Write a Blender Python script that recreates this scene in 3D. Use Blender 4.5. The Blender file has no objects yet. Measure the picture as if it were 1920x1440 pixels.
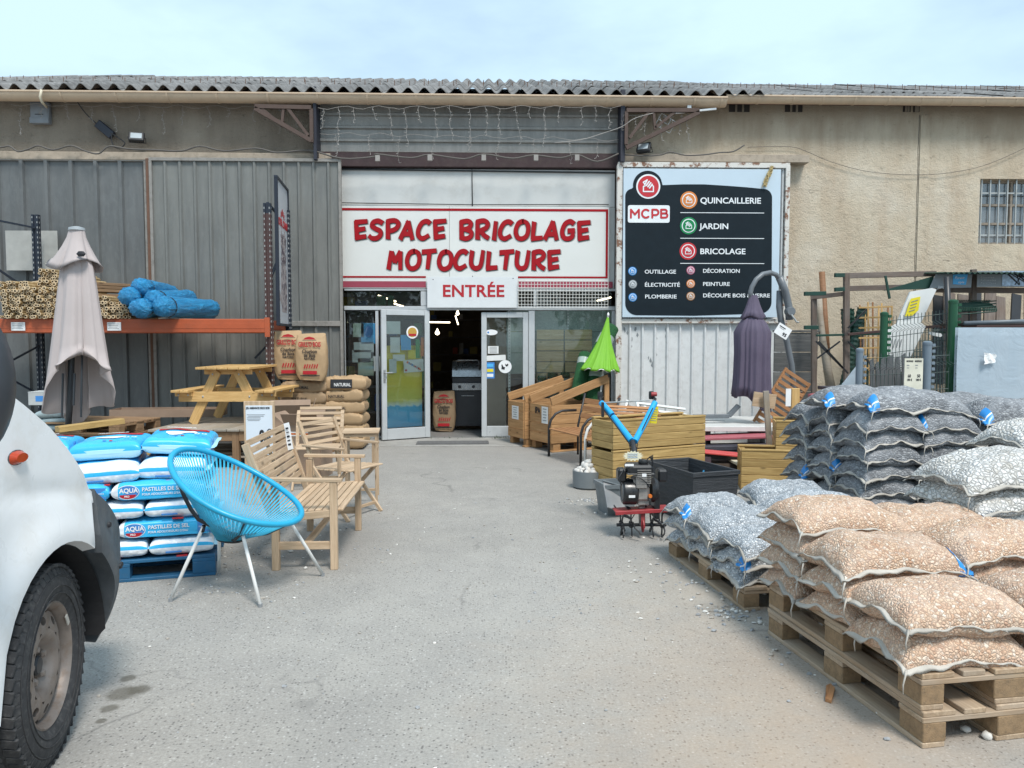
import bpy, math, random, bmesh
import numpy as np
from mathutils import Matrix, Vector
random.seed(7); np.random.seed(7)
S = bpy.context.scene
C = S.collection
R = math.radians
# ------------------------------------------------------------------ camera, sky, sun, exposure
CAMH = 1.6; FPX = 1442.0; YAW = R(1.7); PITCH = R(3.33)
cd = bpy.data.cameras.new('camera'); cam = bpy.data.objects.new('camera', cd); C.objects.link(cam)
cd.sensor_width = 36; cd.lens = FPX/1920*36; cd.clip_end = 600; cd.clip_start = .05
cam.location = (0, 0, CAMH); cam.rotation_euler = (R(90)-PITCH, 0, -YAW); S.camera = cam
W_ = bpy.data.worlds.new('World'); S.world = W_; W_.use_nodes = True
SUN_EL = R(58); SUN_ROT = R(155)      # sun_rotation: clockwise from +Y
nt = W_.node_tree; nt.nodes.clear()
def N(nt, t, **k):
    n = nt.nodes.new(t)
    for a, b in k.items(): setattr(n, a, b)
    return n
sky = N(nt, 'ShaderNodeTexSky', sky_type='NISHITA', sun_disc=False, sun_elevation=SUN_EL, sun_rotation=SUN_ROT, air_density=1.0, dust_density=1.2, ozone_density=1.0)
tc = N(nt, 'ShaderNodeTexCoord'); mp = N(nt, 'ShaderNodeMapping'); mp.inputs['Scale'].default_value = (1.0, 1.0, 2.6); mp.inputs['Rotation'].default_value = (0.2, .35, .5)
nz = N(nt, 'ShaderNodeTexNoise'); nz.inputs['Scale'].default_value = 2.1; nz.inputs['Detail'].default_value = 6; nz.inputs['Roughness'].default_value = .55
cr = N(nt, 'ShaderNodeValToRGB'); cr.color_ramp.elements[0].position = .34; cr.color_ramp.elements[1].position = .56
cr.color_ramp.elements[0].color = (.62, .62, .62, 1); cr.color_ramp.elements[1].color = (.97, .97, .97, 1)
mx = N(nt, 'ShaderNodeMix', data_type='RGBA'); mx.inputs[7].default_value = (4.3, 5.75, 6.85, 1)
bg = N(nt, 'ShaderNodeBackground'); bg.inputs['Strength'].default_value = .1
ow = N(nt, 'ShaderNodeOutputWorld')
L = nt.links.new
L(tc.outputs['Generated'], mp.inputs[0]); L(mp.outputs[0], nz.inputs[0]); L(nz.outputs[0], cr.inputs[0])
sm = N(nt, 'ShaderNodeMix', data_type='RGBA', blend_type='MULTIPLY'); sm.inputs[0].default_value = 1; sm.inputs[7].default_value = (.85, .85, .82, 1)
L(sky.outputs[0], sm.inputs[6]); L(cr.outputs[0], mx.inputs[0]); L(sm.outputs[2], mx.inputs[6]); L(mx.outputs[2], bg.inputs[0]); L(bg.outputs[0], ow.inputs[0])
sl = bpy.data.lights.new('sun', 'SUN'); sl.energy = 2.1; sl.angle = R(16); sl.color = (1, .96, .9)
so = bpy.data.objects.new('sun', sl); C.objects.link(so)
sd = Vector((math.sin(SUN_ROT)*math.cos(SUN_EL), math.cos(SUN_ROT)*math.cos(SUN_EL), math.sin(SUN_EL)))
so.rotation_euler = sd.to_track_quat('Z', 'Y').to_euler()
S.view_settings.view_transform = 'Standard'; S.view_settings.look = 'None'; S.view_settings.gamma = 1
S.view_settings.exposure = .82; S.view_settings.use_curve_mapping = False
S.cycles.max_bounces = 6; S.cycles.transparent_max_bounces = 12
# ------------------------------------------------------------------ helpers
_s, _c = math.sin, math.cos
_F = Vector((_s(YAW)*_c(PITCH), _c(YAW)*_c(PITCH), -_s(PITCH))); _R = Vector((_c(YAW), -_s(YAW), 0)); _U = Vector((_s(YAW)*_s(PITCH), _c(YAW)*_s(PITCH), _c(PITCH)))
def ray(x, y): return _F + _R*((x-960)/FPX) - _U*((y-720)/FPX)
def G(x, y, z=0.):                       # photo pixel -> point at height z
    r = ray(x, y); t = (z-CAMH)/r.z; return Vector((r.x*t, r.y*t, z))
def P(x, y, Y):                          # photo pixel -> point on the plane at distance Y
    r = ray(x, y); t = Y/r.y; return Vector((r.x*t, Y, CAMH+r.z*t))
def rz(a): return Matrix.Rotation(R(a), 3, 'Z')
def V(*a): return Vector(a)
class MB:
    def __init__(s): s.v = []; s.f = []; s.m = []
    def add(s, vs, fs, mi=0):
        o = len(s.v); s.v += [tuple(v) for v in vs]; s.f += [tuple(i+o for i in f) for f in fs]; s.m += [mi]*len(fs); return s
    def box(s, c, d, rot=None, ch=0., mi=0):
        hx, hy, hz = d[0]/2, d[1]/2, d[2]/2; c = Vector(c)
        if ch <= 0:
            vs = [Vector((x*hx, y*hy, z*hz)) for x in (-1, 1) for y in (-1, 1) for z in (-1, 1)]
            fs = [(0, 1, 3, 2), (4, 6, 7, 5), (0, 4, 5, 1), (2, 3, 7, 6), (0, 2, 6, 4), (1, 5, 7, 3)]
        else:
            ch = min(ch, hx*.45, hy*.45, hz*.45); vs = []
            for x in (-1, 1):
                for y in (-1, 1):
                    for z in (-1, 1):
                        vs += [Vector((x*hx, y*(hy-ch), z*(hz-ch))), Vector((x*(hx-ch), y*hy, z*(hz-ch))), Vector((x*(hx-ch), y*(hy-ch), z*hz))]
            I = lambda x, y, z, k: ((x*4)+(y*2)+z)*3+k
            fs = []
            for a in (0, 1):
                fs += [tuple(I(a, y, z, 0) for y, z in ((0, 0), (1, 0), (1, 1), (0, 1))), tuple(I(x, a, z, 1) for x, z in ((0, 0), (1, 0), (1, 1), (0, 1))), tuple(I(x, y, a, 2) for x, y in ((0, 0), (1, 0), (1, 1), (0, 1)))]
            for a in (0, 1):
                for b in (0, 1):
                    fs += [(I(a, b, 0, 0), I(a, b, 1, 0), I(a, b, 1, 1), I(a, b, 0, 1)), (I(a, 0, b, 0), I(a, 1, b, 0), I(a, 1, b, 2), I(a, 0, b, 2)), (I(0, a, b, 1), I(1, a, b, 1), I(1, a, b, 2), I(0, a, b, 2))]
                    for e in (0, 1): fs.append((I(a, b, e, 0), I(a, b, e, 1), I(a, b, e, 2)))
        if rot is not None: vs = [rot @ v for v in vs]
        return s.add([v+c for v in vs], fs, mi)
    def bar(s, a, b, w, t, up=(0, 0, 1), ch=0., mi=0):
        a, b = Vector(a), Vector(b); return s.box((a+b)/2, ((b-a).length, w, t), frame(b-a, up), ch, mi)
    def tube(s, pts, r, n=8, closed=False, caps=True, mi=0):
        pts = [Vector(p) for p in pts]; m = len(pts); vs = []; up = None
        for i, p in enumerate(pts):
            if closed: t = pts[(i+1) % m]-pts[i-1]
            else: t = pts[min(i+1, m-1)]-pts[max(i-1, 0)]
            t.normalize()
            if up is None: up = Vector((0, 0, 1)) if abs(t.z) < .9 else Vector((1, 0, 0))
            x = (up - t*up.dot(t)).normalized(); y = t.cross(x); up = x
            rr = r[i] if isinstance(r, (list, tuple)) else r
            vs += [p + (x*math.cos(2*math.pi*k/n)+y*math.sin(2*math.pi*k/n))*rr for k in range(n)]
        fs = [(i*n+k, i*n+(k+1) % n, ((i+1) % m)*n+(k+1) % n, ((i+1) % m)*n+k) for i in range(m if closed else m-1) for k in range(n)]
        if caps and not closed: fs += [tuple(range(n-1, -1, -1)), tuple((m-1)*n+k for k in range(n))]
        return s.add(vs, fs, mi)
    def lathe(s, prof, n=24, M=None, mi=0, caps=True):      # prof: (r, z)
        vs = []; m = len(prof)
        for r, z in prof: vs += [Vector((r*math.cos(2*math.pi*k/n), r*math.sin(2*math.pi*k/n), z)) for k in range(n)]
        if M is not None: vs = [M @ v for v in vs]
        fs = [(i*n+k, i*n+(k+1) % n, (i+1)*n+(k+1) % n, (i+1)*n+k) for i in range(m-1) for k in range(n)]
        if caps: fs += [tuple(range(n-1, -1, -1)), tuple((m-1)*n+k for k in range(n))]
        return s.add(vs, fs, mi)
    def grid(s, P, cu=False, cv=False, mi=0, mf=None):
        nu, nv = len(P), len(P[0]); vs = [p for row in P for p in row]; o = len(s.v); s.v += [tuple(map(float, v)) for v in vs]
        for i in range(nu if cu else nu-1):
            for j in range(nv if cv else nv-1):
                a, b = (i+1) % nu, (j+1) % nv
                s.f.append((o+i*nv+j, o+a*nv+j, o+a*nv+b, o+i*nv+b)); s.m.append(mf(i, j) if mf else mi)
        return s
    def prism(s, poly, d, M=None, mi=0):                    # poly in xy, extruded 0..d along z
        n = len(poly); vs = [Vector((p[0], p[1], z)) for z in (0, d) for p in poly]
        if M is not None: vs = [M @ v for v in vs]
        return s.add(vs, [tuple(range(n-1, -1, -1)), tuple(range(n, 2*n))]+[(i, (i+1) % n, n+(i+1) % n, n+i) for i in range(n)], mi)
    def build(s, name, mats, parent=None, smooth=False, loc=None, rot=None, fix=True, merge=False):
        me = mesh_of(s, name, mats, smooth, fix, merge); return obj(name, me, parent, loc, rot)
def mesh_of(s, name, mats, smooth=False, fix=True, merge=False):
    me = bpy.data.meshes.new(name); me.from_pydata(s.v, [], s.f)
    if not isinstance(mats, (list, tuple)): mats = [mats]
    for m in mats: me.materials.append(m)
    if len(mats) > 1: me.polygons.foreach_set('material_index', s.m)
    if fix or merge:
        bm = bmesh.new(); bm.from_mesh(me)
        if merge: bmesh.ops.remove_doubles(bm, verts=bm.verts, dist=1e-4)
        bmesh.ops.recalc_face_normals(bm, faces=bm.faces); bm.to_mesh(me); bm.free()
    if smooth:
        me.shade_smooth()
        if smooth is not True: me.set_sharp_from_angle(angle=R(smooth))
    me.update(); return me
def obj(name, me, parent=None, loc=None, rot=None):
    o = bpy.data.objects.new(name, me); C.objects.link(o)
    if parent is not None: o.parent = parent
    if loc is not None: o.location = loc
    if rot is not None: o.rotation_euler = rot.to_euler() if isinstance(rot, Matrix) else rot
    return o
def frame(d, up=(0, 0, 1)):
    x = Vector(d).normalized(); up = Vector(up)
    if abs(x.dot(up.normalized())) > .99: up = Vector((0, 1, 0)) if abs(x.y) < .9 else Vector((1, 0, 0))
    y = up.cross(x).normalized(); z = x.cross(y); return Matrix((x, y, z)).transposed()
def tag(o, label=None, cat=None, group=None, kind=None):
    if label: o['label'] = label
    if cat: o['category'] = cat
    if group: o['group'] = group
    if kind: o['kind'] = kind
    return o
def thing(name, label, cat, loc=(0, 0, 0), rot=0, group=None):
    o = bpy.data.objects.new(name, None); C.objects.link(o); o.empty_display_size = .1
    o.location = loc
    o.rotation_euler = rot if isinstance(rot, (tuple, list)) else (0, 0, R(rot))
    return tag(o, label, cat, group)
def dup(root, loc, rot=0, label=None, group=None):
    r = root.copy(); C.objects.link(r); r.location = loc
    r.rotation_euler = rot if isinstance(rot, (tuple, list)) else (0, 0, R(rot))
    if label: r['label'] = label
    if group: r['group'] = group
    for ch in list(root.children):
        c = ch.copy(); C.objects.link(c); c.parent = r
        for g in list(ch.children):
            d = g.copy(); C.objects.link(d); d.parent = c
    return r
_pc = {}
def pl(parent, name, a, b, w, t, m, up=(0, 0, 1), ch=.003):   # plank from a to b; width w across, thickness t along up
    a, b = Vector(a), Vector(b); ln = (b-a).length; k = (round(ln, 3), round(w, 3), round(t, 4), m.name, ch)
    if k not in _pc:
        q = MB(); q.box((0, 0, 0), (ln, w, t), None, ch); _pc[k] = mesh_of(q, name, m)
    o = obj(name, _pc[k], parent, (a+b)/2, frame(b-a, up)); return o
def text(parent, name, s, size, m, loc, rot=(R(90), 0, 0), ext=.001, bold=0., align='LEFT', sx=1., shear=0., space=1., res=3, label=None):
    cu = bpy.data.curves.new(name, 'FONT'); cu.body = s; cu.size = size; cu.extrude = ext; cu.offset = bold; cu.align_x = align
    cu.shear = shear; cu.space_character = space; cu.resolution_u = res; cu.fill_mode = 'BOTH'
    t = bpy.data.objects.new('tmp', cu); C.objects.link(t); dg = bpy.context.evaluated_depsgraph_get()
    me = bpy.data.meshes.new_from_object(t.evaluated_get(dg)); bpy.data.objects.remove(t); me.materials.clear(); me.materials.append(m)
    o = obj(name, me, parent, loc, rot); o.scale = (sx, 1, 1)
    return o
# ------------------------------------------------------------------ materials
def newmat(name):
    m = bpy.data.materials.new(name); m.use_nodes = True; nt = m.node_tree; nt.nodes.clear()
    o = N(nt, 'ShaderNodeOutputMaterial'); b = N(nt, 'ShaderNodeBsdfPrincipled'); nt.links.new(b.outputs[0], o.inputs[0]); return m, nt, b
def coords(nt, scale=(1, 1, 1), rnd=True, kind='Object', rot=(0, 0, 0)):
    tc = N(nt, 'ShaderNodeTexCoord'); mp = N(nt, 'ShaderNodeMapping'); mp.inputs['Scale'].default_value = scale; mp.inputs['Rotation'].default_value = rot
    nt.links.new(tc.outputs[kind], mp.inputs[0])
    if rnd:
        oi = N(nt, 'ShaderNodeObjectInfo'); mu = N(nt, 'ShaderNodeMath', operation='MULTIPLY'); mu.inputs[1].default_value = 37.
        nt.links.new(oi.outputs['Random'], mu.inputs[0]); nt.links.new(mu.outputs[0], mp.inputs['Location'])
    return mp.outputs[0]
def noise(nt, co, scale, detail=4, rough=.55, dist=0.):
    n = N(nt, 'ShaderNodeTexNoise'); n.inputs['Scale'].default_value = scale; n.inputs['Detail'].default_value = detail; n.inputs['Roughness'].default_value = rough; n.inputs['Distortion'].default_value = dist
    nt.links.new(co, n.inputs['Vector']); return n.outputs[0]
def ramp(nt, fac, stops):
    r = N(nt, 'ShaderNodeValToRGB'); e = r.color_ramp.elements
    while len(e) < len(stops): e.new(.5)
    for i, (p, c) in enumerate(stops):
        e[i].position = p; e[i].color = (c, c, c, 1) if isinstance(c, (int, float)) else (*c, 1)
    nt.links.new(fac, r.inputs[0]); return r.outputs[0]
def mix(nt, f, a, b, mode='MIX'):
    n = N(nt, 'ShaderNodeMix', data_type='RGBA', blend_type=mode)
    for i, v in ((0, f), (6, a), (7, b)):
        if isinstance(v, (int, float)): n.inputs[i].default_value = v if i == 0 else (v, v, v, 1)
        elif isinstance(v, tuple): n.inputs[i].default_value = (*v, 1)
        else: nt.links.new(v, n.inputs[i])
    return n.outputs[2]
def math_(nt, op, a, b=0.):
    n = N(nt, 'ShaderNodeMath', operation=op)
    for i, v in ((0, a), (1, b)):
        if isinstance(v, (int, float)): n.inputs[i].default_value = v
        else: nt.links.new(v, n.inputs[i])
    return n.outputs[0]
def bump(nt, b, h, strength=.3, dist=.01, chain=None):
    n = N(nt, 'ShaderNodeBump'); n.inputs['Strength'].default_value = strength; n.inputs['Distance'].default_value = dist
    nt.links.new(h, n.inputs['Height'])
    if chain is not None: nt.links.new(chain, n.inputs['Normal'])
    nt.links.new(n.outputs[0], b.inputs['Normal']); return n.outputs[0]
def varied(nt, col, amt=.15):
    oi = N(nt, 'ShaderNodeObjectInfo'); h = N(nt, 'ShaderNodeHueSaturation')
    mr = N(nt, 'ShaderNodeMapRange'); mr.inputs[3].default_value = 1-amt; mr.inputs[4].default_value = 1+amt
    nt.links.new(oi.outputs['Random'], mr.inputs[0]); nt.links.new(mr.outputs[0], h.inputs['Value']); nt.links.new(col, h.inputs['Color']); return h.outputs[0]
_mc = {}
def mat(name, col, rough=.6, metal=0., var=.12, scale=6., bmp=0., bscale=60., dirt=0., dcol=(.09, .075, .06), spec=.5, rv=0.):
    if name in _mc: return _mc[name]
    m, nt, b = newmat(name); co = coords(nt); n = noise(nt, co, scale, 5)
    lo = tuple(c*(1-var) for c in col); hi = tuple(min(1, c*(1+var)) for c in col)
    c = ramp(nt, n, [(.3, lo), (.7, hi)])
    if dirt > 0:
        n2 = noise(nt, co, scale*2.3, 8, .7); c = mix(nt, ramp(nt, n2, [(.5, 0.), (.72, dirt)]), c, dcol)
    if rv: c = varied(nt, c, rv)
    nt.links.new(c, b.inputs['Base Color'])
    rr = ramp(nt, noise(nt, co, scale*3, 4), [(.3, max(0, rough-.08)), (.7, min(1, rough+.08))]); nt.links.new(rr, b.inputs['Roughness'])
    b.inputs['Metallic'].default_value = metal; b.inputs['Specular IOR Level'].default_value = spec
    if bmp: bump(nt, b, noise(nt, co, bscale, 4), bmp, .004)
    _mc[name] = m; return m
def wood(name, c1, c2, rough=.62, grain=1., rv=.13, grey=0., gcol=(.32, .3, .27)):
    if name in _mc: return _mc[name]
    m, nt, b = newmat(name); co = coords(nt, (1.2, 16, 16)); n = noise(nt, co, 2.2, 6, .6, .8)
    c = ramp(nt, n, [(.3, c1), (.52, tuple((a+b_)/2 for a, b_ in zip(c1, c2))), (.7, c2)])
    co2 = coords(nt, (2.2, 5.5, 5.5)); v = N(nt, 'ShaderNodeTexVoronoi'); v.inputs['Scale'].default_value = 1.3; nt.links.new(co2, v.inputs['Vector'])
    kn = ramp(nt, v.outputs['Distance'], [(.05, .75), (.12, 0.)]); c = mix(nt, kn, c, tuple(x*.35 for x in c1))
    f = noise(nt, coords(nt, (3, 60, 60)), 3, 3); c = mix(nt, ramp(nt, f, [(.4, 0.), (.75, .35)]), c, tuple(x*.6 for x in c1))
    if grey: c = mix(nt, ramp(nt, noise(nt, coords(nt), 3, 6, .65), [(.35, 0.), (.65, grey)]), c, gcol)
    c = varied(nt, c, rv); nt.links.new(c, b.inputs['Base Color']); b.inputs['Roughness'].default_value = rough; b.inputs['Specular IOR Level'].default_value = .3
    bump(nt, b, f, .35*grain, .003); _mc[name] = m; return m
def stones(name, stops, scale=55, edge=.16, dark=.25, haze=.12, hz=(.75, .72, .68), squash=(1, 1, 1), bs=.9, bd=.01):
    m, nt, b = newmat(name); co = coords(nt, squash)
    wn = N(nt, 'ShaderNodeTexNoise'); wn.inputs['Scale'].default_value = 30; nt.links.new(co, wn.inputs['Vector'])
    wv = N(nt, 'ShaderNodeMix', data_type='RGBA'); wv.blend_type = 'LINEAR_LIGHT'; wv.inputs[0].default_value = .012; nt.links.new(co, wv.inputs[6]); nt.links.new(wn.outputs[1], wv.inputs[7])
    co = wv.outputs[2]
    v = N(nt, 'ShaderNodeTexVoronoi'); v.inputs['Scale'].default_value = scale; nt.links.new(co, v.inputs['Vector'])
    e = N(nt, 'ShaderNodeTexVoronoi', feature='DISTANCE_TO_EDGE'); e.inputs['Scale'].default_value = scale; nt.links.new(co, e.inputs['Vector'])
    sp = N(nt, 'ShaderNodeSeparateColor'); nt.links.new(v.outputs['Color'], sp.inputs[0])
    c = ramp(nt, sp.outputs[0], stops)
    ed = ramp(nt, e.outputs['Distance'], [(0., dark), (edge, 1.)]); c = mix(nt, 1., c, ed, 'MULTIPLY')
    hzf = ramp(nt, noise(nt, coords(nt), 5, 5), [(.35, haze*.3), (.7, haze*2)]); c = mix(nt, hzf, c, hz)
    nt.links.new(varied(nt, c, .07), b.inputs['Base Color']); b.inputs['Roughness'].default_value = .75; b.inputs['Specular IOR Level'].default_value = .35
    tl = math_(nt, 'MULTIPLY', sp.outputs[1], .5)
    hh = math_(nt, 'ADD', ramp(nt, e.outputs['Distance'], [(0., 0.), (.35, 1.)]), tl); bump(nt, b, hh, bs, bd); return m
def plain(name, col, rough=.5, metal=0., em=None, est=1., spec=.5, alpha=None):
    if name in _mc: return _mc[name]
    m, nt, b = newmat(name); b.inputs['Base Color'].default_value = (*col, 1); b.inputs['Roughness'].default_value = rough; b.inputs['Metallic'].default_value = metal
    co = coords(nt); c = ramp(nt, noise(nt, co, 9, 3), [(.3, tuple(x*.94 for x in col)), (.7, tuple(min(1, x*1.05) for x in col))]); nt.links.new(c, b.inputs['Base Color'])
    b.inputs['Specular IOR Level'].default_value = spec
    if em: b.inputs['Emission Color'].default_value = (*em, 1); b.inputs['Emission Strength'].default_value = est
    _mc[name] = m; return m
def glassmat(name, tint=(.9, .95, .93), refl=.10, dust=0.):
    m = bpy.data.materials.new(name); m.use_nodes = True; nt = m.node_tree; nt.nodes.clear()
    o = N(nt, 'ShaderNodeOutputMaterial'); t = N(nt, 'ShaderNodeBsdfTransparent'); t.inputs[0].default_value = (*tint, 1)
    g = N(nt, 'ShaderNodeBsdfGlossy'); g.inputs['Roughness'].default_value = .02; g.inputs[0].default_value = (1, 1, 1, 1)
    fr = N(nt, 'ShaderNodeFresnel'); fr.inputs[0].default_value = 1.5; ad = math_(nt, 'ADD', fr.outputs[0], refl); mxs = N(nt, 'ShaderNodeMixShader')
    nt.links.new(ad, mxs.inputs[0]); nt.links.new(t.outputs[0], mxs.inputs[1]); nt.links.new(g.outputs[0], mxs.inputs[2]); out = mxs.outputs[0]
    if dust:
        d = N(nt, 'ShaderNodeBsdfDiffuse'); d.inputs[0].default_value = (.6, .63, .65, 1); m2 = N(nt, 'ShaderNodeMixShader')
        f = ramp(nt, noise(nt, coords(nt), 2, 5), [(.3, dust*.4), (.7, dust)]); nt.links.new(f, m2.inputs[0]); nt.links.new(out, m2.inputs[1]); nt.links.new(d.outputs[0], m2.inputs[2]); out = m2.outputs[0]
    nt.links.new(out, o.inputs[0]); return m
# shared palette
AUTOCLAVE = wood('treated_pine', (.33, .21, .075), (.58, .40, .165))
PINE = wood('varnished_pine', (.50, .30, .11), (.68, .45, .20), rough=.5)
TEAK = wood('raw_acacia', (.40, .28, .175), (.60, .45, .31), rough=.6)
TEAKD = wood('orange_acacia', (.30, .14, .06), (.44, .23, .11), rough=.6)
GREYW = wood('weathered_plank', (.25, .2, .14), (.42, .34, .25), grey=.7)
PALW = wood('pallet_wood', (.30, .20, .12), (.52, .39, .26), grey=.55, rough=.78, gcol=(.38, .33, .275))
BLOCK = mat('pressed_block', (.27, .18, .1), .85, var=.2, scale=30, bmp=.8, bscale=220, dirt=.5)
CRATEW = wood('larch_crate', (.34, .18, .075), (.52, .3, .14))
BROWNW = wood('brown_pallet', (.2, .12, .065), (.33, .21, .12), rough=.75)
WHITE = plain('white_print', (.8, .8, .8), .6); BLACKP = plain('black_print', (.015, .016, .02), .6)
RED = plain('red_print', (.42, .012, .02), .45)
DARKM = mat('dark_metal', (.03, .032, .036), .45, .3, bmp=.1)
# ------------------------------------------------------------------ ground
def ground():
    m, nt, b = newmat('worn_asphalt'); co = coords(nt, rnd=False)
    big = noise(nt, co, .35, 6, .6); mid = noise(nt, co, 2.2, 7, .65); fine = noise(nt, co, 70, 5, .75)
    c = ramp(nt, big, [(.3, (.30, .283, .26)), (.7, (.392, .373, .345))])
    c = mix(nt, ramp(nt, mid, [(.4, 0.), (.68, .5)]), c, (.43, .405, .365))
    v = N(nt, 'ShaderNodeTexVoronoi'); v.inputs['Scale'].default_value = 72; v.inputs['Randomness'].default_value = 1; nt.links.new(co, v.inputs['Vector'])
    sp = N(nt, 'ShaderNodeSeparateColor'); nt.links.new(v.outputs['Color'], sp.inputs[0])
    chip = math_(nt, 'MULTIPLY', ramp(nt, sp.outputs[0], [(.72, 0.), (.8, 1.)]), ramp(nt, v.outputs['Distance'], [(.25, 1.), (.45, 0.)]))
    c = mix(nt, math_(nt, 'MULTIPLY', chip, .62), c, (.085, .08, .078))
    chip2 = math_(nt, 'MULTIPLY', ramp(nt, sp.outputs[1], [(.8, 0.), (.86, 1.)]), ramp(nt, v.outputs['Distance'], [(.25, 1.), (.45, 0.)]))
    c = mix(nt, math_(nt, 'MULTIPLY', chip2, .7), c, (.55, .53, .5))
    c = mix(nt, .55, c, ramp(nt, fine, [(.35, .55), (.7, 1.25)]), 'MULTIPLY')
    # beige stone dust around the gravel pallets and oil spots near the van; soft dark grey patches by door, planters and bench
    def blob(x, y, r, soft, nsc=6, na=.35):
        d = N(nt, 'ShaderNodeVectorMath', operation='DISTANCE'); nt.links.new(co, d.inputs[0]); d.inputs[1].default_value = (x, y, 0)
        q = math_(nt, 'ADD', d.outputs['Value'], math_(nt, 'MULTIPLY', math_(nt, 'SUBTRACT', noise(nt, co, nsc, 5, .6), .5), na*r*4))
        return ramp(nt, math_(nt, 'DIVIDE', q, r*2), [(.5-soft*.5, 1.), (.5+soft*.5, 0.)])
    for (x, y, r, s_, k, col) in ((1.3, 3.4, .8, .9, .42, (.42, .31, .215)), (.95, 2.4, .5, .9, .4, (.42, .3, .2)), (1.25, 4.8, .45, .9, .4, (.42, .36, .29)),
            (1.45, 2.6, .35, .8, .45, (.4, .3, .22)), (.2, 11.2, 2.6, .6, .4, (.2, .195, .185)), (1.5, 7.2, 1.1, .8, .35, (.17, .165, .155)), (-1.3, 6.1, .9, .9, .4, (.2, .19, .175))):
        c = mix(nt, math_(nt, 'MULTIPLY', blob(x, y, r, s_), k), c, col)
    cv = N(nt, 'ShaderNodeTexVoronoi', feature='DISTANCE_TO_EDGE'); cv.inputs['Scale'].default_value = .42; wn = N(nt, 'ShaderNodeTexNoise'); wn.inputs['Scale'].default_value = 2.4; wn.inputs['Detail'].default_value = 8; nt.links.new(co, wn.inputs['Vector']); wv = N(nt, 'ShaderNodeMix', data_type='RGBA', blend_type='LINEAR_LIGHT'); wv.inputs[0].default_value = .22; nt.links.new(co, wv.inputs[6]); nt.links.new(wn.outputs[1], wv.inputs[7]); nt.links.new(wv.outputs[2], cv.inputs['Vector'])
    ck = math_(nt, 'MULTIPLY', ramp(nt, cv.outputs['Distance'], [(.0015, 1.), (.006, 0.)]), ramp(nt, noise(nt, co, .8, 4), [(.5, 0.), (.62, .55)])); c = mix(nt, ck, c, (.12, .115, .11))
    tr_ = noise(nt, coords(nt, (1.4, .18, 1), False), 1.5, 5, .6); c = mix(nt, ramp(nt, tr_, [(.5, 0.), (.7, .22)]), c, (.22, .215, .205))
    for (px, py, r) in ((232, 1300, .07), (240, 1272, .035), (205, 1328, .035), (190, 1352, .022), (262, 1293, .05)):
        g = G(px, py); c = mix(nt, math_(nt, 'MULTIPLY', blob(g.x, g.y, r, .25, 22, .3), .75), c, (.11, .1, .08))
    nt.links.new(c, b.inputs['Base Color']); b.inputs['Roughness'].default_value = .88; b.inputs['Specular IOR Level'].default_value = .3
    n1 = N(nt, 'ShaderNodeBump'); n1.inputs['Strength'].default_value = .55; n1.inputs['Distance'].default_value = .012; nt.links.new(mid, n1.inputs['Height'])
    bump(nt, b, math_(nt, 'ADD', fine, math_(nt, 'MULTIPLY', chip, -.4)), .7, .006, n1.outputs[0])
    q = MB(); q.add([(-150, -150, 0), (150, -150, 0), (150, 150, 0), (-150, 150, 0)], [(0, 1, 2, 3)]); o = q.build('ground', m); tag(o, kind='structure')
    # gentle concrete apron in front of the shop
    a = MB(); a.box((-.2, 11.9, .0), (5.2, .95, .03), None, .01); o = a.build('doorstep_slab', mat('dusty_concrete', (.3, .29, .27), .85, bmp=.5, bscale=80, dirt=.3)); tag(o, kind='structure')
ground()
def pebbles(name, mats, pts, rr, label, cat):
    q = MB(); ico = []
    for k in range(4):
        bm = bmesh.new(); bmesh.ops.create_icosphere(bm, subdivisions=1, radius=1)
        vs = [v.co*random.uniform(.7, 1.2) for v in bm.verts]; fs = [tuple(v.index for v in f.verts) for f in bm.faces]; bm.free(); ico.append((vs, fs))
    for p in pts:
        vs, fs = random.choice(ico); r = random.uniform(*rr); e = Matrix.Rotation(random.uniform(0, 6.3), 3, (random.random()+.01, random.random(), random.random()))
        sc = Vector((random.uniform(.8, 1.3), random.uniform(.7, 1.1), random.uniform(.45, .8)))
        q.add([Vector(p)+Vector((0, 0, r*.3)) + Vector([a*b for a, b in zip(e @ v, sc)])*r for v in vs], fs, random.randrange(len(mats)))
    return tag(q.build(name, mats, smooth=50), label, cat, kind='stuff')
STG = mat('grey_chip', (.3, .31, .32), .8, var=.25, scale=40, bmp=.4); STW = mat('white_chip', (.62, .6, .56), .75, var=.15, scale=40, bmp=.3); STO = mat('ochre_chip', (.5, .33, .21), .8, var=.3, scale=40, bmp=.3)
STD = mat('dust_chip', (.36, .33, .29), .85, var=.25, scale=40, bmp=.3)
def sc(cx, cy, sx, sy, n): return [(random.gauss(cx, sx), random.gauss(cy, sy), 0) for _ in range(n)]
pts = []
for (px, py, a, b_, n) in ((1370, 1150, .1, .09, 60), (1110, 940, .12, .1, 70), (1180, 960, .2, .08, 60), (1330, 1110, .15, .25, 50), (1520, 1230, .2, .3, 60), (1250, 1090, .3, .5, 60)):
    g = G(px, py); pts += sc(g.x, g.y, a, b_, n)
pebbles('loose_gravel', [STG, STD, STG, STW], pts, (.006, .016), 'loose grey gravel chips spilled beside the gravel pallets', 'gravel')
pts = []
for (px, py, a, b_, n) in ((440, 1040, .25, .25, 90), (420, 1110, .3, .12, 50), (560, 1020, .35, .4, 60), (300, 1120, .4, .15, 40), (1000, 1150, 1.2, 1.5, 160), (700, 1000, .8, 1.2, 60)):
    g = G(px, py); pts += sc(g.x, g.y, a, b_, n)
pebbles('scattered_grit', [STD, STD, STW, STG], pts, (.004, .012), 'small scattered grit on the asphalt around blue salt pallet', 'gravel')
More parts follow.
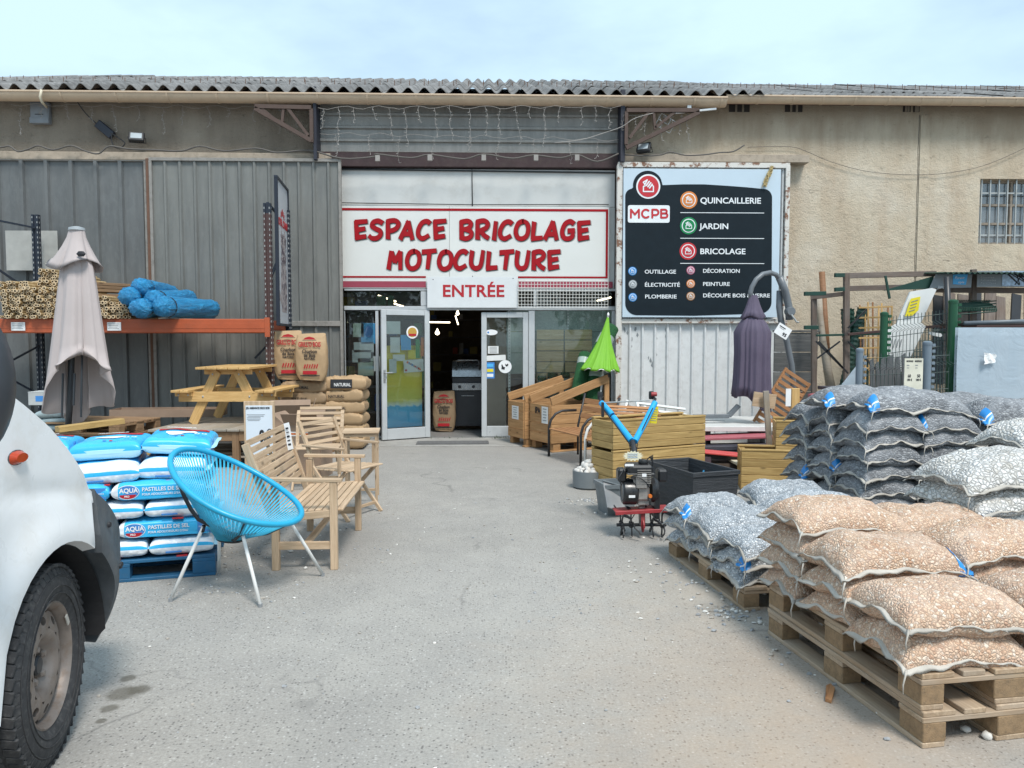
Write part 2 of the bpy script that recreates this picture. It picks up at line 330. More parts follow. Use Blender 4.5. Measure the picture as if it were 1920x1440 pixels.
for i, (px, py, r) in enumerate(((546, 1036, .016), (573, 1067, .014), (625, 1063, .015), (1505, 1152, .016), (1425, 1170, .013), (1598, 1240, .013), (1810, 1372, .02), (1850, 1385, .022), (1648, 1340, .014))):
    g = G(px, py); bm = bmesh.new(); bmesh.ops.create_icosphere(bm, subdivisions=2, radius=1); me = bpy.data.meshes.new('pebble')
    for v in bm.verts: v.co *= r*random.uniform(.8, 1.15); v.co.z *= .7
    bm.to_mesh(me); bm.free(); me.materials.append(STW); me.shade_smooth()
    where = ('left of the bench leg', 'right of the low chair leg', 'at the front foot of the bench', 'beside the lower gravel pallet', 'left of the ochre pallets', 'below the ochre pallets', 'near the frame corner left', 'near the frame corner right', 'in front of the double pallet')[i]
    tag(obj('pebble', me, None, (g.x, g.y, r*.6)), 'single white pebble lying on asphalt '+where, 'pebble', 'white pebbles on the asphalt')
g = G(1556, 1303); q = MB(); q.prism([(-.09, -.012), (.05, -.018), (.09, .004), (.06, .02), (-.08, .014)], .014)
tag(q.build('wood_chip', TEAKD, None, False, (g.x, g.y, .002), (0, 0, R(62))), 'orange brown splinter of wood on the asphalt by pallets', 'wood chip')
# ------------------------------------------------------------------ building
YW = 12.4; YD = 12.22
bld = thing('shop_building', 'long low warehouse shop with corrugated roof and cream plaster wall', 'building', (0, YW, 0))
def BL(v): return (v[0], v[1]-YW, v[2])
def plaster(name, c1, c2, c3, stain, st=.5, z0=5.2, eave_shade=0.):
    m, nt, b = newmat(name); co = coords(nt, rnd=False); n1 = noise(nt, co, .9, 6, .6); n2 = noise(nt, co, 7, 8, .7); n3 = noise(nt, coords(nt, (1.6, 1, .35), False), 1.6, 7, .65)
    c = ramp(nt, n1, [(.3, c1), (.5, c2), (.7, c3)])
    c = mix(nt, ramp(nt, n3, [(.42, 0.), (.68, st)]), c, stain)
    c = mix(nt, ramp(nt, n2, [(.3, .45), (.42, 0.)]), c, tuple(x*.62 for x in c1))
    crk = noise(nt, coords(nt, (1, 1, 2.2), False), 9, 10, .8, 1.5); c = mix(nt, ramp(nt, crk, [(.618, 0.), (.65, .5)]), c, tuple(x*.4 for x in c1))
    if eave_shade:  # shade under the eaves, painted into the plaster colour
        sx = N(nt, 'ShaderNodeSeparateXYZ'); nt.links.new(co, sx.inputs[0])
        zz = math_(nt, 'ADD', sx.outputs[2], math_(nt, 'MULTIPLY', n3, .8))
        c = mix(nt, ramp(nt, math_(nt, 'DIVIDE', zz, 6.), [(.84, 0.), (.93, eave_shade)]), c, tuple(x*.35 for x in stain))
    nt.links.new(c, b.inputs['Base Color']); b.inputs['Roughness'].default_value = .9; b.inputs['Specular IOR Level'].default_value = .2
    h = math_(nt, 'ADD', n2, math_(nt, 'MULTIPLY', noise(nt, co, 40, 6, .7), .5)); h = math_(nt, 'ADD', h, math_(nt, 'MULTIPLY', ramp(nt, crk, [(.62, 0.), (.66, 1.)]), -.8)); bump(nt, b, h, .8, .04); return m
CREAM = plaster('cream_plaster', (.475, .40, .30), (.555, .475, .365), (.60, .54, .445), (.38, .27, .18), .45, eave_shade=.5)
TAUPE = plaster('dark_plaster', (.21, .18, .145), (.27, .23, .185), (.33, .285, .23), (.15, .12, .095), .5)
# left wall band, left wall, right wall (with window hole), entrance surround
w = MB(); XL = -9.5; XE0 = -2.66; XE1 = 2.08
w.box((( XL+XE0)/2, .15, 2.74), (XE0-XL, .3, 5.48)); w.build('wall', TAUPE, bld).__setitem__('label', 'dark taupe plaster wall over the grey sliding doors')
wx0, wx1 = P(1838, 340, YW).x, P(1838, 340, YW).x+1.25; wz0, wz1 = P(1840, 457, YW).z, P(1840, 335, YW).z
w = MB(); XR = 13.0
w.box(((XE1+wx0)/2, .15, 2.74), (wx0-XE1, .3, 5.48)); w.box(((wx1+XR)/2, .15, 2.74), (XR-wx1, .3, 5.48))
w.box(((wx0+wx1)/2, .15, wz0/2), (wx1-wx0, .3, wz0)); w.box(((wx0+wx1)/2, .15, (wz1+5.48)/2), (wx1-wx0, .3, 5.48-wz1))
w.build('wall', CREAM, bld)['label'] = 'cream plaster wall with stains and barred window'
q = MB(); p = P(1725, 205, YW)                       # vertical pilaster joint
q.box((p.x+.09, -.012, 2.65), (.16, .012, 5.1), None, .004); q.build('pilaster', CREAM, bld)
q = MB(); pts = []
for i in range(60): pts.append((p.x-.01+.004*math.sin(i*.7)+random.uniform(-.004, .004), .001, 5.2-i*.088))
q.tube(pts, .005, 4); q.build('crack', BLACKP, bld)
# window: frame, bars, panes
bars = mat('galvanised_bar', (.42, .43, .42), .5, .5, dirt=.3)
win = MB(); win.box(((wx0+wx1)/2, .2, (wz0+wz1)/2), (wx1-wx0, .02, wz1-wz0)); wo = win.build('window', glassmat('old_pane', (.35, .42, .45), .12, .25), bld)
fr = MB()
for z in (wz0+.02, wz0+(wz1-wz0)*.33, wz0+(wz1-wz0)*.62, wz1-.02): fr.box(((wx0+wx1)/2, .17, z), (wx1-wx0, .04, .035))
for x in (wx0+.02, wx1-.02, (wx0+wx1)/2): fr.box((x, .168, (wz0+wz1)/2), (.035, .045, wz1-wz0))
fr.build('frame', mat('rusty_frame', (.3, .25, .2), .7, dirt=.5), wo)
for i in range(9):
    x = wx0+.055+i*(wx1-wx0-.1)/8; q = MB(); q.box((x, .045, (wz0+wz1)/2), (.018, .018, wz1-wz0-.01)); q.build('bar', bars, wo)
for z in (wz0+(wz1-wz0)*.14, wz0+(wz1-wz0)*.79): q = MB(); q.box(((wx0+wx1)/2, .062, z), (wx1-wx0-.02, .014, .022)); q.build('bar', bars, wo)
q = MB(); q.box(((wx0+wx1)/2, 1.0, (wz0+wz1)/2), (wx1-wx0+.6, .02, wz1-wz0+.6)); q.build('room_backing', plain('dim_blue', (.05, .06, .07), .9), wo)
# ledge rails above the doors
RAILC = mat('painted_rail', (.36, .30, .235), .7, var=.15, dirt=.5, bmp=.3)
def rail(x0, x1, zc, y=-.1, d=.2, h=.12, label=None):
    q = MB(); q.box(((x0+x1)/2, y, zc), (x1-x0, d, h), None, .006); o = q.build('ledge', RAILC, bld)
    if label: o['label'] = label
zl = P(200, 292, YW-.2).z
rail(XL, XE0+.2, zl, label='long ledge over the grey sliding doors'); rail(XE1+.0, P(1518, 295, YW-.2).x, P(1300, 296, YW-.2).z, label='short plaster ledge over the dark sign')
# corrugated steel doors
def ribbed(x0, x1, z0, z1, pitch, depth, rib, y, axis='Z', lip=.02):
    """trapezoid ribbed sheet facing -Y; ribs stand proud"""
    xs = []; x = x0
    while x < x1-1e-6:
        for dx, dd in ((0, 0), (pitch-rib-lip*2, 0), (pitch-rib-lip, depth), (pitch-lip, depth)):
            if x+dx < x1: xs.append((x+dx, dd))
        x += pitch
    xs.append((x1, 0)); P0 = [[(a, y-d, z) for z in (z0, z1)] for a, d in xs]; return P0
def steel(name, base, rough=.45, metal=.35, streak=.5, dark=(.1, .1, .1)):
    m, nt, b = newmat(name); co = coords(nt, (5, 5, .5)); n = noise(nt, co, 2, 6, .65); n2 = noise(nt, coords(nt), 1.2, 5)
    c = ramp(nt, n, [(.3, tuple(x*.8 for x in base)), (.7, tuple(min(1, x*1.15) for x in base))]); c = mix(nt, ramp(nt, n2, [(.45, 0.), (.75, streak)]), c, dark)
    n5 = noise(nt, coords(nt, (2.2, 2.2, 1.1)), 6, 6, .6, .6); c = mix(nt, ramp(nt, n5, [(.5, 0.), (.75, streak*.6)]), c, tuple(min(1, x*1.5) for x in base))
    nt.links.new(c, b.inputs['Base Color']); b.inputs['Metallic'].default_value = metal; nt.links.new(ramp(nt, n, [(.3, rough-.08), (.7, rough+.12)]), b.inputs['Roughness']); bump(nt, b, noise(nt, coords(nt), 14, 4), .12, .01); return m
GALV = steel('aged_galvanised', (.18, .183, .172), .55, .12, .35); GALVD = steel('dark_galvanised', (.135, .142, .143), .55, .15)
RUST = mat('rusty_edge', (.14, .075, .05), .85, dirt=.4, bmp=.4)
def sdoor(x0, x1, z0, z1, y, m, pitch, rib, label, depth=.03):
    q = MB(); q.grid(ribbed(x0, x1, z0, z1, pitch, depth, rib, y)); o = q.build('sliding_door', m, bld, fix=False); o['label'] = label
    f = MB(); f.box(((x0+x1)/2, y-.012, z1+.02), (x1-x0+.08, .06, .05), None, .004); f.box((x0-.02, y-.012, (z0+z1)/2), (.045, .06, z1-z0), None, .004); f.box((x1+.02, y-.012, (z0+z1)/2), (.045, .06, z1-z0), None, .004)
    f.build('frame', mat('dull_frame', (.27, .255, .235), .65, .2, dirt=.5), o); return o
yd = YD-YW
x0 = -9.4; x1 = P(272, 400, YD).x; zt = P(300, 302, YD).z
sdoor(x0, x1, .03, zt, yd+.03, GALVD, .375, .05, 'leftmost sliding door of darker wide ribbed steel', .04)
xa = P(288, 400, YD-.06).x; xb = P(636, 400, YD-.06).x
d2 = sdoor(xa, xb, .03, zt-.01, yd-.06, GALV, .227, .028, 'paler ribbed steel sliding door right beside the entrance')
q = MB(); zz = P(600, 607, YD).z; q.box(((xa+xb)/2, yd-.1, zz), (xb-xa, .03, .08), None, .004); q.build('cross_rail', mat('dull_frame', (.3, .29, .27), .65), d2)
q = MB(); q.box((-5.0+0, yd-.02, 2.2), (.07, .1, 4.35), None, .004); o = q.build('rust_post', RUST, bld); o.location.x = x1+.09+5.0
# right white sliding door frame with white ribs
WHP = mat('chipped_white_paint', (.62, .63, .63), .55, var=.06, dirt=.25, dcol=(.25, .22, .19), bmp=.15)
wxa = P(1162, 450, YD).x; wxb = P(1468, 450, YD).x; zsign0 = P(1300, 600, YD).z; ztw = P(1300, 312, YD).z
q = MB(); q.grid(ribbed(wxa, wxb, .03, ztw, .2, .035, .022, yd-.03)); wd = q.build('sliding_door', WHP, bld, fix=False); wd['label'] = 'white ribbed steel sliding door under the dark sign'
f = MB()
f.box(((wxa+wxb)/2, yd-.06, ztw+.0), (wxb-wxa+.1, .1, .08), None, .004); f.box(((wxa+wxb)/2, yd-.06, zsign0-.02), (wxb-wxa+.02, .09, .07), None, .004)
f.box((wxa-.02, yd-.062, ztw/2), (.09, .1, ztw), None, .004); f.box((wxb+.02, yd-.062, ztw/2), (.07, .1, ztw), None, .004)
mrust, nt, b = newmat('white_paint_rust'); co = coords(nt); nn = noise(nt, co, 9, 8, .7); c = mix(nt, ramp(nt, nn, [(.53, 0.), (.6, 1.)]), (.6, .58, .54), (.2, .1, .06)); nt.links.new(c, b.inputs['Base Color']); b.inputs['Roughness'].default_value = .7
f.build('frame', mrust, wd)
chips = MB()      # flaked paint patches
random.seed(4)
for (px, py, s_) in ((1172, 618, .05), (1177, 624, .04), (1192, 617, .05), (1196, 628, .05), (1186, 636, .035), (1185, 650, .04), (1221, 676, .05), (1224, 683, .06), (1250, 618, .05), (1249, 630, .035), (1232, 635, .03), (1232, 665, .03), (1217, 671, .03)):
    c0 = P(px, py, YD-.07); poly = [(c0.x+s_*random.uniform(.25, .75)*math.cos(a*.7)*.6, c0.z+s_*random.uniform(.4, 1.1)*math.sin(a*.7)) for a in range(9)]
    chips.prism(poly, .0015, Matrix(((1, 0, 0), (0, 0, 1), (0, 1, 0))) )
o = chips.build('paint_chip', plain('bare_steel', (.2, .22, .23), .5), wd, loc=(0, yd-.0335, 0))
# roof sheets
ROOFM, nt, b = newmat('fibre_cement'); co = coords(nt); n = noise(nt, co, 7, 8, .75)
c = ramp(nt, n, [(.3, (.075, .073, .072)), (.55, (.19, .185, .18)), (.75, (.33, .33, .32))]); nt.links.new(varied(nt, c, .2), b.inputs['Base Color']); b.inputs['Roughness'].default_value = .9; bump(nt, b, n, .6, .01)
SLOPE = R(19.3)
def sheet(x0, wd_, pitch, amp, s0, s1, zs, y0, parent):
    n = int(wd_/pitch*10); rows = []
    for (s_, dz) in ((s0, 0), (s1, 0)):
        pass
    top = []; 
    for i in range(n+1):
        x = x0+wd_*i/n; h = amp*math.cos(2*math.pi*x/pitch)
        top.append([(x, y0+s_*math.cos(SLOPE)-h*math.sin(SLOPE), zs+s_*math.sin(SLOPE)+h*math.cos(SLOPE)+e) for s_, e in ((s0, -.012), (s0, 0), (s1, 0))])
    q = MB(); q.grid(top)
    return q
EV = P(600, 167.5, 11.98)
def roofpart(xs0, xs1, pitch, amp, zs, y0, rows, lab):
    k = 3.5 if pitch > .2 else 5; wsh = pitch*round(k); nsh = int((xs1-xs0)/wsh)+1
    for r_ in range(rows):
        for i in range(nsh):
            x = xs0+i*wsh
            q = sheet(x, wsh+.04, pitch, amp, r_*1.05, r_*1.05+1.2, zs+.012*(rows-r_)*0+r_*.016*0, y0, bld)
            o = q.build('roof_sheet', ROOFM, bld, smooth=60, fix=False); o.location = (0, -YW, random.uniform(-.006, .012)+(i % 2)*.008-r_*.0+(rows-1-0)*0 + .012*(r_ % 2))
XJ = P(1360, 180, 12.08).x
roofpart(-9.5, XJ, .245, .045, EV.z, 11.98, 6, '')
roofpart(XJ, 13.0, .175, .03, EV.z-.012, 12.05, 6, '')
q = MB()     # roof bolts
for i in range(90):
    x = -9.4+i*.245
    if x > 12.5: break
    for r_ in (1, 2):
        s_ = r_*1.05+.1+random.uniform(-.05, .05); q.tube([(x, 11.98+s_*math.cos(SLOPE)-YW, EV.z+s_*math.sin(SLOPE)+.04), (x, 11.98+s_*math.cos(SLOPE)-YW, EV.z+s_*math.sin(SLOPE)+.12)], .006, 4)
o = q.build('roof_bolts', RUST, bld); o['kind'] = 'stuff'
q = MB(); q.box((1.7, 12.25-YW, EV.z-.02), (22.4, .05, .12)); q.build('eaves_board', mat('red_oxide', (.10, .035, .03), .8, dirt=.4), bld)
q = MB(); q.add([(-9.5, 12.3-YW, EV.z-.03), (13, 12.3-YW, EV.z-.03), (13, 17.5-YW, EV.z-.14+5.5*math.tan(SLOPE)), (-9.5, 17.5-YW, EV.z-.14+5.5*math.tan(SLOPE))], [(0, 1, 2, 3)]); q.build('sky_blocker', mat('blocker_dark', (.10, .085, .07), .9), bld, fix=False)  # dark plane added under the sheets to block sky in the eaves gap
q = MB(); q.box((1.7, 17.5-YW+.3, 5.3), (22.4, .2, 3.6)); q.box((1.7, 17.5-YW+4, 2.6), (22.4, .2, 5.2)); q.build('back_wall', TAUPE, bld)
# gutters
GUT = mat('beige_pvc', (.54, .41, .29), .5, var=.07, scale=3, dirt=.3, dcol=(.25, .2, .15))
def gutter(x0, x1, r, yc, zt_, lab):
    prof = [(-r, .0)]+[(-r*math.cos(a), -r*math.sin(a)) for a in [math.pi*k/14 for k in range(0, 15)]]
    out = [(-r-.012, .004), (-r-.012, -.014)] + prof[1:] + [(r, .01)]
    q = MB(); q.grid([[(x, p[0], p[1]) for p in out] for x in (x0, x1)])
    q.grid([[(x, p[0]*.95, p[1]*.95+.003) for p in out] for x in (x0, x1)])
    q.tube([(x0, -r-.003, .0), (x1, -r-.003, .0)], .011, 8)
    o = q.build('gutter', GUT, bld, smooth=50, loc=(0, yc-YW, zt_), fix=False); o['label'] = lab; return o
rg = .122
rg = .122; g1 = gutter(-9.5, XJ, rg, 12.08, P(600, 174.5, 11.95).z, 'wider beige gutter running over the entrance'); g2 = gutter(XJ, 13., .098, 12.12, P(1600, 180.5, 12.02).z, 'narrower beige gutter section on the right')
def band(o, x, r, w_=.03):
    q = MB(); q.grid([[(xx, -rr*math.cos(a), -rr*math.sin(a)) for a in [math.pi*k/12 for k in range(0, 13)]] for xx, rr in ((x-w_/2, r), (x-w_/2, r+.007), (x+w_/2, r+.007), (x+w_/2, r))]); q.build('bracket', GUT, o, fix=False)
for px in (120, 222, 318, 410, 505, 598, 690, 781, 870, 960, 1050, 1138, 1220, 1300, 1350): band(g1, P(px, 180, 12.08).x, rg)
for px in (1420, 1485, 1540, 1600, 1663, 1725, 1782, 1845, 1900): band(g2, P(px, 185, 12.12).x, .098)
q = MB(); a = P(78, 168, 11.9); bq = P(88, 201, 12.2); q.tube([a, P(75, 182, 11.9), P(79, 192, 11.95), bq], .018, 8)
tag(q.build('overflow_pipe', mat('cream_pvc', (.62, .55, .42), .5), smooth=True), 'short cream pipe hooked over the left end of the gutter', 'pipe')
# vents under right eaves
for (px, w_) in ((1386, .33), (1488, .28), (1700, .12), (1718, .1)):
    c0 = P(px, 203, YW); q = MB(); q.box((c0.x, -.002, c0.z), (w_, .02, .12)); q.build('vent_hole', plain('hole_dark', (.03, .025, .022), .9), bld)
    for k in range(1, 3): q = MB(); q.box((c0.x-w_/2+w_*k/3, -.016, c0.z), (.03, .02, .12)); q.build('vent_brick', TAUPE, bld)
# ------------------------------------------------------------------ entrance
YE = 12.42
def E(px, py, Y=None): return P(px, py, Y or YE)
zc0 = E(800, 289).z; zc1 = E(800, 198).z
hs = steel('stained_siding', (.27, .265, .25), .55, .2, .5, (.12, .11, .1))
q = MB(); rows = []; z = zc1
while z > zc0:
    for dz, dd in ((0, 0), (.135, 0), (.15, .035), (.185, .035)): rows.append((z-dz, dd))
    z -= .2
q.grid([[(x, 12.35-YW-d, zz) for zz, d in rows if zz > zc0-.02] for x in (-2.68, 2.1)]); q.build('horizontal_siding', hs, bld, fix=False)
q = MB(); q.box((-.3, 12.40-YW, (zc0+E(800, 316).z)/2), (4.8, .18, zc0-E(800, 316).z), None, .01); q.build('lintel_beam', mat('maroon_beam', (.05, .028, .03), .7, dirt=.4), bld)
q = MB(); q.box((2.075, 12.2-YW, 4.9), (.07, .3, 1.1), None, .004); q.box((-2.66, 12.2-YW, 4.9), (.05, .3, 1.1), None, .004); q.build('steel_column', plain('navy_steel', (.02, .022, .035), .6), bld)
for sgn, xb_, far in ((1, 2.12, 3.25), (-1, -2.7, -3.55)):
    q = MB()
    z1 = 5.1; yy = 12.02-YW
    q.bar((xb_, yy, 4.55 if sgn > 0 else 4.62), (far, yy, z1), .06, .06); q.bar((xb_, yy, z1+.02), (far, yy, z1+.03), .06, .06)
    q.bar((xb_, yy, 4.6), (xb_, yy, z1), .05, .05); q.bar((xb_+sgn*.05, yy, 4.7), (xb_+sgn*.35, yy, z1), .045, .045); q.bar((xb_+sgn*.42, yy, z1), (xb_+sgn*.45, yy, 4.83), .04, .04); q.bar((xb_+sgn*.45, yy, 4.86), (xb_+sgn*.75, yy, z1), .04, .04)
    q.build('truss', mat('brown_truss', (.085, .055, .045), .8, dirt=.4), bld)
# white panels above and around doors
PAN = mat('white_panel', (.56, .565, .55), .5, var=.05, scale=1.5, dirt=.3, dcol=(.36, .34, .3)); PAN2 = mat('sign_panel', (.66, .665, .64), .4, var=.03, scale=2)
xl, xr = E(638, 400).x, E(1152, 400).x
zt_ = E(800, 317).z; zs1 = E(800, 388).z; zs0 = E(700, 541).z
xm = E(885, 350).x
for a, b_ in ((xl, xm-.004), (xm+.004, xr)):
    q = MB(); q.box(((a+b_)/2, YE-YW-.01, (zt_+zs1)/2), (b_-a, .04, zt_-zs1-.01), None, .003); q.build('upper_panel', PAN, bld)
q = MB(); q.tube([(xl, YE-YW-.05, zt_-.02), (xr, YE-YW-.05, zt_-.05)], .012, 6); q.tube([(xm, YE-YW-.045, zt_), (xm+.01, YE-YW-.045, zs1)], .006, 5); q.tube([(xl, YE-YW-.05, zs1+.05), (xm, YE-YW-.05, zs1+.03), (xr-.1, YE-YW-.05, zs1+.045)], .007, 5); q.build('cable', DARKM, bld)
q = MB(); q.box(((E(1141, 450).x+xr)/2+.003, YE-YW-.012, (zs1+E(700, 541).z)/2), (xr-E(1141, 450).x, .03, zs1-E(700, 541).z)); q.build('side_panel', PAN, bld)
# main shop sign
sg = thing('shop_sign', 'white shop fascia with red lettering and red borders above the entrance', 'sign', (0, YE-.02, 0))
xj = E(843, 450).x; xsr = E(1141, 450).x
for a, b_ in ((xl+.01, xj-.002), (xj+.002, xsr)):
    q = MB(); q.box(((a+b_)/2, -.03, (zs1+zs0)/2+.0), (b_-a, .03, zs1-zs0), None, .002); q.build('panel', PAN2, sg)
REDL = mat('red_lacquer', (.33, .006, .012), .6, spec=.2, var=.08, scale=3); SHD = plain('shadow_print', (.30, .30, .28), .6); OUTL = plain('letter_outline', (.03, .008, .01), .5)
def strip(parent, x0, x1, z0, z1, y, m, name='stripe'): q = MB(); q.box(((x0+x1)/2, y, (z0+z1)/2), (x1-x0, .004, z1-z0)); return q.build(name, m, parent)
strip(sg, xl+.012, xsr-.02, E(700, 396).z, E(700, 391.5).z, -.048, REDL); zb = E(700, 520).z
strip(sg, xl+.012, E(799, 500).x, zb-.012, zb+.016, -.048, REDL); strip(sg, E(971, 500).x, xsr-.02, zb-.012, zb+.016, -.048, REDL)
strip(sg, xsr-.055, xsr-.02, zb+.017, E(700, 396).z-.001, -.048, REDL)
FAD = plain('faded_red', (.30, .045, .075), .6); z_a, z_b = E(700, 537).z, E(700, 529).z
strip(sg, xl+.012, E(799, 500).x, z_a-.02, z_b+.01, -.0475, FAD); strip(sg, E(971, 500).x, xr-.03, z_a-.02, z_b+.01, -.0475, FAD)
# hand-brushed capitals, each a flat cut-out built from tapered strokes
ST = {
 'E': [[(.22, .02), (.1, .96)], [(.06, .92), (.78, .98)], [(.16, .5), (.66, .58)], [(.14, .08), (.74, .16)]],
 'S': [[(.82, .86), (.55, .98), (.26, .92), (.16, .72), (.4, .56), (.68, .44), (.72, .22), (.5, .05), (.2, .04), (.02, .16)]],
 'P': [[(.2, .0), (.14, .96)], [(.1, .92), (.55, .99), (.82, .84), (.74, .6), (.5, .46), (.2, .4)]],
 'A': [[(.02, .02), (.48, .98)], [(.46, .98), (.78, .02)], [(.2, .3), (.7, .3)]],
 'C': [[(.82, .86), (.6, .98), (.3, .86), (.1, .5), (.14, .18), (.4, .04), (.76, .2)]],
 'B': [[(.2, .02), (.12, .96)], [(.08, .92), (.5, 1.), (.74, .86), (.62, .62), (.2, .52)], [(.4, .56), (.76, .42), (.78, .18), (.5, .04), (.16, .08)]],
 'R': [[(.18, .0), (.12, .96)], [(.08, .92), (.52, 1.), (.78, .84), (.68, .6), (.3, .46)], [(.34, .46), (.6, .2), (.86, .06)]],
 'I': [[(.2, .0), (.26, .97)]],
 'O': [[(.5, .97), (.2, .84), (.06, .45), (.2, .1), (.5, .03), (.78, .2), (.86, .58), (.74, .88), (.5, .97)]],
 'L': [[(.18, .97), (.14, .1)], [(.08, .07), (.72, .12)]],
 'G': [[(.8, .86), (.55, .98), (.24, .84), (.08, .45), (.2, .1), (.5, .04), (.74, .16), (.76, .44)], [(.46, .46), (.84, .5)]],
 'M': [[(.04, .02), (.16, .96)], [(.18, .94), (.42, .4)], [(.42, .4), (.74, .96)], [(.74, .96), (.8, .02)]],
 'T': [[(.0, .9), (.86, .98)], [(.46, .94), (.38, .02)]],
 'U': [[(.12, .97), (.08, .35), (.24, .08), (.5, .04), (.72, .22), (.82, .97)]]}
ADV = {'I': .42, 'M': 1.02, 'L': .8, 'E': .86, 'S': .9, 'P': .86}
def brush(ch, h, wd, k):
    """list of polys (x,z) with lens-shaped stroke ends"""
    q = MB()
    for si, st in enumerate(ST[ch]):
        p = [Vector((a[0]*h*.98+.06*a[1]*h, a[1]*h)) for a in st]
        if len(p) > 2:                                       # smooth
            out = []
            cl = (p[0]-p[-1]).length < 1e-4
            for i in range(len(p)-1):
                p0 = p[i-1] if i > 0 else (p[-2] if cl else p[0]); p1, p2 = p[i], p[i+1]; p3 = p[i+2] if i+2 < len(p) else (p[1] if cl else p[-1])
                for t in (0, .25, .5, .75): out.append(.5*((2*p1)+(p2-p0)*t+(2*p0-5*p1+4*p2-p3)*t*t+(3*p1-p0-3*p2+p3)*t**3))
            out.append(p[-1]); p = out
        m = len(p); l, r = [], []
        for i, a in enumerate(p):
            t = (p[min(i+1, m-1)]-p[max(i-1, 0)]).normalized(); nrm = Vector((-t.y, t.x)); f = i/(m-1)
            if len(st) > 2 and (Vector(st[0])-Vector(st[-1])).length < 1e-4 and i in (0, m-1): t = (p[1]-p[-2]).normalized(); nrm = Vector((-t.y, t.x))
            ww = wd*(1.06 if f < .15 else (.88 if f > .9 else 1.))*.5
            if m == 2: ww = wd*.5*(1.08 if i == 0 else .92)
            e = Vector((0, 0)) if 0 < i < m-1 else t*wd*(.18 if i else -.18)
            l.append(a+e+nrm*ww+(t*wd*.12 if i == 0 else Vector((0, 0)))); r.append(a+e-nrm*ww)
        y = si*.0006
        F_ = [(a.x, -y, a.y) for a in l]; B_ = [(a.x, -y, a.y) for a in r]; F2 = [(a.x, .006, a.y) for a in l]; B2 = [(a.x, .006, a.y) for a in r]
        q.grid([[F2[i], F_[i], B_[i], B2[i]] for i in range(m)]); q.add([F2[0], F_[0], B_[0], B2[0]], [(0, 1, 2, 3)]); q.add([F2[-1], F_[-1], B_[-1], B2[-1]], [(0, 1, 2, 3)])
    return q
def sign_line(s, px0, px1, pyt, pyb, parent):
    xa_, xb_ = E(px0, pyt).x, E(px1, pyt).x; z0 = E(px0, pyb).z; h = E(px0, pyt).z-z0
    tot = sum(ADV.get(c, .92) if c != ' ' else .62 for c in s); k = (xb_-xa_)/(tot*h)
    x = xa_
    for i, ch in enumerate(s):
        if ch != ' ':
            dz = ((i*7) % 3-1)*.006; hh = h*.93
            for (m_, wd_, dx, dzz, y) in ((SHD, .27, .018, -.016, -.0465), (OUTL, .29, .003, -.003, -.052), (REDL, .262, 0, 0, -.0585)):
                q = brush(ch, hh, wd_*hh, k); o = q.build('letter' if m_ is REDL else ('letter_shadow' if m_ is SHD else 'letter_outline'), m_, parent, fix=True); o.location = (x+dx, y, z0+dz+dzz); o.scale = (k*.98, 1, 1)
        x += (ADV.get(ch, .92) if ch != ' ' else .62)*h*k
sign_line('ESPACE BRICOLAGE', 664, 1108, 412, 449, sg); sign_line('MOTOCULTURE', 728, 1052, 468, 505, sg)
# entree panel
zE1, zE0 = E(870, 519, 12.3).z, E(870, 577, 12.3).z; xe0, xe1 = E(801, 550, 12.3).x, E(971, 550, 12.3).x
en = thing('entrance_sign', 'plain white panel reading ENTREE in red above the door', 'sign', (0, 12.3, 0))
q = MB(); q.box(((xe0+xe1)/2, 0, (zE0+zE1)/2), (xe1-xe0, .02, zE1-zE0), None, .002); q.build('panel', mat('cool_white_panel', (.66, .68, .69), .4, var=.03), en)
t = text(en, 'lettering', 'ENTR\u00c9E', .262, RED, (E(829, 556, 12.3).x, -.012, E(829, 556, 12.3).z), bold=.006, ext=.002, space=1.03)
bpy.context.view_layer.update(); t.scale.x = (E(944, 556, 12.3).x-E(829, 556, 12.3).x)/max(.1, t.dimensions.x)
for px, py in ((812, 524), (886, 518), (962, 522)):
    q = MB(); c0 = E(px, py, 12.29); q.lathe([(.008, 0), (.006, .004)], 8, Matrix.Rotation(R(90), 3, 'X')); q.build('screw', DARKM, en, loc=(c0.x, -.011, c0.z))
# aluminium frame of the shop front
ALU = mat('white_aluminium', (.52, .54, .55), .35, .15, var=.05, scale=2, dirt=.15)
af = MB()
def fb(px0, py0, px1, py1, d=.07, y=12.4, ch=.004):
    a, b_ = P(px0, py0, y), P(px1, py1, y); af.box(((a.x+b_.x)/2, y-YW, (a.z+b_.z)/2), (abs(b_.x-a.x), d, abs(a.z-b_.z)), None, ch)
fb(646, 541, 1154, 546); fb(646, 574, 1154, 582, .09); fb(789, 546.5, 801, 573.5); fb(991, 582.5, 1002, 822); fb(1000, 546, 1006, 573.5); fb(646, 582.5, 650, 822); fb(1147, 582.5, 1154, 822); fb(704, 582.5, 712, 822)
fb(655, 818, 790, 824, .06); fb(905, 818, 1150, 824, .06)
af.build('front_frame', ALU, bld)
GL = glassmat('shop_glass', (.93, .97, .95), .0, .02)
def pane(px0, py0, px1, py1, y, parent, lab=None):
    a, b_ = P(px0, py0, y), P(px1, py1, y); q = MB(); q.box(((a.x+b_.x)/2, y-YW, (a.z+b_.z)/2), (abs(b_.x-a.x), .006, abs(a.z-b_.z))); o = q.build('pane', GL, parent)
    if lab: o['label'] = lab
    return o
pane(651, 547, 788, 573, 12.41, bld, 'long transom pane left of the entrance sign'); pane(1007, 547, 1146, 573, 12.41, bld, 'transom pane behind the wire mesh')
pane(651, 583, 703, 821, 12.41, bld, 'side pane with pinned posters left of the open door'); pane(1003, 583, 1146, 821, 12.41, bld, 'wide shop pane right of the doors')
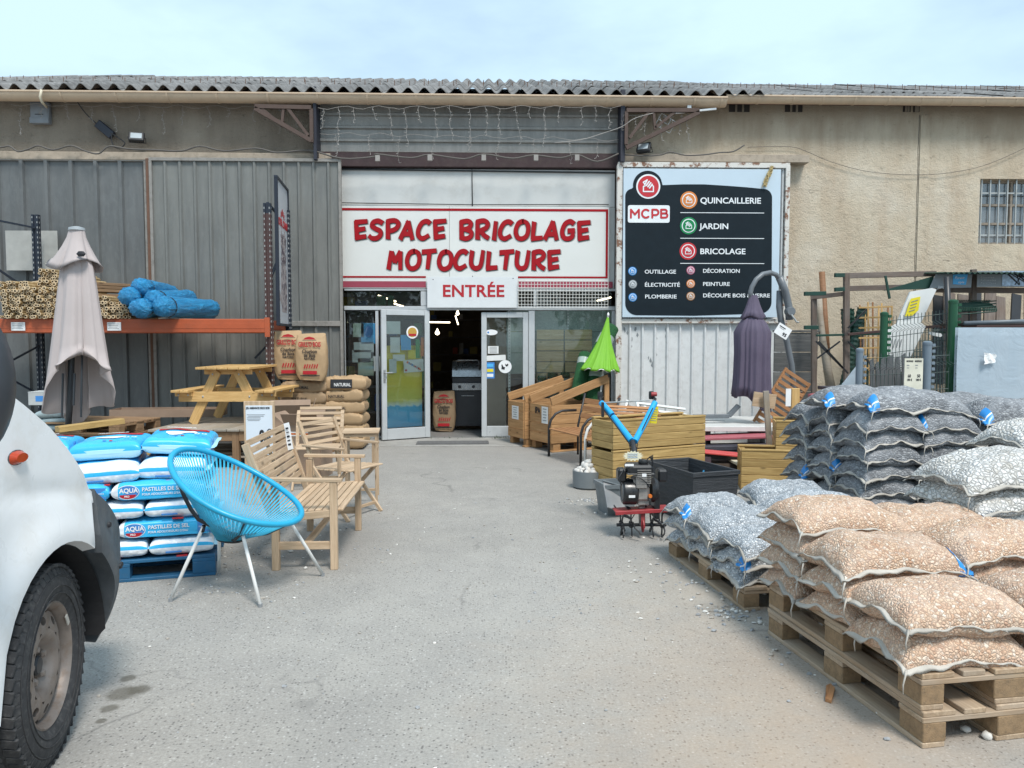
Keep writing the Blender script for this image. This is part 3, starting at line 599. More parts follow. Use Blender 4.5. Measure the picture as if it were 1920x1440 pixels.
# door leaves (left one ajar, swung out)
def leaf(hinge, ang, w_, h_, label, hd=False, z0=.03):
    r = thing('door_leaf', None, None, (hinge[0], hinge[1]-YW, z0), ang); r.parent = bld; r['label'] = label
    f = MB(); t_ = .085
    f.box((t_/2, 0, h_/2), (t_, .05, h_), None, .005); f.box((w_-t_/2, 0, h_/2), (t_, .05, h_), None, .005); f.box((w_/2, 0, h_-t_/2), (w_-2*t_-.002, .048, t_), None, .005); f.box((w_/2, 0, .085), (w_-2*t_-.002, .048, .17), None, .005)
    f.build('frame', ALU, r)
    q = MB(); q.box((w_/2, 0, h_/2+.04), (w_-2*t_, .006, h_-t_-.17)); q.build('glass', GL, r)
    if hd:
        q = MB(); q.box((.045, -.03, 1.0), (.035, .012, .2), None, .004); q.tube([(.045, -.035, 1.05), (.045, -.07, 1.05), (.17, -.07, 1.05)], .009, 8); q.lathe([(.008, 0), (.008, .01)], 10, Matrix.Translation((.045, -.03, .94)) @ Matrix.Rotation(R(90), 4, 'X')) if 0 else None
        q.build('handle', mat('brushed_steel', (.5, .5, .5), .3, .9), r)
    return r
zdt = E(800, 583).z-.03
L1 = P(806, 822, 12.36); l1a = P(716, 829, 11.98)
dx, dy = l1a.x-L1.x, l1a.y-L1.y
wl = math.hypot(dx, dy)
lf1 = leaf((l1a.x, l1a.y), math.degrees(math.atan2(-dy, -dx)), wl, 2.03, 'open glass door leaf swung outward with yellow and blue display behind', True)
r0 = P(903, 800, 12.38).x; r1 = P(990, 800, 12.38).x
lf2 = leaf((r0, 12.38), 0, r1-r0, 2.0, 'right glass door leaf with round dog sticker')
def card(parent, c, w_, h_, m, name='sticker', rot=0, rnd_=False, y=0):
    q = MB()
    if rnd_:
        a = [(w_/2*math.cos(t*math.pi/12), h_/2*math.sin(t*math.pi/12)) for t in range(24)]
    else: a = [(-w_/2, -h_/2), (w_/2, -h_/2), (w_/2, h_/2), (-w_/2, h_/2)]
    q.prism(a, .0015, Matrix.Rotation(R(90), 3, 'X') @ Matrix.Rotation(R(rot), 3, 'Z')); return q.build(name, m, parent, loc=(c[0], c[1], c[2]))
BLUP = plain('blue_print', (.05, .22, .55), .55); SKYP = plain('light_blue_print', (.08, .42, .78), .5); YELP = plain('yellow_print', (.72, .6, .02), .55); GREP = plain('grey_print', (.25, .26, .27), .6); PAPER = plain('paper', (.72, .72, .7), .7); ORP = plain('orange_print', (.65, .16, .02), .5); GRNP = plain('green_print', (.02, .3, .08), .55); CREP = plain('cream_card', (.6, .64, .52), .7)
# display behind left leaf
dspm, nt, b = newmat('display_print'); co = coords(nt, rnd=False); sx = N(nt, 'ShaderNodeSeparateXYZ'); nt.links.new(co, sx.inputs[0]); nn = noise(nt, co, 9, 5, .7); zz = math_(nt, 'ADD', sx.outputs[2], math_(nt, 'MULTIPLY', nn, .16))
c = ramp(nt, math_(nt, 'DIVIDE', zz, 1.6), [(.0, (.06, .45, .85)), (.36, (.14, .55, .88)), (.375, (.85, .88, .8)), (.43, (.75, .72, .15)), (.6, (.8, .66, .06)), (.99, (.85, .74, .12))]); fo = N(nt, 'ShaderNodeTexBrick'); fo.inputs['Scale'].default_value = 3; nt.links.new(c, b.inputs['Base Color']); b.inputs['Roughness'].default_value = .5; bump(nt, b, noise(nt, co, 6, 3), .5, .02)
q = MB(); q.box((wl*.52, .12, .82), (wl-.2, .03, 1.3), None, .003); q.build('display_board', dspm, lf1)
for x_, z_, w_, h_, m_, ro in ((.2, 1.75, .26, .2, PAPER, 0), (.42, 1.52, .17, .24, SKYP, 2), (.24, 1.48, .16, .24, PAPER, 0), (.52, 1.33, .13, .14, YELP, 0), (.62, 1.42, .07, .3, GRNP, 0), (.71, 1.45, .07, .3, ORP, 0), (.3, 1.28, .2, .1, PAPER, 0), (.55, 1.15, .34, .2, PAPER, 3), (.2, 1.15, .12, .22, PAPER, 0)):
    card(lf1, (x_, .02, z_), w_, h_, m_, 'poster', ro)
for k in range(10): card(lf1, (.42+.26*((k*37) % 10)/10, .017, 1.08+.14*((k*23) % 10)/10), .035, .028, (RED, GREP, BLUP, ORP)[k % 4], 'print', k*20)
card(lf1, (.52, -.006, 1.68), .2, .2, WHITE, 'round_sticker', 0, True); card(lf1, (.52, -.009, 1.68), .15, .15, plain('ochre_print', (.5, .3, .05), .6), 'print', 0, True); card(lf1, (.52, -.012, 1.64), .13, .035, RED, 'print')
# stickers on right leaf
card(lf2, (.16, -.006, 1.68), .2, .09, WHITE, 'oval_sticker', 0, True); card(lf2, (.11, -.009, 1.68), .03, .03, BLUP, 'print', 0, True); card(lf2, (.19, -.006, 1.4), .17, .12, PAPER, 'notice'); card(lf2, (.22, -.007, 1.27), .34, .085, PAPER, 'notice', 3)
for k in range(5): card(lf2, (.19, -.009, 1.44-k*.02), .12, .005, GREP, 'print_line')
card(lf2, (.14, -.006, 1.07), .14, .26, BLUP, 'notice')
for k in range(3): card(lf2, (.14, -.009, 1.15-k*.08), .1, .05, (SKYP, YELP, WHITE)[k], 'print')
card(lf2, (.38, -.006, 1.13), .21, .21, WHITE, 'round_sticker', 0, True)
q = MB(); Mx = Matrix.Rotation(R(90), 3, 'X'); q.prism([(-.06, .03), (-.045, .035), (-.03, .0), (.0, -.01), (-.01, -.05), (-.03, -.045), (-.06, -.04), (-.055, -.0)], .001, Mx); q.prism([(.0, .05), (.02, .03), (.045, .05), (.055, .03), (.04, .01), (.02, .0), (.005, .02)], .001, Mx); q.build('dog_print', BLACKP, lf2, loc=(.38, -.0095, 1.13))
# posters behind the side pane
for px, py, w_, h_, m_ in ((672, 619, .17, .22, CREP), (691, 625, .24, .33, SKYP), (682, 651, .32, .16, PAPER), (678, 668, .3, .2, PAPER), (686, 688, .25, .28, CREP), (706, 682, .12, .24, PAPER)):
    c0 = P(px, py, 12.45); card(bld, (c0.x, c0.y-YW, c0.z), w_, h_, m_, 'poster')
c0 = P(691, 622, 12.44); card(bld, (c0.x, c0.y-YW, c0.z), .14, .18, BLUP, 'print', 0, True)
# sales wire mesh sheet leaning over the transom
wm = thing('wire_mesh_panel', 'white welded wire mesh sheet fixed over the right transom', 'wire mesh', (0, 12.25, 0)); q = MB()
xa0, xa1 = P(972, 550, 12.25).x, P(1140, 550, 12.25).x; za0, za1 = P(1000, 577, 12.25).z, P(1000, 527, 12.25).z
for i in range(29): x = xa0+(xa1-xa0)*i/28; q.tube([(x, 0, za0), (x, 0, za1)], .0042, 5)
for i in range(9): z = za0+(za1-za0)*i/8; q.tube([(xa0, -.004, z), (xa1, -.004, z)], .0042, 5)
q.build('wires', plain('white_wire', (.7, .7, .66), .5), wm)['kind'] = 'stuff'
# ------------------------------------------------------------------ interior
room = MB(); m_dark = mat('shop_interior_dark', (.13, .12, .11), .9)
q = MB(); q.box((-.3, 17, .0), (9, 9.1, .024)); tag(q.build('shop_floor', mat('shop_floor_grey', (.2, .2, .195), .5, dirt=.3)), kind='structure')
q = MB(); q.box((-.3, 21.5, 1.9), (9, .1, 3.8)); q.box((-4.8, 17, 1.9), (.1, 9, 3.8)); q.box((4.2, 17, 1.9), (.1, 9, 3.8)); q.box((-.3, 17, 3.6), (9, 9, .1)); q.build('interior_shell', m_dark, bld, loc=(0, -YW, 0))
RB = mat('red_joist', (.22, .03, .025), .7)
for k in range(6): q = MB(); q.box((-.3, 13.6+k*1.2, 2.75+.03*k), (8.9, .1, .16)); q.build('ceiling_joist', RB, bld, loc=(0, -YW, 0))
lampm = plain('tube_glow', (1, .9, .7), .5, em=(1, .84, .6), est=3)
for (px, py, Y, dx, dz) in ((724, 559, 15, .3, -.1), (745, 571, 17, .2, -.06), (1135, 560, 14.5, .3, .08), (824, 604, 18, .45, 0), (856, 600, 19, .05, -.2)):
    c0 = P(px, py, Y); q = MB(); q.tube([c0-V(dx/2, 0, dz/2)*1., c0+V(dx/2, .3, dz/2)], .016, 8); tag(q.build('tube_light', lampm), {724: 'left glowing fluorescent tube seen through the left transom', 745: 'smaller farther fluorescent tube behind left transom', 1135: 'glowing tube at right end behind mesh transom', 824: 'horizontal fluorescent tube deep inside the doorway', 856: 'steep fluorescent tube deep inside the doorway'}[px], 'light', 'ceiling tubes inside the shop')
for (px, py, Y, r) in ((820, 624, 16.5, .05), (858, 588, 15, .035)):
    c0 = P(px, py, Y); q = MB(); q.lathe([(.001, -r), (r*.7, -r*.7), (r, 0), (r*.6, r*.8), (.015, r*1.4), (.01, r*1.8)], 12, caps=False); tag(q.build('bulb', lampm, loc=c0), 'warm glowing bulb hanging inside the doorway' if r > .04 else 'small bulb hanging at top of the doorway', 'light bulb')
# shelving inside
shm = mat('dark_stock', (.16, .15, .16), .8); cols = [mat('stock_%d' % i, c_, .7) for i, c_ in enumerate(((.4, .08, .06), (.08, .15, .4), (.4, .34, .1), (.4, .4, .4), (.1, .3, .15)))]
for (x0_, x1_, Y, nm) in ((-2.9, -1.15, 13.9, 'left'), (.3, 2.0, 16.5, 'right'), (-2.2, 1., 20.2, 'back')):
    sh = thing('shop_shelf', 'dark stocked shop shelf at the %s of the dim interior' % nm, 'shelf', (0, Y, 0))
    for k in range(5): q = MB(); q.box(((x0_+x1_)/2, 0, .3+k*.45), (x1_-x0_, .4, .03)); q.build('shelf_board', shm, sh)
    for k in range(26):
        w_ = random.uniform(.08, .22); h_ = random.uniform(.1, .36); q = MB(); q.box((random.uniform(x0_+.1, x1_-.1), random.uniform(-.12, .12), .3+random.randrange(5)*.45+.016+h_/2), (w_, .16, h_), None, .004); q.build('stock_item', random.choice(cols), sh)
# barbecue
bb = thing('gas_barbecue', 'black gas barbecue with steel lid just inside the open doorway', 'barbecue', (P(878, 795, 13.6).x, 13.6, .02))
STL = mat('steel_lid', (.32, .33, .34), .3, .8); blk = mat('black_enamel', (.02, .022, .028), .35)
def bx(parent, name, c, d, m, ch=.006): q = MB(); q.box(c, d, None, ch); return q.build(name, m, parent)
bx(bb, 'cabinet', (0, 0, .38), (.52, .5, .62), blk); bx(bb, 'control_panel', (0, -.27, .76), (.54, .05, .13), STL); bx(bb, 'firebox', (0, 0, .86), (.54, .48, .12), blk)
q = MB(); q.grid([[(x, .24*math.cos(a)*-1, .93+.27*math.sin(a)) for a in [math.pi*k/10 for k in range(11)]] for x in (-.27, -.26, .26, .27)]); q.build('lid', STL, bb, smooth=True, fix=False)
q = MB(); q.tube([(-.2, -.22, 1.05), (-.2, -.3, 1.2), (-.17, -.31, 1.22), (.17, -.31, 1.22), (.2, -.3, 1.2), (.2, -.22, 1.05)], .012, 8); q.build('handle', STL, bb)
for x in (-.14, .1): q = MB(); q.lathe([(.03, 0), (.026, .03)], 12, Matrix.Rotation(R(90), 3, 'X')); q.build('knob', blk, bb, loc=(x, -.29, .76))
bx(bb, 'door_handle', (0, -.255, .6), (.22, .02, .015), STL, .003)
for x in (-.24, .24):
    for y in (-.2, .2): bx(bb, 'leg', (x, y, .035), (.04, .04, .07), blk, .002)
# perforated gondola back panels behind the right pane
pg = mat('perforated_panel', (.40, .47, .44), .6, scale=60, var=.15)
gp = thing('gondola_panel', 'pale green perforated display wall behind the right shop pane', 'display rack', (0, 12.75, 0))
a, b_ = P(950, 590, 12.75), P(1146, 690, 12.75)
for k in range(3): bx(gp, 'back_panel', ((a.x+b_.x)/2, 0, 1.9-k*.35), (b_.x-a.x, .01, .342), pg, .001)
for px in (955, 1065): q = MB(); x = P(px, 600, 12.72).x; q.box((x, -.02, 1.1), (.035, .03, 2.1)); q.build('upright', WHITE, gp); q = MB(); [q.box((x, -.037, .1+k*.05), (.01, .002, .022)) for k in range(40)]; o = q.build('slots', BLACKP, gp); o['kind'] = 'stuff'
bx(gp, 'brown_card', (P(931, 700, 12.7).x-.02, -.04, 1.05), (.36, .01, 1.9), mat('brown_card', (.17, .13, .09), .8), .001)
sl = thing('slatted_wood_screen', 'horizontal timber screen panels standing behind the right pane', 'fence panel', (0, 12.6, 0))
a, b_ = P(1005, 617, 12.6), P(1110, 800, 12.6)
for k in range(9):
    for h_ in (0, 1):
        xa_ = a.x+(b_.x-a.x)*h_/2+.01; xb_ = a.x+(b_.x-a.x)*(h_+1)/2-.01; pl(sl, 'slat', (xa_, random.uniform(-.01, .01), a.z-.09-k*.178), (xb_, random.uniform(-.01, .01), a.z-.09-k*.178), .02, .165, wood('pale_screen', (.62, .42, .22), (.85, .66, .42)), up=(0, 0, 1))
for (px, py, r, h_, m_, lb) in ((1016, 716, .07, .2, GRNP, 'first'), (1036, 712, .08, .24, GRNP, 'second'), (1060, 712, .075, .24, GRNP, 'third')):
    c0 = P(px, py, 12.5); q = MB(); q.lathe([(r, -h_/2-.2), (r, h_/2*.2)], 16, mi=1); q.lathe([(r*1.01, h_/2*.2+.001), (r*1.0, h_/2)], 16, mi=0); tag(q.build('grass_roll', [plain('roll_green', (.015, .09, .035), .8), plain('roll_wrap', (.4, .47, .45), .4)], None, True, c0), lb+' small green roll in clear wrap behind the right pane', 'roll', 'rolls behind the shop pane')
# doormat
dm = MB(); a = P(778, 836, 11.5); 
o = thing('doormat', 'grey ribbed doormat in front of the open doorway', 'doormat', (-.56, 11.72, .018), 1.5); bx(o, 'base', (0, 0, 0), (1.1, .34, .016), mat('mat_grey', (.10, .1, .1), .95), .003)
q = MB(); [q.box((-.53+k*.0195, 0, .011), (.008, .32, .008)) for k in range(55)]; q.build('ribs', mat('mat_grey2', (.17, .17, .17), .95), o)['kind'] = 'stuff'
# weeds at the threshold
q = MB()
for k in range(260):
    x = random.choice((random.uniform(-1.9, -1.2), random.uniform(.05, .6), random.uniform(-2.3, 2))); y = random.uniform(12.22, 12.34); h_ = random.uniform(.02, .07); a = random.uniform(0, 6.3); d = V(math.cos(a), math.sin(a), 0)*.006
    q.add([V(x, y, 0)-d, V(x, y, 0)+d, V(x+random.uniform(-.04, .04), y-random.uniform(0, .04), h_)], [(0, 1, 2)])
tag(q.build('weeds', mat('weed_green', (.06, .1, .03), .8), fix=False), 'small green weeds growing along the threshold', 'weeds', kind='stuff')
# ------------------------------------------------------------------ MCPB sign
ms = thing('store_directory_sign', 'large dark sign listing departments with red MCPB logo on white board', 'sign', (0, YD-.13, 0)); YS = YD-.13
def Q(px, py): v = P(px, py, YS); return (v.x, v.z)
x0, z1 = Q(1169, 316); x1, _ = Q(1464, 316); _, z0 = Q(1300, 595)
bx(ms, 'board', ((x0+x1)/2, 0, (z0+z1)/2), (x1-x0, .025, z1-z0), mat('cool_board', (.50, .60, .68), .4, var=.03, scale=2), .003)
MX = Matrix(((1, 0, 0), (0, 0, 1), (0, 1, 0)))       # poly (x,z) -> world, thickness along y
def flat(parent, poly, y, m, name): q = MB(); q.prism(poly, .003, MX); return q.build(name, m, parent, loc=(0, y-.003, 0))
def zpoly(pts): return [Q(*p) for p in pts]
def arc(cx, cy, r, a0, a1, n=12): return [(cx+r*math.cos(R(a0+(a1-a0)*k/n)), cy-r*math.sin(R(a0+(a1-a0)*k/n))) for k in range(n+1)]
panel = [(1172, 368)]+arc(1186, 368, 14, 180, 100, 6)+arc(1214, 348, 27.5, 188, 25, 20)+[(1242, 347.5), (1280, 346), (1320, 346), (1360, 348.5), (1400, 351.5), (1425, 354)]+arc(1430, 371, 17, 70, 0, 6)+[(1446.5, 480), (1446, 560)]+arc(1424, 566, 22, 0, -90, 8)+[(1300, 592), (1200, 591)]+arc(1194, 569, 22, 270, 180, 8)+[(1172, 480)]
NAVY = mat('dark_navy_vinyl', (.011, .018, .024), .5, var=.1, spec=.15)
flat(ms, zpoly(panel), -.0135, NAVY, 'dark_panel')
def disc(cx, cy, r, m, y, n=40, name='disc'): c0 = Q(cx, cy); rr = r/FPX*YS; return flat(ms, [(c0[0]+rr*math.cos(2*math.pi*k/n), c0[1]+rr*math.sin(2*math.pi*k/n)) for k in range(n)], y, m, name)
def stroke(parent, pts, w_, y, m, name='glyph', q=None, lay=0):
    own = q is None; q = q or MB()
    for i in range(len(pts)-1):
        a, b_ = Vector(pts[i]), Vector(pts[i+1]); t = (b_-a).normalized(); nn = Vector((-t.y, t.x))*w_/2; poly = []
        for k in range(7): an = math.pi*k/6; poly.append(b_+nn*math.cos(an)+t*w_/2*math.sin(an))
        for k in range(7): an = math.pi*k/6; poly.append(a-nn*math.cos(an)-t*w_/2*math.sin(an))
        q.prism([tuple(p) for p in poly], .0015+.0002*((i+lay) % 5), Matrix(((1, 0, 0), (0, 0, -1), (0, 1, 0))))
    return q.build(name, m, parent, loc=(0, y, 0)) if own else q
def glyph(cx, cy, r, m, y):
    c0 = Q(cx, cy); k = r/FPX*YS; T = lambda a, b_: (c0[0]+a*k, c0[1]+b_*k); q = MB(); w_ = .115*k
    stroke(None, [T(-.3, .05), T(-.48, -.02), T(-.48, -.5), T(.5, -.5), T(.5, .0), T(.36, .12)], w_, 0, m, q=q); stroke(None, [T(-.5, .4), T(-.12, .62)], w_, 0, m, q=q, lay=1); stroke(None, [T(-.36, .2), T(-.5, .4)], w_, 0, m, q=q, lay=2)
    for j, (a, b_, c_, d_) in enumerate(((-.12, .62, -.38, .1), (.08, .48, -.2, .08), (.24, .34, -.04, -.04), (.38, .2, .12, -.16))): stroke(None, [T(a, b_), T(c_, d_)], w_*1.15, 0, m, q=q, lay=j)
    return q.build('house_hand_logo', m, ms, loc=(0, y, 0))
ORG = plain('sign_orange', (.62, .2, .04), .4); GRN = plain('sign_green', (.0, .2, .06), .4); RDD = plain('sign_red', (.50, .022, .03), .4); SB = plain('sign_blue', (.04, .25, .6), .4); SGY = plain('sign_grey', (.25, .27, .28), .4); SBR = plain('sign_brown', (.42, .2, .08), .4); SPK = plain('sign_pink', (.42, .1, .17), .4); SWH = plain('sign_white', (.75, .78, .8), .4)
def roundel(cx, cy, r, m):
    disc(cx, cy, r, m, -.017, name='roundel'); disc(cx, cy, r*.8, SWH, -.0205, name='ring'); disc(cx, cy, r*.69, m, -.024, name='roundel_centre'); glyph(cx, cy, r*.68, SWH, -.0285)
disc(1215, 350, 22.5, SWH, -.017, name='ring'); disc(1215, 350, 19.5, RDD, -.0205, name='roundel'); glyph(1215, 350, 19, SWH, -.025)
for cx, cy, m_ in ((1291, 375.5, ORG), (1290.5, 423.5, GRN), (1289.5, 471, RDD)): roundel(cx, cy, 16, m_)
for cx, cy, m_ in ((1185.5, 508.5, SB), (1186, 533, SGY), (1186, 557.5, SB), (1294.5, 507, SPK), (1294.5, 532, ORG), (1294.5, 555.5, SBR)): roundel(cx, cy, 8, m_)
a = Q(1177, 385); b_ = Q(1255, 418); rr = .03
def rrect(x0, z0, x1, z1, r): return [(x1-r+r*math.cos(R(t)), z1-r+r*math.sin(R(t))) for t in (0, 30, 60, 90)]+[(x0+r+r*math.cos(R(t)), z1-r+r*math.sin(R(t))) for t in (90, 120, 150, 180)]+[(x0+r+r*math.cos(R(t)), z0+r+r*math.sin(R(t))) for t in (180, 210, 240, 270)]+[(x1-r+r*math.cos(R(t)), z0+r+r*math.sin(R(t))) for t in (270, 300, 330, 360)]
flat(ms, rrect(a[0], b_[1], b_[0], a[1], rr), -.017, SWH, 'logo_plate')
def stext(s, px0, px1, pyb, hpx, m, y, bold, parent=None):
    c0 = Q(px0, pyb); c1 = Q(px1, pyb); h = hpx/FPX*YS; t = text(parent or ms, 'lettering', s, h/.72, m, (c0[0], y, c0[1]), bold=bold, ext=.0015); bpy.context.view_layer.update()
    t.scale.x = (c1[0]-c0[0])/max(.01, t.dimensions.x/1.0); return t
def mc(pts): return [Q(*p) for p in pts]
q = MB(); w_ = 3.6/FPX*YS
def aa_(cx, cy, rx, ry, a0, a1, n=10): return [(cx+rx*math.cos(R(a0+(a1-a0)*k/n)), cy-ry*math.sin(R(a0+(a1-a0)*k/n))) for k in range(n+1)]
for L2 in ([(1182.5, 408.5), (1182.5, 393.5), (1190, 402.5), (1197.5, 393.5), (1197.5, 408.5)], aa_(1210.5, 401, 7.3, 7.6, 48, 312), [(1222.5, 408.5), (1222.5, 393.5), (1229, 393.5)]+aa_(1229, 398.5, 5, 5, 90, -90)+[(1223, 403.5)], [(1239, 408.5), (1239, 393.5), (1246, 393.5)]+aa_(1246, 397, 3.6, 3.5, 90, -90, 6)+[(1239, 400.5), (1247, 400.6)]+aa_(1247, 404.5, 3.9, 3.9, 90, -90, 6)+[(1239, 408.5)]): stroke(None, mc(L2), w_, 0, RDD, q=q)
q.build('lettering', RDD, ms, loc=(0, -.0225, 0))
for s_, a_, b2, c_, h_ in (('QUINCAILLERIE', 1312, 1425.5, 381.5, 11), ('JARDIN', 1311.5, 1366, 429.5, 10.5), ('BRICOLAGE', 1311.5, 1396, 476.5, 10.5), ('OUTILLAGE', 1208, 1266.5, 513, 7.2), ('\u00c9LECTRICIT\u00c9', 1208, 1273.5, 537.5, 7.2), ('PLOMBERIE', 1208.5, 1267.5, 559.5, 7.2), ('D\u00c9CORATION', 1317, 1385.5, 511.5, 7.2), ('PEINTURE', 1317, 1367, 536, 7.2), ('D\u00c9COUPE BOIS & VERRE', 1317, 1442, 557.5, 7.2)):
    stext(s_, a_, b2, c_, h_, SWH, -.0185, .0022 if h_ > 9 else .0012)
for py in (399, 447, 494): a = Q(1275, py); b2 = Q(1432, py); flat(ms, [(a[0], a[1]-.005), (b2[0], a[1]-.005), (b2[0], a[1]+.005), (a[0], a[1]+.005)], -.017, SWH, 'line')
# wasp-nest like mud deposit at the corner
q = MB(); random.seed(3)
for k in range(70):
    t = random.random(); c0 = Q(1430+14*t+random.uniform(-3, 3)*(1.2-t*.5), 352-32*t+random.uniform(-4, 4)); a = random.uniform(-.4, .4)
    q.bar((c0[0], -.03-random.random()*.03, c0[1]), (c0[0]+.03*math.sin(a+.5), -.03-random.random()*.03, c0[1]+random.uniform(.03, .08)), .012, .012)
tag(q.build('straw_clump', mat('straw', (.42, .33, .16), .85, var=.4, scale=30), loc=(0, YS, 0)), 'dry straw nest remnant stuck on top corner of dark sign', 'nest')
# wall fittings left
ab = thing('alarm_box', 'grey wall alarm box under the left gutter', 'alarm', (P(80, 212, YW).x, YW-.05, P(80, 214, YW).z)); GREYP = mat('grey_plastic', (.2, .215, .235), .5)
bx(ab, 'case', (0, 0, 0), (.29, .1, .34), GREYP, .02); bx(ab, 'slot', (0, -.052, -.03), (.13, .004, .012), BLACKP, .001); bx(ab, 'lower_cover', (0, -.05, -.12), (.29, .02, .09), GREYP, .008)
def flood(loc, rot, label):
    t = thing('floodlight', label, 'floodlight', loc, rot); bx(t, 'housing', (0, 0, 0), (.22, .06, .16), DARKM, .01)
    q = MB(); [q.box((-.08+k*.032, .045, 0), (.008, .04, .12)) for k in range(6)]; q.build('cooling_fins', DARKM, t)
    bx(t, 'lens', (0, -.034, 0), (.16, .006, .1), mat('lens_glass', (.4, .45, .48), .15), .002); q = MB(); q.tube([(-.12, 0, 0), (-.12, .1, -.02), (.12, .1, -.02), (.12, 0, 0)], .008, 6); q.build('bracket', DARKM, t)
flood(P(256, 257, 12.2), (R(-28), 0, R(14)), 'black floodlight on the left wall above the grey doors'); flood(P(1207, 277, 12.1), (R(-25), 0, R(-30)), 'weathered floodlight right of the entrance roof bracket')
tr = thing('cable_transformer', 'black power supply hanging on cable on left wall', 'power supply', P(197, 243, 12.33), (0, R(40), 0)); bx(tr, 'body', (0, 0, 0), (.3, .07, .13), plain('black_plastic', (.012, .014, .025), .4), .01)
def cable(name, pts, r, m, label, cat, parent=None):
    out = []
    for i in range(len(pts)-1):
        p0 = pts[max(i-1, 0)]; p1, p2 = pts[i], pts[i+1]; p3 = pts[min(i+2, len(pts)-1)]
        for t in (0, .25, .5, .75): out.append(.5*((2*p1)+(p2-p0)*t+(2*p0-5*p1+4*p2-p3)*t*t+(3*p1-p0-3*p2+p3)*t**3))
    out.append(pts[-1]); q = MB(); q.tube(out, r, 6); o = q.build(name, m, parent, True); 
    if label: tag(o, label, cat)
    return o
CBL = plain('black_cable', (.03, .03, .032), .6); CGY = plain('grey_cable', (.11, .10, .09), .7)
cable('cable', [P(145, 191, 12.2), P(160, 212, 12.3), P(182, 233, 12.34)], .009, CBL, 'thin black cable from gutter down to the power supply', 'cable')
cable('cable', [P(208, 250, 12.3), P(222, 258, 12.3), P(234, 268, 12.3), P(226, 277, 12.3), P(214, 275, 12.3), P(209, 262, 12.3), P(210, 252, 12.3)], .01, CBL, 'looped black cable hanging below the power supply', 'cable')
pts = []; x = 0
for (px, py) in ((-60, 277), (0, 276), (18, 274), (34, 284), (55, 279), (72, 273), (100, 281), (133, 273), (160, 283), (185, 288), (205, 274), (240, 279), (290, 281), (340, 283), (375, 274), (420, 283), (480, 278), (520, 286), (580, 282), (640, 297), (700, 294), (706, 289), (770, 296), (806, 290), (870, 298), (907, 289), (960, 297), (1000, 291), (1050, 296), (1082, 290), (1120, 303), (1160, 288)): pts.append(P(px, py, 12.1))
cable('wall_cable', pts, .013, CGY, 'long sagging grey cable pinned along the ledge', 'cable')
pts = [P(px, py, 12.08) for px, py in ((1165, 290), (1210, 292), (1240, 290), (1257, 285), (1285, 291), (1320, 290), (1350, 286), (1375, 284), (1396, 272))]; cable('wall_cable', pts, .011, CGY, 'grey cable running along the ledge above the dark sign', 'cable')
pts = [P(px, py, 12.36) for px, py in ((1402, 276), (1480, 275), (1512, 284), (1560, 304), (1630, 322), (1720, 328), (1800, 321), (1860, 305), (1925, 276))]; cable('catenary_wire', pts, .004, CGY, 'thin wire sagging across the cream wall', 'wire')
for k, (px, py) in enumerate(((708, 297), (806, 296), (907, 296), (1005, 296), (1082, 296))):
    c0 = P(px, py, 12.05); bx(None, 'cable_clip', tuple(c0), (.07, .04, .09), mat('pale_clip', (.3, .28, .26), .7), .004); o = bpy.data.objects['cable_clip' if k == 0 else 'cable_clip.%03d' % k]; tag(o, 'small pale junction clip on beam, number %s from the left over the entrance' % ('one', 'two', 'three', 'four', 'five')[k], 'cable clip', 'junction clips over the entrance')
# icicle string lights
IC = plain('white_lead', (.33, .31, .29), .7); random.seed(11)
def icicles(px0, px1, py0, py1, n, Y, lmin, lmax, label, seg=60):
    q = MB(); top = [P(px0+(px1-px0)*k/seg, py0+(py1-py0)*k/seg+2.5*math.sin(k*.9)+random.uniform(-1, 1), Y) for k in range(seg+1)]; q.tube(top, .0032, 4)
    for i in range(n):
        p0 = top[int((i+.5)/n*seg)].copy(); ln = random.uniform(lmin, lmax); m = int(ln/.06)+2; pts = [p0]
        for j in range(m): pts.append(pts[-1]+V(random.uniform(-.022, .022), random.uniform(-.01, .01), -ln/m))
        q.tube(pts, .003, 4)
        for p in pts[1:]:
            d = V(random.uniform(-1, 1), -.3, random.uniform(-1, .6)).normalized()*.035; q.tube([p, p+d], [.003, .005], 4)
    tag(q.build('string_lights', IC, fix=False), label, 'string lights', 'icicle lights along the eaves')
icicles(596, 1165, 202, 200, 19, 12.0, .12, .62, 'unlit white icicle light string under the gutter over the entrance'); icicles(600, 1160, 250, 262, 9, 12.15, .1, .4, 'second lower icicle string across the ribbed siding')
icicles(20, 590, 196, 203, 13, 12.25, .1, .55, 'unlit icicle string hanging on the left taupe wall'); icicles(1170, 1300, 215, 210, 9, 12.05, .2, .5, 'tangled icicle string hanging at the right roof bracket', 12)
pts = [P(px, py, 12.0) for px, py in ((1040, 268), (1090, 262), (1130, 250), (1165, 238), (1190, 222), (1225, 212))]; cable('lead_wire', pts, .006, IC, 'white lead wire slung up to the right roof bracket', 'wire')
# small tilted grille and white bracket near right truss
gr = thing('small_grille', 'small tilted white wire grille hanging by the right roof bracket', 'grille', P(1248, 231, 12.1), (0, R(30), 0)); q = MB()
for k in range(4): q.bar((-.13+k*.087, 0, -.1), (-.13+k*.087, 0, .1), .008, .008)
for k in range(3): q.bar((-.13, .005, -.1+k*.1), (.13, .005, -.1+k*.1), .008, .008)
q.build('wires', SWH, gr); q = MB(); q.bar(P(1265, 212, 12.05), P(1343, 204, 12.05), .03, .03, ch=.003); q.box(tuple(P(1292, 203, 12.05)), (.06, .05, .12)); tag(q.build('antenna_bar', SWH), 'white metal antenna bar under the gutter right of entrance', 'antenna')
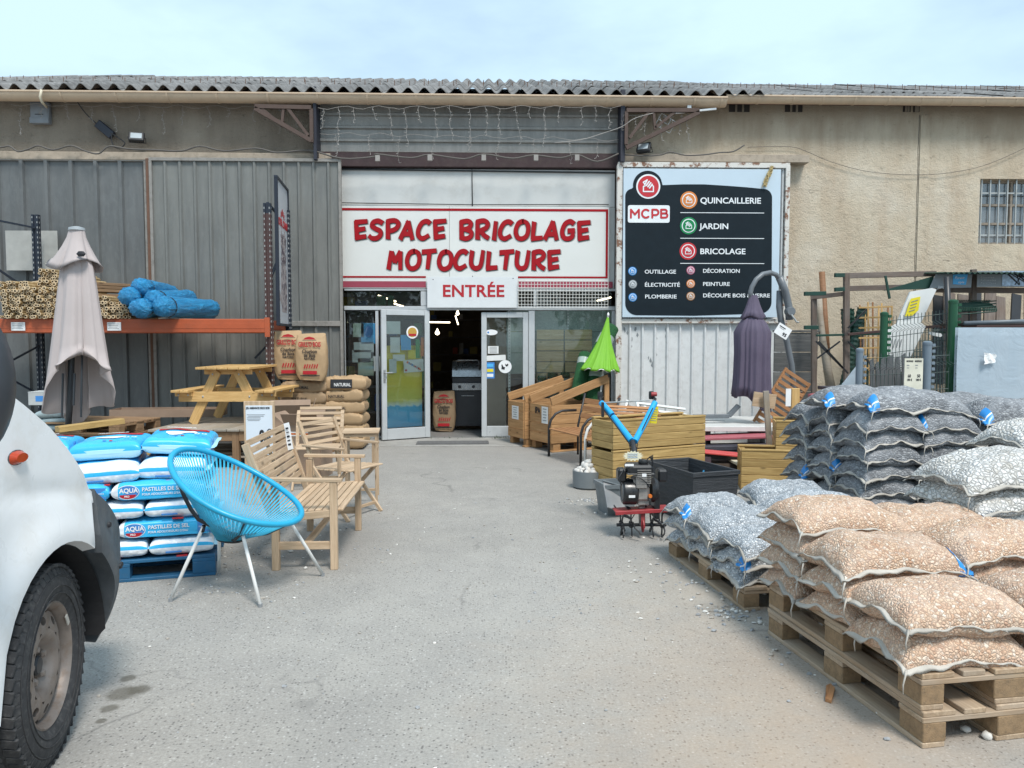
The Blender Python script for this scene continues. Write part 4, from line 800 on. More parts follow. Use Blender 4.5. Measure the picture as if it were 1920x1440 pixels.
# ------------------------------------------------------------------ van
vanW = mat('white_van_paint', (.76, .77, .775), .3, var=.03, scale=1.2, dirt=.4, dcol=(.5, .44, .36), spec=.5); VPL = mat('grey_bumper_plastic', (.075, .085, .095), .55, var=.2, scale=8, dirt=.3, dcol=(.16, .15, .13), bmp=.15, bscale=120)
TYR = mat('tyre_rubber', (.035, .035, .037), .85, var=.25, scale=14, dirt=.6, dcol=(.13, .125, .12), bmp=.3, bscale=90); RIM = mat('dusty_steel_rim', (.25, .21, .185), .5, .45, var=.2, scale=10, dirt=.75, dcol=(.19, .125, .08), bmp=.2)
van = thing('delivery_van', 'white delivery van with grey bumper corner at the left edge', 'van', (0, 0, 0))
VX = -1.63; WY = 2.90; WZ = .38; AR = .40      # flank, wheel centre, arch radius
def prof_top(y):      # bonnet / windscreen / roof profile
    pts = ((-3.2, 2.3), (1.2, 2.3), (1.9, 2.0), (2.4, 1.6), (2.64, 1.45), (2.78, 1.365), (2.915, 1.275), (3.025, 1.172), (3.1, 1.09), (3.17, .985), (3.36, .84), (3.55, .70), (3.72, .55))
    for i in range(len(pts)-1):
        if pts[i][0] <= y <= pts[i+1][0]: t = (y-pts[i][0])/(pts[i+1][0]-pts[i][0]); return pts[i][1]+t*(pts[i+1][1]-pts[i][1])
    return pts[-1][1]
def arch(y):
    d = y-WY; return .36 + math.sqrt(max(0, AR*AR-d*d))*1.18 if abs(d) < AR else 0
def vx(y, z):         # flank position: corner rounding at the nose, tumblehome, arch flare
    x = VX
    if y > 3.21: x -= .73*(y-3.21)**2
    if z < .6: x -= .75*(.6-z)**1.6*min(1, max(0, (y-3.1)/.15))
    if z > 1.0: x -= .10*((z-1.0)/1.2)**1.2
    r = math.hypot(y-WY, (z-.36)/1.18); x += .035*math.exp(-((r-AR-.02)/.09)**2)
    x -= .02*math.exp(-((z-.98+.16*(y-3.2))/.035)**2)*(.5 if y > 2.2 else .2) if z > .7 else 0
    return x
def flank(y0, y1, zb, side, m=24, n=60, zt=None, off=0., ex=1):
    rows = []
    for i in range(n+1):
        y = y0+(y1-y0)*i/n; b_ = max(zb(y), arch(y)); t = min(prof_top(y), zt(y) if zt else 9); t = max(t, b_+.002); row = []
        for j in range(m+1):
            z = b_+(t-b_)*j/m; row.append((vx(y, z)+off if side > 0 else -5.2-vx(y, z)-off, y, z))
        rows.append(row)
    return rows
BUMPY = 3.33
q = MB()
zbf = lambda y: .34 if y < 3.155 else .93
R1 = flank(-2.6, 3.215, zbf, 1, n=120)
R2 = flank(-2.6, 3.215, zbf, -1, n=120)
q.grid(R1); q.grid(R2); q.grid([[a[-1]]+[tuple(np.array(a[-1])*(1-k/8)+np.array(b_[-1])*k/8+np.array((0, 0, .09*math.sin(math.pi*k/8)*(1 if a[-1][1] > 1.3 else .8)))) for k in range(1, 8)]+[b_[-1]] for a, b_ in zip(R1, R2)])
q.grid([[p, (p[0], -2.6, p[2])] for p in R1[0]]) ; q.grid([[a, b_] for a, b_ in zip(R1[0], R2[0])])
# arch lip turned inward
q.grid([[(r[0][0], r[0][1], r[0][2]), (r[0][0]-.05, r[0][1], r[0][2]-.012)] for r in R1 if abs(r[0][1]-WY) < AR])
q.build('body', vanW, van, smooth=35, fix=True)
q = MB(); rows = []
for i in range(44):
    y = 3.15+(3.72-3.15)*i/43; ztop = prof_top(y)+.004 if y > 3.19 else .80+.185*(y-3.15)/.04; zbt = max(arch(y), .29) if y < WY+AR else .29+.0*y
    if y > 3.35: zbt = .27
    rows.append([(vx(y, z)+.012, y, z) for z in [zbt+(ztop-zbt)*j/20 for j in range(21)]])
q.grid(rows); q.grid([[r[0], (r[0][0]-.09, r[0][1], r[0][2]+.01)] for r in rows]); q.grid([[p, (p[0]-.06, p[1], p[2])] for p in rows[0]]); q.grid([[r[-1], (r[-1][0]-.25, r[-1][1], r[-1][2]+.01)] for r in rows])
L_ = rows[-1]; q.grid([[p, (-5.2-p[0], p[1], p[2])] for p in L_])
q.build('front_bumper', VPL, van, smooth=40, fix=True)
q = MB(); rows = []          # dark wheel-well liner
for i in range(25):
    a = math.pi*i/24; r = AR-.012; rows.append([(VX-.0-.02, WY+r*math.cos(a), .36+r*1.18*math.sin(a)), (VX-.55, WY+r*math.cos(a), .36+r*1.18*math.sin(a))])
rows = [[(p[0]-.03, p[1], .33) for p in rows[0]]]+rows+[[(p[0], p[1], .3) for p in rows[-1]]]
q.grid(rows); q.grid([[r[1], (VX-.55, WY, .3)] for r in rows]); q.build('wheel_arch_liner', mat('liner_black', (.018, .018, .02), .85, bmp=.2), van, fix=False)
# screws / clips on bumper
for (y, z) in ((3.33, .62), (3.42, .6), (3.25, .82)): q = MB(); q.lathe([(.014, 0), (.01, .006)], 10, Matrix.Rotation(R(90), 3, 'Y')); q.build('clip', BLACKP, van, loc=(vx(y, z)+.02, y, z))
ind = MB(); rows = []
for i in range(13):
    a = 2*math.pi*i/12; rows.append([(.0, .044*math.copysign(abs(math.cos(a))**.7, math.cos(a))*s_, .024*math.copysign(abs(math.sin(a))**.7, math.sin(a))*s_) if k == 0 else (.02, .044*math.cos(a)*.75, .016*math.sin(a)) for k, s_ in ((0, 1), (1, 1))])
ind.grid(rows); ind.add([r[1] for r in rows[:-1]], [tuple(range(12))]); iy = P(47, 855, 2.9)
iyY = 2.70; io = ind.build('side_indicator', plain('amber_red_lens', (.40, .045, .012), .15), van, smooth=40, loc=(vx(iyY, 1.19)+.002, iyY, 1.19))
q = MB(); q.lathe([(.03, 0), (.03, .006)], 16, Matrix.Diagonal((.9, 1.65, 1)) @ Matrix.Rotation(0, 3, 'X')); q.build('indicator_base', VPL, van, loc=(vx(iyY, 1.19)-.004, iyY, 1.19), rot=(0, R(90), R(0)))
q = MB(); rows = []          # wing mirror
for i in range(15):
    t = i/14; r = math.sin(math.pi*min(max(t, .03), .97))**.5; rows.append([(.10*r*math.cos(a), .13*r*math.sin(a)*.8, -.2+.42*t) for a in [2*math.pi*k/16 for k in range(16)]])
q.grid(rows, cv=True); mr = P(0, 715, 2.2); q.build('wing_mirror', mat('mirror_black', (.035, .04, .048), .4), van, smooth=True, loc=(-1.385, 2.1, 1.475))
q = MB(); q.tube([(-1.75, 2.2, 1.45), (-1.42, 2.1, 1.42)], .035, 8); q.build('mirror_arm', VPL, van)
for (y0, y1, z0, z1) in ((1.25, 1.95, 1.45, 1.9),):
    q = MB(); q.add([(VX-.02, .95, 1.42), (VX-.02, 2.2, 1.42), (VX-.07, 1.75, 1.86), (VX-.09, .95, 1.95)], [(0, 1, 2, 3)]); q.build('side_window', plain('dark_van_glass', (.02, .025, .03), .08), van, fix=False)
q = MB(); q.add([(VX-.2, 1.98, 1.97), (-3.55, 1.98, 1.97), (-3.55, 2.46, 1.62), (VX-.2, 2.46, 1.62)], [(0, 1, 2, 3)]); q.build('windscreen', plain('dark_van_glass', (.02, .025, .03), .08), van, loc=(0, .0, .1), fix=False)
q = MB(); q.tube([(VX+.002, 2.2, .35), (VX+.004, 2.2, 1.4)], .004, 4); q.tube([(VX+.002, .95, .35), (VX-.04, .95, 1.9)], .004, 4); q.build('door_gap', BLACKP, van)
TR = .378
def wheel(y, x, steer, label=None):
    w = thing('wheel', None, None, (x, y, TR-.004), (0, 0, R(steer))); w.parent = van
    if label: w['label'] = label
    My = Matrix.Rotation(R(90), 3, 'Y')       # local z -> +x (outer side)
    t = MB(); T = TR; tw = .112
    t.lathe([(.222, -tw*.85), (.25, -tw), (.30, -tw*1.1), (.345, -tw*.98), (T-.012, -tw*.8), (T-.008, -tw*.5), (T-.008, tw*.5), (T-.012, tw*.8), (.345, tw*.98), (.30, tw*1.1), (.262, tw*1.06), (.25, tw*.98), (.222, tw*.85)], 72, My, caps=False)
    tyre = t.build('tyre', TYR, w, smooth=45)
    tb = MB()
    for k in range(54):
        a = 2*math.pi*k/54
        for j, (xx, wx, sk) in enumerate(((-.085, .05, .25), (-.03, .044, -.2), (.026, .044, .2), (.083, .052, -.25))):
            aa = a+(j % 2)*math.pi/54; rot = Matrix.Rotation(aa, 3, 'X') @ Matrix.Rotation(sk, 3, 'Z'); c = Matrix.Rotation(aa, 3, 'X') @ V(xx, 0, T-.0075 if abs(xx) < .05 else T-.012)
            tb.box(c, (wx, T*2*math.pi/54*.86, .014), rot, .002)
        rot = Matrix.Rotation(a, 3, 'X')
        for s_ in (-1, 1): tb.box(rot @ V(s_*.107, 0, .343), (.008, .034, .03), rot @ Matrix.Rotation(s_*R(-25), 3, 'Y'), .002)
    o = tb.build('tread_blocks', TYR, w); o['kind'] = 'stuff'
    rb = MB()
    for rr, xx in ((.325, .1165), (.29, .1235), (.262, .1195)): rb.tube([(xx, rr*math.cos(2*math.pi*k/64), rr*math.sin(2*math.pi*k/64)) for k in range(64)], .0028, 5, True)
    rb.build('sidewall_rib', TYR, w, smooth=True)
    r = MB(); n = 10; K = 20
    r.lathe([(.2, -.09), (.205, .02), (.212, .085), (.226, .104), (.232, .101), (.233, .09)], 60, My, caps=False)
    r.lathe([(.205, .05), (.2, .066)], 60, My, caps=False)
    def pt(rad, an, x_): return (x_, rad*math.cos(an), rad*math.sin(an))
    prof = lambda rad: .066+.018*math.sin(min(1, max(0, (.2-rad)/.06))*math.pi/2)
    for k in range(n):                        # flange ring with real oval holes
        a0 = 2*math.pi*k/n; a1 = 2*math.pi*(k+1)/n; am = (a0+a1)/2; outer, inner, inner2 = [], [], []
        for j in range(K):
            an = 2*math.pi*j/K; ca, sa = math.cos(an), math.sin(an); s_ = max(abs(ca), abs(sa)); u, v_ = ca/s_, sa/s_
            rad = .166+.034*u; ang = am+(a1-a0)/2*v_; outer.append(pt(rad, ang, prof(rad))); rad = .168+.0155*ca; ang = am+.023*sa/.168*1.0; inner.append(pt(rad, ang, prof(rad))); inner2.append(pt(rad, ang, prof(rad)-.025))
        r.add(outer+inner+inner2, [(j, (j+1) % K, K+(j+1) % K, K+j) for j in range(K)]+[(K+j, K+(j+1) % K, 2*K+(j+1) % K, 2*K+j) for j in range(K)])
    r.lathe([(.132, .084), (.12, .083), (.1, .07), (.085, .042), (.07, .032), (.045, .032), (.04, .028), (.035, .0)], 40, My, caps=False)
    r.build('rim', RIM, w, smooth=40, fix=True, merge=False)
    h = MB(); h.lathe([(.19, -.01), (.19, -.005)], 24, My); h.build('brake_disc', mat('brake_dark', (.03, .025, .022), .8), w)
    h = MB(); h.lathe([(.036, .0), (.036, .055), (.03, .062), (.0, .063)], 18, My, caps=False)
    h.build('hub', DARKM, w, smooth=40)
    for k in range(5):
        an = 2*math.pi*k/5+.4; h = MB(); h.lathe([(.016, .0), (.016, .022), (.011, .032), (.0, .033)], 6, My, caps=False); h.build('wheel_bolt', RIM, w, loc=(.032, .062*math.cos(an), .062*math.sin(an)))
    h = MB(); h.box((0, 0, 0), (.006, .05, .022), None, .002); h.build('balance_weight', mat('lead_weight', (.5, .47, .42), .5), w, loc=(.1, .19, .105), rot=(R(-60), 0, 0))
    return w
wheel(WY-.03, VX-.125, 11, 'steel wheel of the van, turned slightly left'); dup_y = wheel(-1.2, VX-.12, 0)
# ------------------------------------------------------------------ pallets
def pallet(loc, rot, label, L_=1.2, W_2=.8, pm=None, bm_=None, cat='pallet', group=None, broken=False):
    t = thing('pallet', label, cat, loc, rot, group); pm = pm or PALW; bm_ = bm_ or BLOCK       # length along local y
    xs = (-W_2/2+.05, 0, W_2/2-.05)
    for i, x in enumerate(xs):
        pl(t, 'bottom_board', (x, -L_/2, .011), (x, L_/2, .011), .1 if i != 1 else .14, .022, pm)
        for y in (-L_/2+.073, 0, L_/2-.073): q = MB(); q.box((0, 0, 0), (.1 if i != 1 else .14, .145, .078), None, .003); q.build('block', bm_, t, loc=(x+random.uniform(-.006, .006), y, .061), rot=(0, 0, R(random.uniform(-2, 2))))
    for y in (-L_/2+.073, 0, L_/2-.073): pl(t, 'stringer_board', (-W_2/2, y, .111), (W_2/2, y, .111), .145, .022, pm)
    for k, x in enumerate((-.9, -.46, 0, .46, .9)):
        w_ = .145 if k % 2 == 0 else .1; e = random.uniform(-.006, .006); x_ = x*(W_2/2-.0725)/.9*.999; pl(t, 'deck_board', (x_+e, -L_/2+e, .133), (x_-e, L_/2+e, .133), w_, .022, pm)
    return t
def curve_noise(seed, n=10, lam=(.06, .2)):
    rs = np.random.RandomState(seed); K = rs.normal(size=(n, 2)); K /= np.linalg.norm(K, axis=1)[:, None]; K *= (2*np.pi/rs.uniform(lam[0], lam[1], n))[:, None]; ph = rs.uniform(0, 6.3, n)
    return lambda X, Y: sum(np.sin(K[i, 0]*X+K[i, 1]*Y+ph[i]) for i in range(n))/math.sqrt(n)
# ------------------------------------------------------------------ gravel bags
SEAM, nt, b = newmat('mesh_hem'); co = coords(nt); n = noise(nt, co, 120, 4); nt.links.new(varied(nt, ramp(nt, noise(nt, co, 8, 5), [(.3, (.34, .31, .27)), (.7, (.52, .49, .44))]), .1), b.inputs['Base Color']); b.inputs['Roughness'].default_value = .8; bump(nt, b, n, .5, .003)
SB_OR = stones('ochre_gravel', [(0., (.48, .27, .165)), (.2, (.60, .40, .27)), (.45, (.71, .52, .37)), (.7, (.55, .345, .22)), (.9, (.82, .71, .59)), (1., (.39, .21, .13))], 72, .15, .5, .2, (.76, .59, .48), bs=.65)
SB_LG = stones('light_grey_gravel', [(0., (.24, .28, .32)), (.3, (.46, .5, .54)), (.6, (.6, .63, .66)), (1., (.78, .8, .82))], 62, .16, .4, .2, (.6, .64, .68))
SB_DK = stones('slate_gravel', [(0., (.12, .125, .135)), (.4, (.21, .22, .235)), (.8, (.30, .31, .325)), (1., (.42, .43, .44))], 50, .16, .45, .25, (.44, .46, .49), bs=.7, squash=(.75, .9, 1.5))
SB_WH = stones('white_gravel', [(0., (.52, .49, .44)), (.4, (.68, .66, .62)), (1., (.8, .79, .77))], 42, .16, .5, .14, (.78, .78, .77))
BLUEF = mat('blue_film', (.02, .24, .62), .35, var=.1, spec=.5)
WHF = mat('white_film', (.7, .72, .74), .4, var=.06)
def bag_grid(L_, W2, H, seed, droop, n, m, off=0., ur=(-1, 1), vr=(-1, 1), side=1):
    u = np.sin(np.linspace(ur[0], ur[1], n)*np.pi/2) if ur == (-1, 1) else np.linspace(ur[0], ur[1], n); v = np.sin(np.linspace(vr[0], vr[1], m)*np.pi/2) if vr == (-1, 1) else np.linspace(vr[0], vr[1], m)
    Ug, Vg = np.meshgrid(u, v, indexing='ij'); rs = np.random.RandomState(seed); X = L_/2*Ug*(1-.055*(1-Vg**2)); Y = W2/2*Vg*(1-.075*(1-Ug**2))
    lump = curve_noise(seed, 10, (.07, .22)); prof = np.clip((1-np.abs(Ug)**4.2)*(1-np.abs(Vg)**3.4), 0, 1)**.5
    h = H/2*prof*(1+.10*curve_noise(seed+5, 6, (.25, .6))(X, Y))*(1+.05*lump(X, Y)) + .0035*lump(X*1.9, Y*1.9)*np.minimum(1, prof*2)
    mid = -droop[0]*np.abs(Ug)**2.4*(1+.3*math.sin(seed))-droop[1]*np.abs(Vg)**2.2 + .012*curve_noise(seed+9, 4, (.4, .9))(X, Y) + droop[2]*Vg*Ug + .010*np.sin(Ug*9+seed)*np.abs(Vg)**6 + .01*np.sin(Vg*7+seed)*np.abs(Ug)**6
    Z = mid + (h+off if side > 0 else -h*.85-off); return X, Y, Z, Ug, Vg
def to_rows(X, Y, Z): return [[(X[i, j], Y[i, j], Z[i, j]) for j in range(X.shape[1])] for i in range(X.shape[0])]
_bags = {}
def bag_kit(kind, m_, L_, W2, H, seed, droop, n=44, m=30, lab=True):
    k = (kind, seed, round(L_, 2), round(W2, 2))
    if k in _bags: return _bags[k]
    a = to_rows(*bag_grid(L_, W2, H, seed, droop, n, m, side=1)[:3]); b_ = to_rows(*bag_grid(L_, W2, H, seed, droop, n, m, side=-1)[:3])
    q = MB(); q.grid(a); q.grid(b_); body = mesh_of(q, 'gravel_bag', m_, True, True, True)
    X, Y, Z, Ug, Vg = bag_grid(L_, W2, H, seed, droop, n, m)
    per = [(i, 0) for i in range(n)]+[(n-1, j) for j in range(1, m)]+[(i, m-1) for i in range(n-2, -1, -1)]+[(0, j) for j in range(m-2, 0, -1)]
    rs = random.Random(seed); q = MB(); rows = []; cx = [V(X[i, j], Y[i, j], Z[i, j]) for i, j in per]; N_ = len(cx); s_ = 0
    for k_, p in enumerate(cx):
        t = (cx[(k_+1) % N_]-cx[k_-1]); t.z = 0; t.normalize(); o = V(t.y, -t.x, 0); s_ += (p-cx[k_-1]).length if k_ else 0
        w_ = .014+.007*math.sin(s_*6+seed)+.004*math.sin(s_*31+seed); dz = .010*math.sin(s_*11+seed*2)+.008*math.sin(s_*29+seed)+.005*math.sin(s_*67)-.010
        rows.append([p-o*.008+V(0, 0, .004), p+o*w_*.5+V(0, 0, .003+dz*.6), p+o*w_+V(0, 0, dz), p+o*w_*.5+V(0, 0, -.002+dz*.6), p-o*.008-V(0, 0, .004)])
    q.grid(rows, cu=True)
    for ci in ((0, 0), (n-1, 0)):
        p = V(X[ci], Y[ci], Z[ci]); q.tube([p, p+V(.02*(1 if ci[0] else -1), -.025, -.01), p+V(.03*(1 if ci[0] else -1), -.03, -.04), p+V(.026*(1 if ci[0] else -1), -.03, -.075)], [.007, .004, .003, .002], 5)
    seam = mesh_of(q, 'hem', SEAM, True, True); labm = None
    if lab:
        e = seed % 2; ur = (.86, 1.0) if e else (-1., -.86); vr = (-1., -.5) if seed % 3 else (.45, .98)
        A = bag_grid(L_, W2, H, seed, droop, 7, 12, .004, ur, vr)[:3]; B_ = bag_grid(L_, W2, H, seed, droop, 7, 12, .004, ur, vr, -1)[:3]
        q = MB(); q.grid(to_rows(*A), mf=lambda i, j: 1 if j == 3 else 0); q.grid(to_rows(*B_), mf=lambda i, j: 1 if j == 5 else 0); 
        ed = [V(A[0][-1 if e else 0, j], A[1][-1 if e else 0, j], A[2][-1 if e else 0, j]-.003) for j in range(12)]; sx_ = 1 if e else -1
        q.grid([[p+V(-.002*sx_, 0, .006), p+V(sx_*(.022+.006*math.sin(j)), 0, .004*math.sin(j*2)+.004), p+V(sx_*(.022+.006*math.sin(j)), 0, .004*math.sin(j*2)-.003), p+V(-.002*sx_, 0, -.006)] for j, p in enumerate(ed)], mf=lambda i, j: 1 if i in (3, 4) else 0)
        labm = mesh_of(q, 'printed_corner', [BLUEF, WHF], True, False)
    _bags[k] = (body, seam, labm); return _bags[k]
def bag(kind, m_, L_, W2, H, seed, droop, loc, rot, label, group, **kw):
    body, seam, labm = bag_kit(kind, m_, L_, W2, H, seed, droop, **kw); o = obj('gravel_bag', body, None, loc, rot); o.scale = (random.uniform(.95, 1.06), random.uniform(.95, 1.06), random.uniform(.93, 1.06)); tag(o, label, 'gravel bag', group)
    obj('hem', seam, o)
    if labm: obj('printed_corner', labm, o)
    return o
ORD = ['top', 'second from top', 'third from top', 'fourth from top', 'fifth from top', 'sixth from top', 'seventh from top', 'eighth from top', 'ninth from top', 'tenth from top']
# ochre double pallet: local frame, y away from the camera, origin at the middle of its footprint
def frame_at(corner, ang, W2, L_):        # near-left corner on the ground
    r_ = Matrix.Rotation(R(ang), 3, 'Z'); c = Vector(corner)+r_ @ V(W2/2, L_/2, 0); return c, r_
oc, orr = frame_at((1.69, 2.87, 0), 8.5, .8, 1.2)
pallet(oc, 8.5, 'lower weathered pallet of the double stack under ochre gravel bags', group='pallets under gravel bags')
pallet(oc+V(.004, .012, .145), 8.0, 'upper weathered pallet directly under the ochre gravel bags', group='pallets under gravel bags')
H_ = .125; zt = .29
def stack(kind, m_, c, r_, ang, items, grp, cname, dims, z0, dr):
    """items: (column name, x, y, dang, n layers, (L,W)) local"""
    for (cn, x, y, da, n, L2, W2, hh) in items:
        for k in range(n):
            jx, jy = random.uniform(-.014, .014), random.uniform(-.014, .014); p = c+r_ @ V(x+jx, y+jy, 0); p.z = z0+hh*(k+.46)
            lb = '%s gravel bag, %s, %s' % (cname, 'only one' if n == 1 else ('top one' if k == n-1 else ('bottom one' if k == 0 else ORD[n-1-k])), cn)
            tilt = (R(random.uniform(-2.5, 2.5)), R(random.uniform(-2.5, 2.5)), R(ang+da+random.uniform(-3, 3)))
            bag(kind, m_, L2, W2, hh*(1.6 if kind == 'slate' else 1.45), (k*7+int(abs(x)*31)+int(abs(y)*17)) % (dims+4)+1, dr if k < n-1 else (dr[0]*1.15, dr[1]*1.3, dr[2]), p, tilt, lb, grp, lab=(k*5+int(abs(x*10))+int(abs(y*10))) % 3 == 0 or (kind == 'ochre' and k == n-1 and y < .2))
ochre = [('front left column of the ochre pallet', -.14, -.36, 0, 2, .60, .44, .135), ('front right column of the ochre pallet', .47, -.33, 0, 2, .60, .46, .14),
         ('middle left column of the ochre pallet', -.13, .04, 0, 3, .60, .42, .125), ('middle right column of the ochre pallet', .46, .11, 2, 3, .62, .44, .13),
         ('rear left column of the ochre pallet', -.12, .46, 0, 4, .60, .43, .115), ('rear right column of the ochre pallet', .46, .52, 0, 3, .6, .42, .13)]
stack('ochre', SB_OR, oc, orr, 8, ochre, 'ochre gravel bags on the double pallet', 'ochre', 5, zt, (.02, .028, .006))
lc, lr = frame_at((1.50, 4.40, 0), 8, .8, 1.2)
pallet(lc, 8, 'single weathered pallet under the light grey gravel bags', group='pallets under gravel bags')
lg = [('front left column of the light grey pallet', -.12, -.36, 0, 3, .58, .44, .10), ('front right column of the light grey pallet', .42, -.32, 0, 3, .58, .44, .11), ('middle left column of the light grey pallet', -.13, .04, 0, 3, .58, .44, .105), ('middle right column of the light grey pallet', .44, .12, 0, 3, .58, .44, .13),
      ('rear left column of the light grey pallet', -.13, .44, 3, 3, .58, .42, .11), ('rear right column of the light grey pallet', .46, .52, -4, 3, .58, .42, .135)]
stack('light', SB_LG, lc, lr, 8, lg, 'light grey gravel bags', 'light grey', 5, .146, (.025, .035, .006))
# tall slate stacks
dc, dr_ = frame_at((2.86, 5.75, 0), 7, .8, 1.2)
pallet(dc, 7, 'pallet hidden low under the tall dark slate gravel stack', group='pallets under gravel bags')
dk = [('front left column of the tall slate stack', -.13, -.37, 0, 7, .52, .44, .128), ('front right column of the tall slate stack', .36, -.37, 0, 7, .54, .44, .128), ('middle column of the tall slate stack', .02, .03, 0, 7, .84, .42, .13), ('rear column of the tall slate stack', .02, .44, 0, 7, .84, .42, .13)]
stack('slate', SB_DK, dc, dr_, 7, dk, 'dark slate gravel bags in the tall stack', 'dark slate', 6, .146, (.03, .05, .008))
for nm, x, y, zz in (('across the very top at the front', .12, -.34, 7), ('across the very top behind the front one', -.02, .0, 7)):
    p = dc+dr_ @ V(x, y, 0); p.z = .146+.128*zz+.075; bag('slate', SB_DK, .86, .46, .19, 31+zz, (.035, .05, .01), p, (R(2), R(2), R(7+random.uniform(-3, 3))), 'long dark slate gravel bag lying '+nm, 'dark slate gravel bags in the tall stack')
d2, _ = frame_at((4.0, 5.9, 0), 7, .8, 1.2); pallet(d2, 7, 'pallet under the right-hand dark slate gravel stack', group='pallets under gravel bags')
dk2 = [('front column of the right slate stack', .0, -.3, 0, 7, .84, .5, .133), ('rear column of the right slate stack', .0, .28, 0, 7, .84, .5, .133)]
stack('slate', SB_DK, d2, dr_, 7, dk2, 'dark slate gravel bags in the right stack', 'dark slate', 6, .146, (.03, .05, .008))
wc, wr = frame_at((2.66, 4.02, 0), 7, 1.2, .8); pallet(wc, 97, 'pallet under the white pebble bags', group='pallets under gravel bags')
wh = [('front left column of the white pebble pallet', -.20, -.10, 0, 6, .84, .56, .131), ('front right column of the white pebble pallet', .62, -.1, 0, 6, .7, .56, .128), ('rear right column of the white pebble pallet', .62, .44, 0, 7, .8, .5, .130)]
stack('white', SB_WH, wc, wr, 7, wh, 'white pebble bags', 'white', 5, .146, (.03, .05, .008))
# ------------------------------------------------------------------ salt pallet
BLUW = mat('blue_painted_wood', (.012, .10, .21), .6, var=.2, dirt=.25, dcol=(.1, .14, .16))
scn = V(-1.86, 5.2, 0); SA = 15; sr = Matrix.Rotation(R(SA), 3, 'Z')      # front-right corner
def SP(x, y, z=0): v = scn+sr @ V(x, y, 0); v.z = z; return v
pal = pallet(SP(-.6, .42), SA+90, 'blue painted pallet under the salt bags', 1.2, .84, BLUW, BLUW)
SKY = mat('salt_film_blue', (.04, .44, .78), .3, var=.06, scale=5); SKYL = mat('salt_film_pale', (.42, .72, .86), .35, var=.05)
SALT, nt, b = newmat('salt_pellets'); co = coords(nt); v = N(nt, 'ShaderNodeTexVoronoi'); v.inputs['Scale'].default_value = 34; nt.links.new(co, v.inputs['Vector']); e = N(nt, 'ShaderNodeTexVoronoi', feature='SMOOTH_F1'); e.inputs['Scale'].default_value = 34; nt.links.new(co, e.inputs['Vector'])
nt.links.new(ramp(nt, e.outputs['Distance'], [(.2, (.84, .86, .88)), (.75, (.60, .66, .73))]), b.inputs['Base Color']); b.inputs['Roughness'].default_value = .35; bump(nt, b, math_(nt, 'SUBTRACT', 1., e.outputs['Distance']), .55, .012)
def pillow(L_, W2, H, seed, n=36, m=26):
    u = np.sin(np.linspace(-1, 1, n)*np.pi/2); v_ = np.sin(np.linspace(-1, 1, m)*np.pi/2); Ug, Vg = np.meshgrid(u, v_, indexing='ij')
    ex = np.clip(1-np.abs(Ug)**7, 0, 1)*np.clip(1-np.abs(Vg)**7, 0, 1); X = L_/2*Ug*(1-.03*(1-Vg**2)); Y = W2/2*Vg*(1-.04*(1-Ug**2)); nz_ = curve_noise(seed, 8, (.08, .3))(X, Y)
    h = H/2*ex**.3*(.93+.07*(1-Ug**2)*(1-Vg**2))+.0045*nz_*ex; return X, Y, h
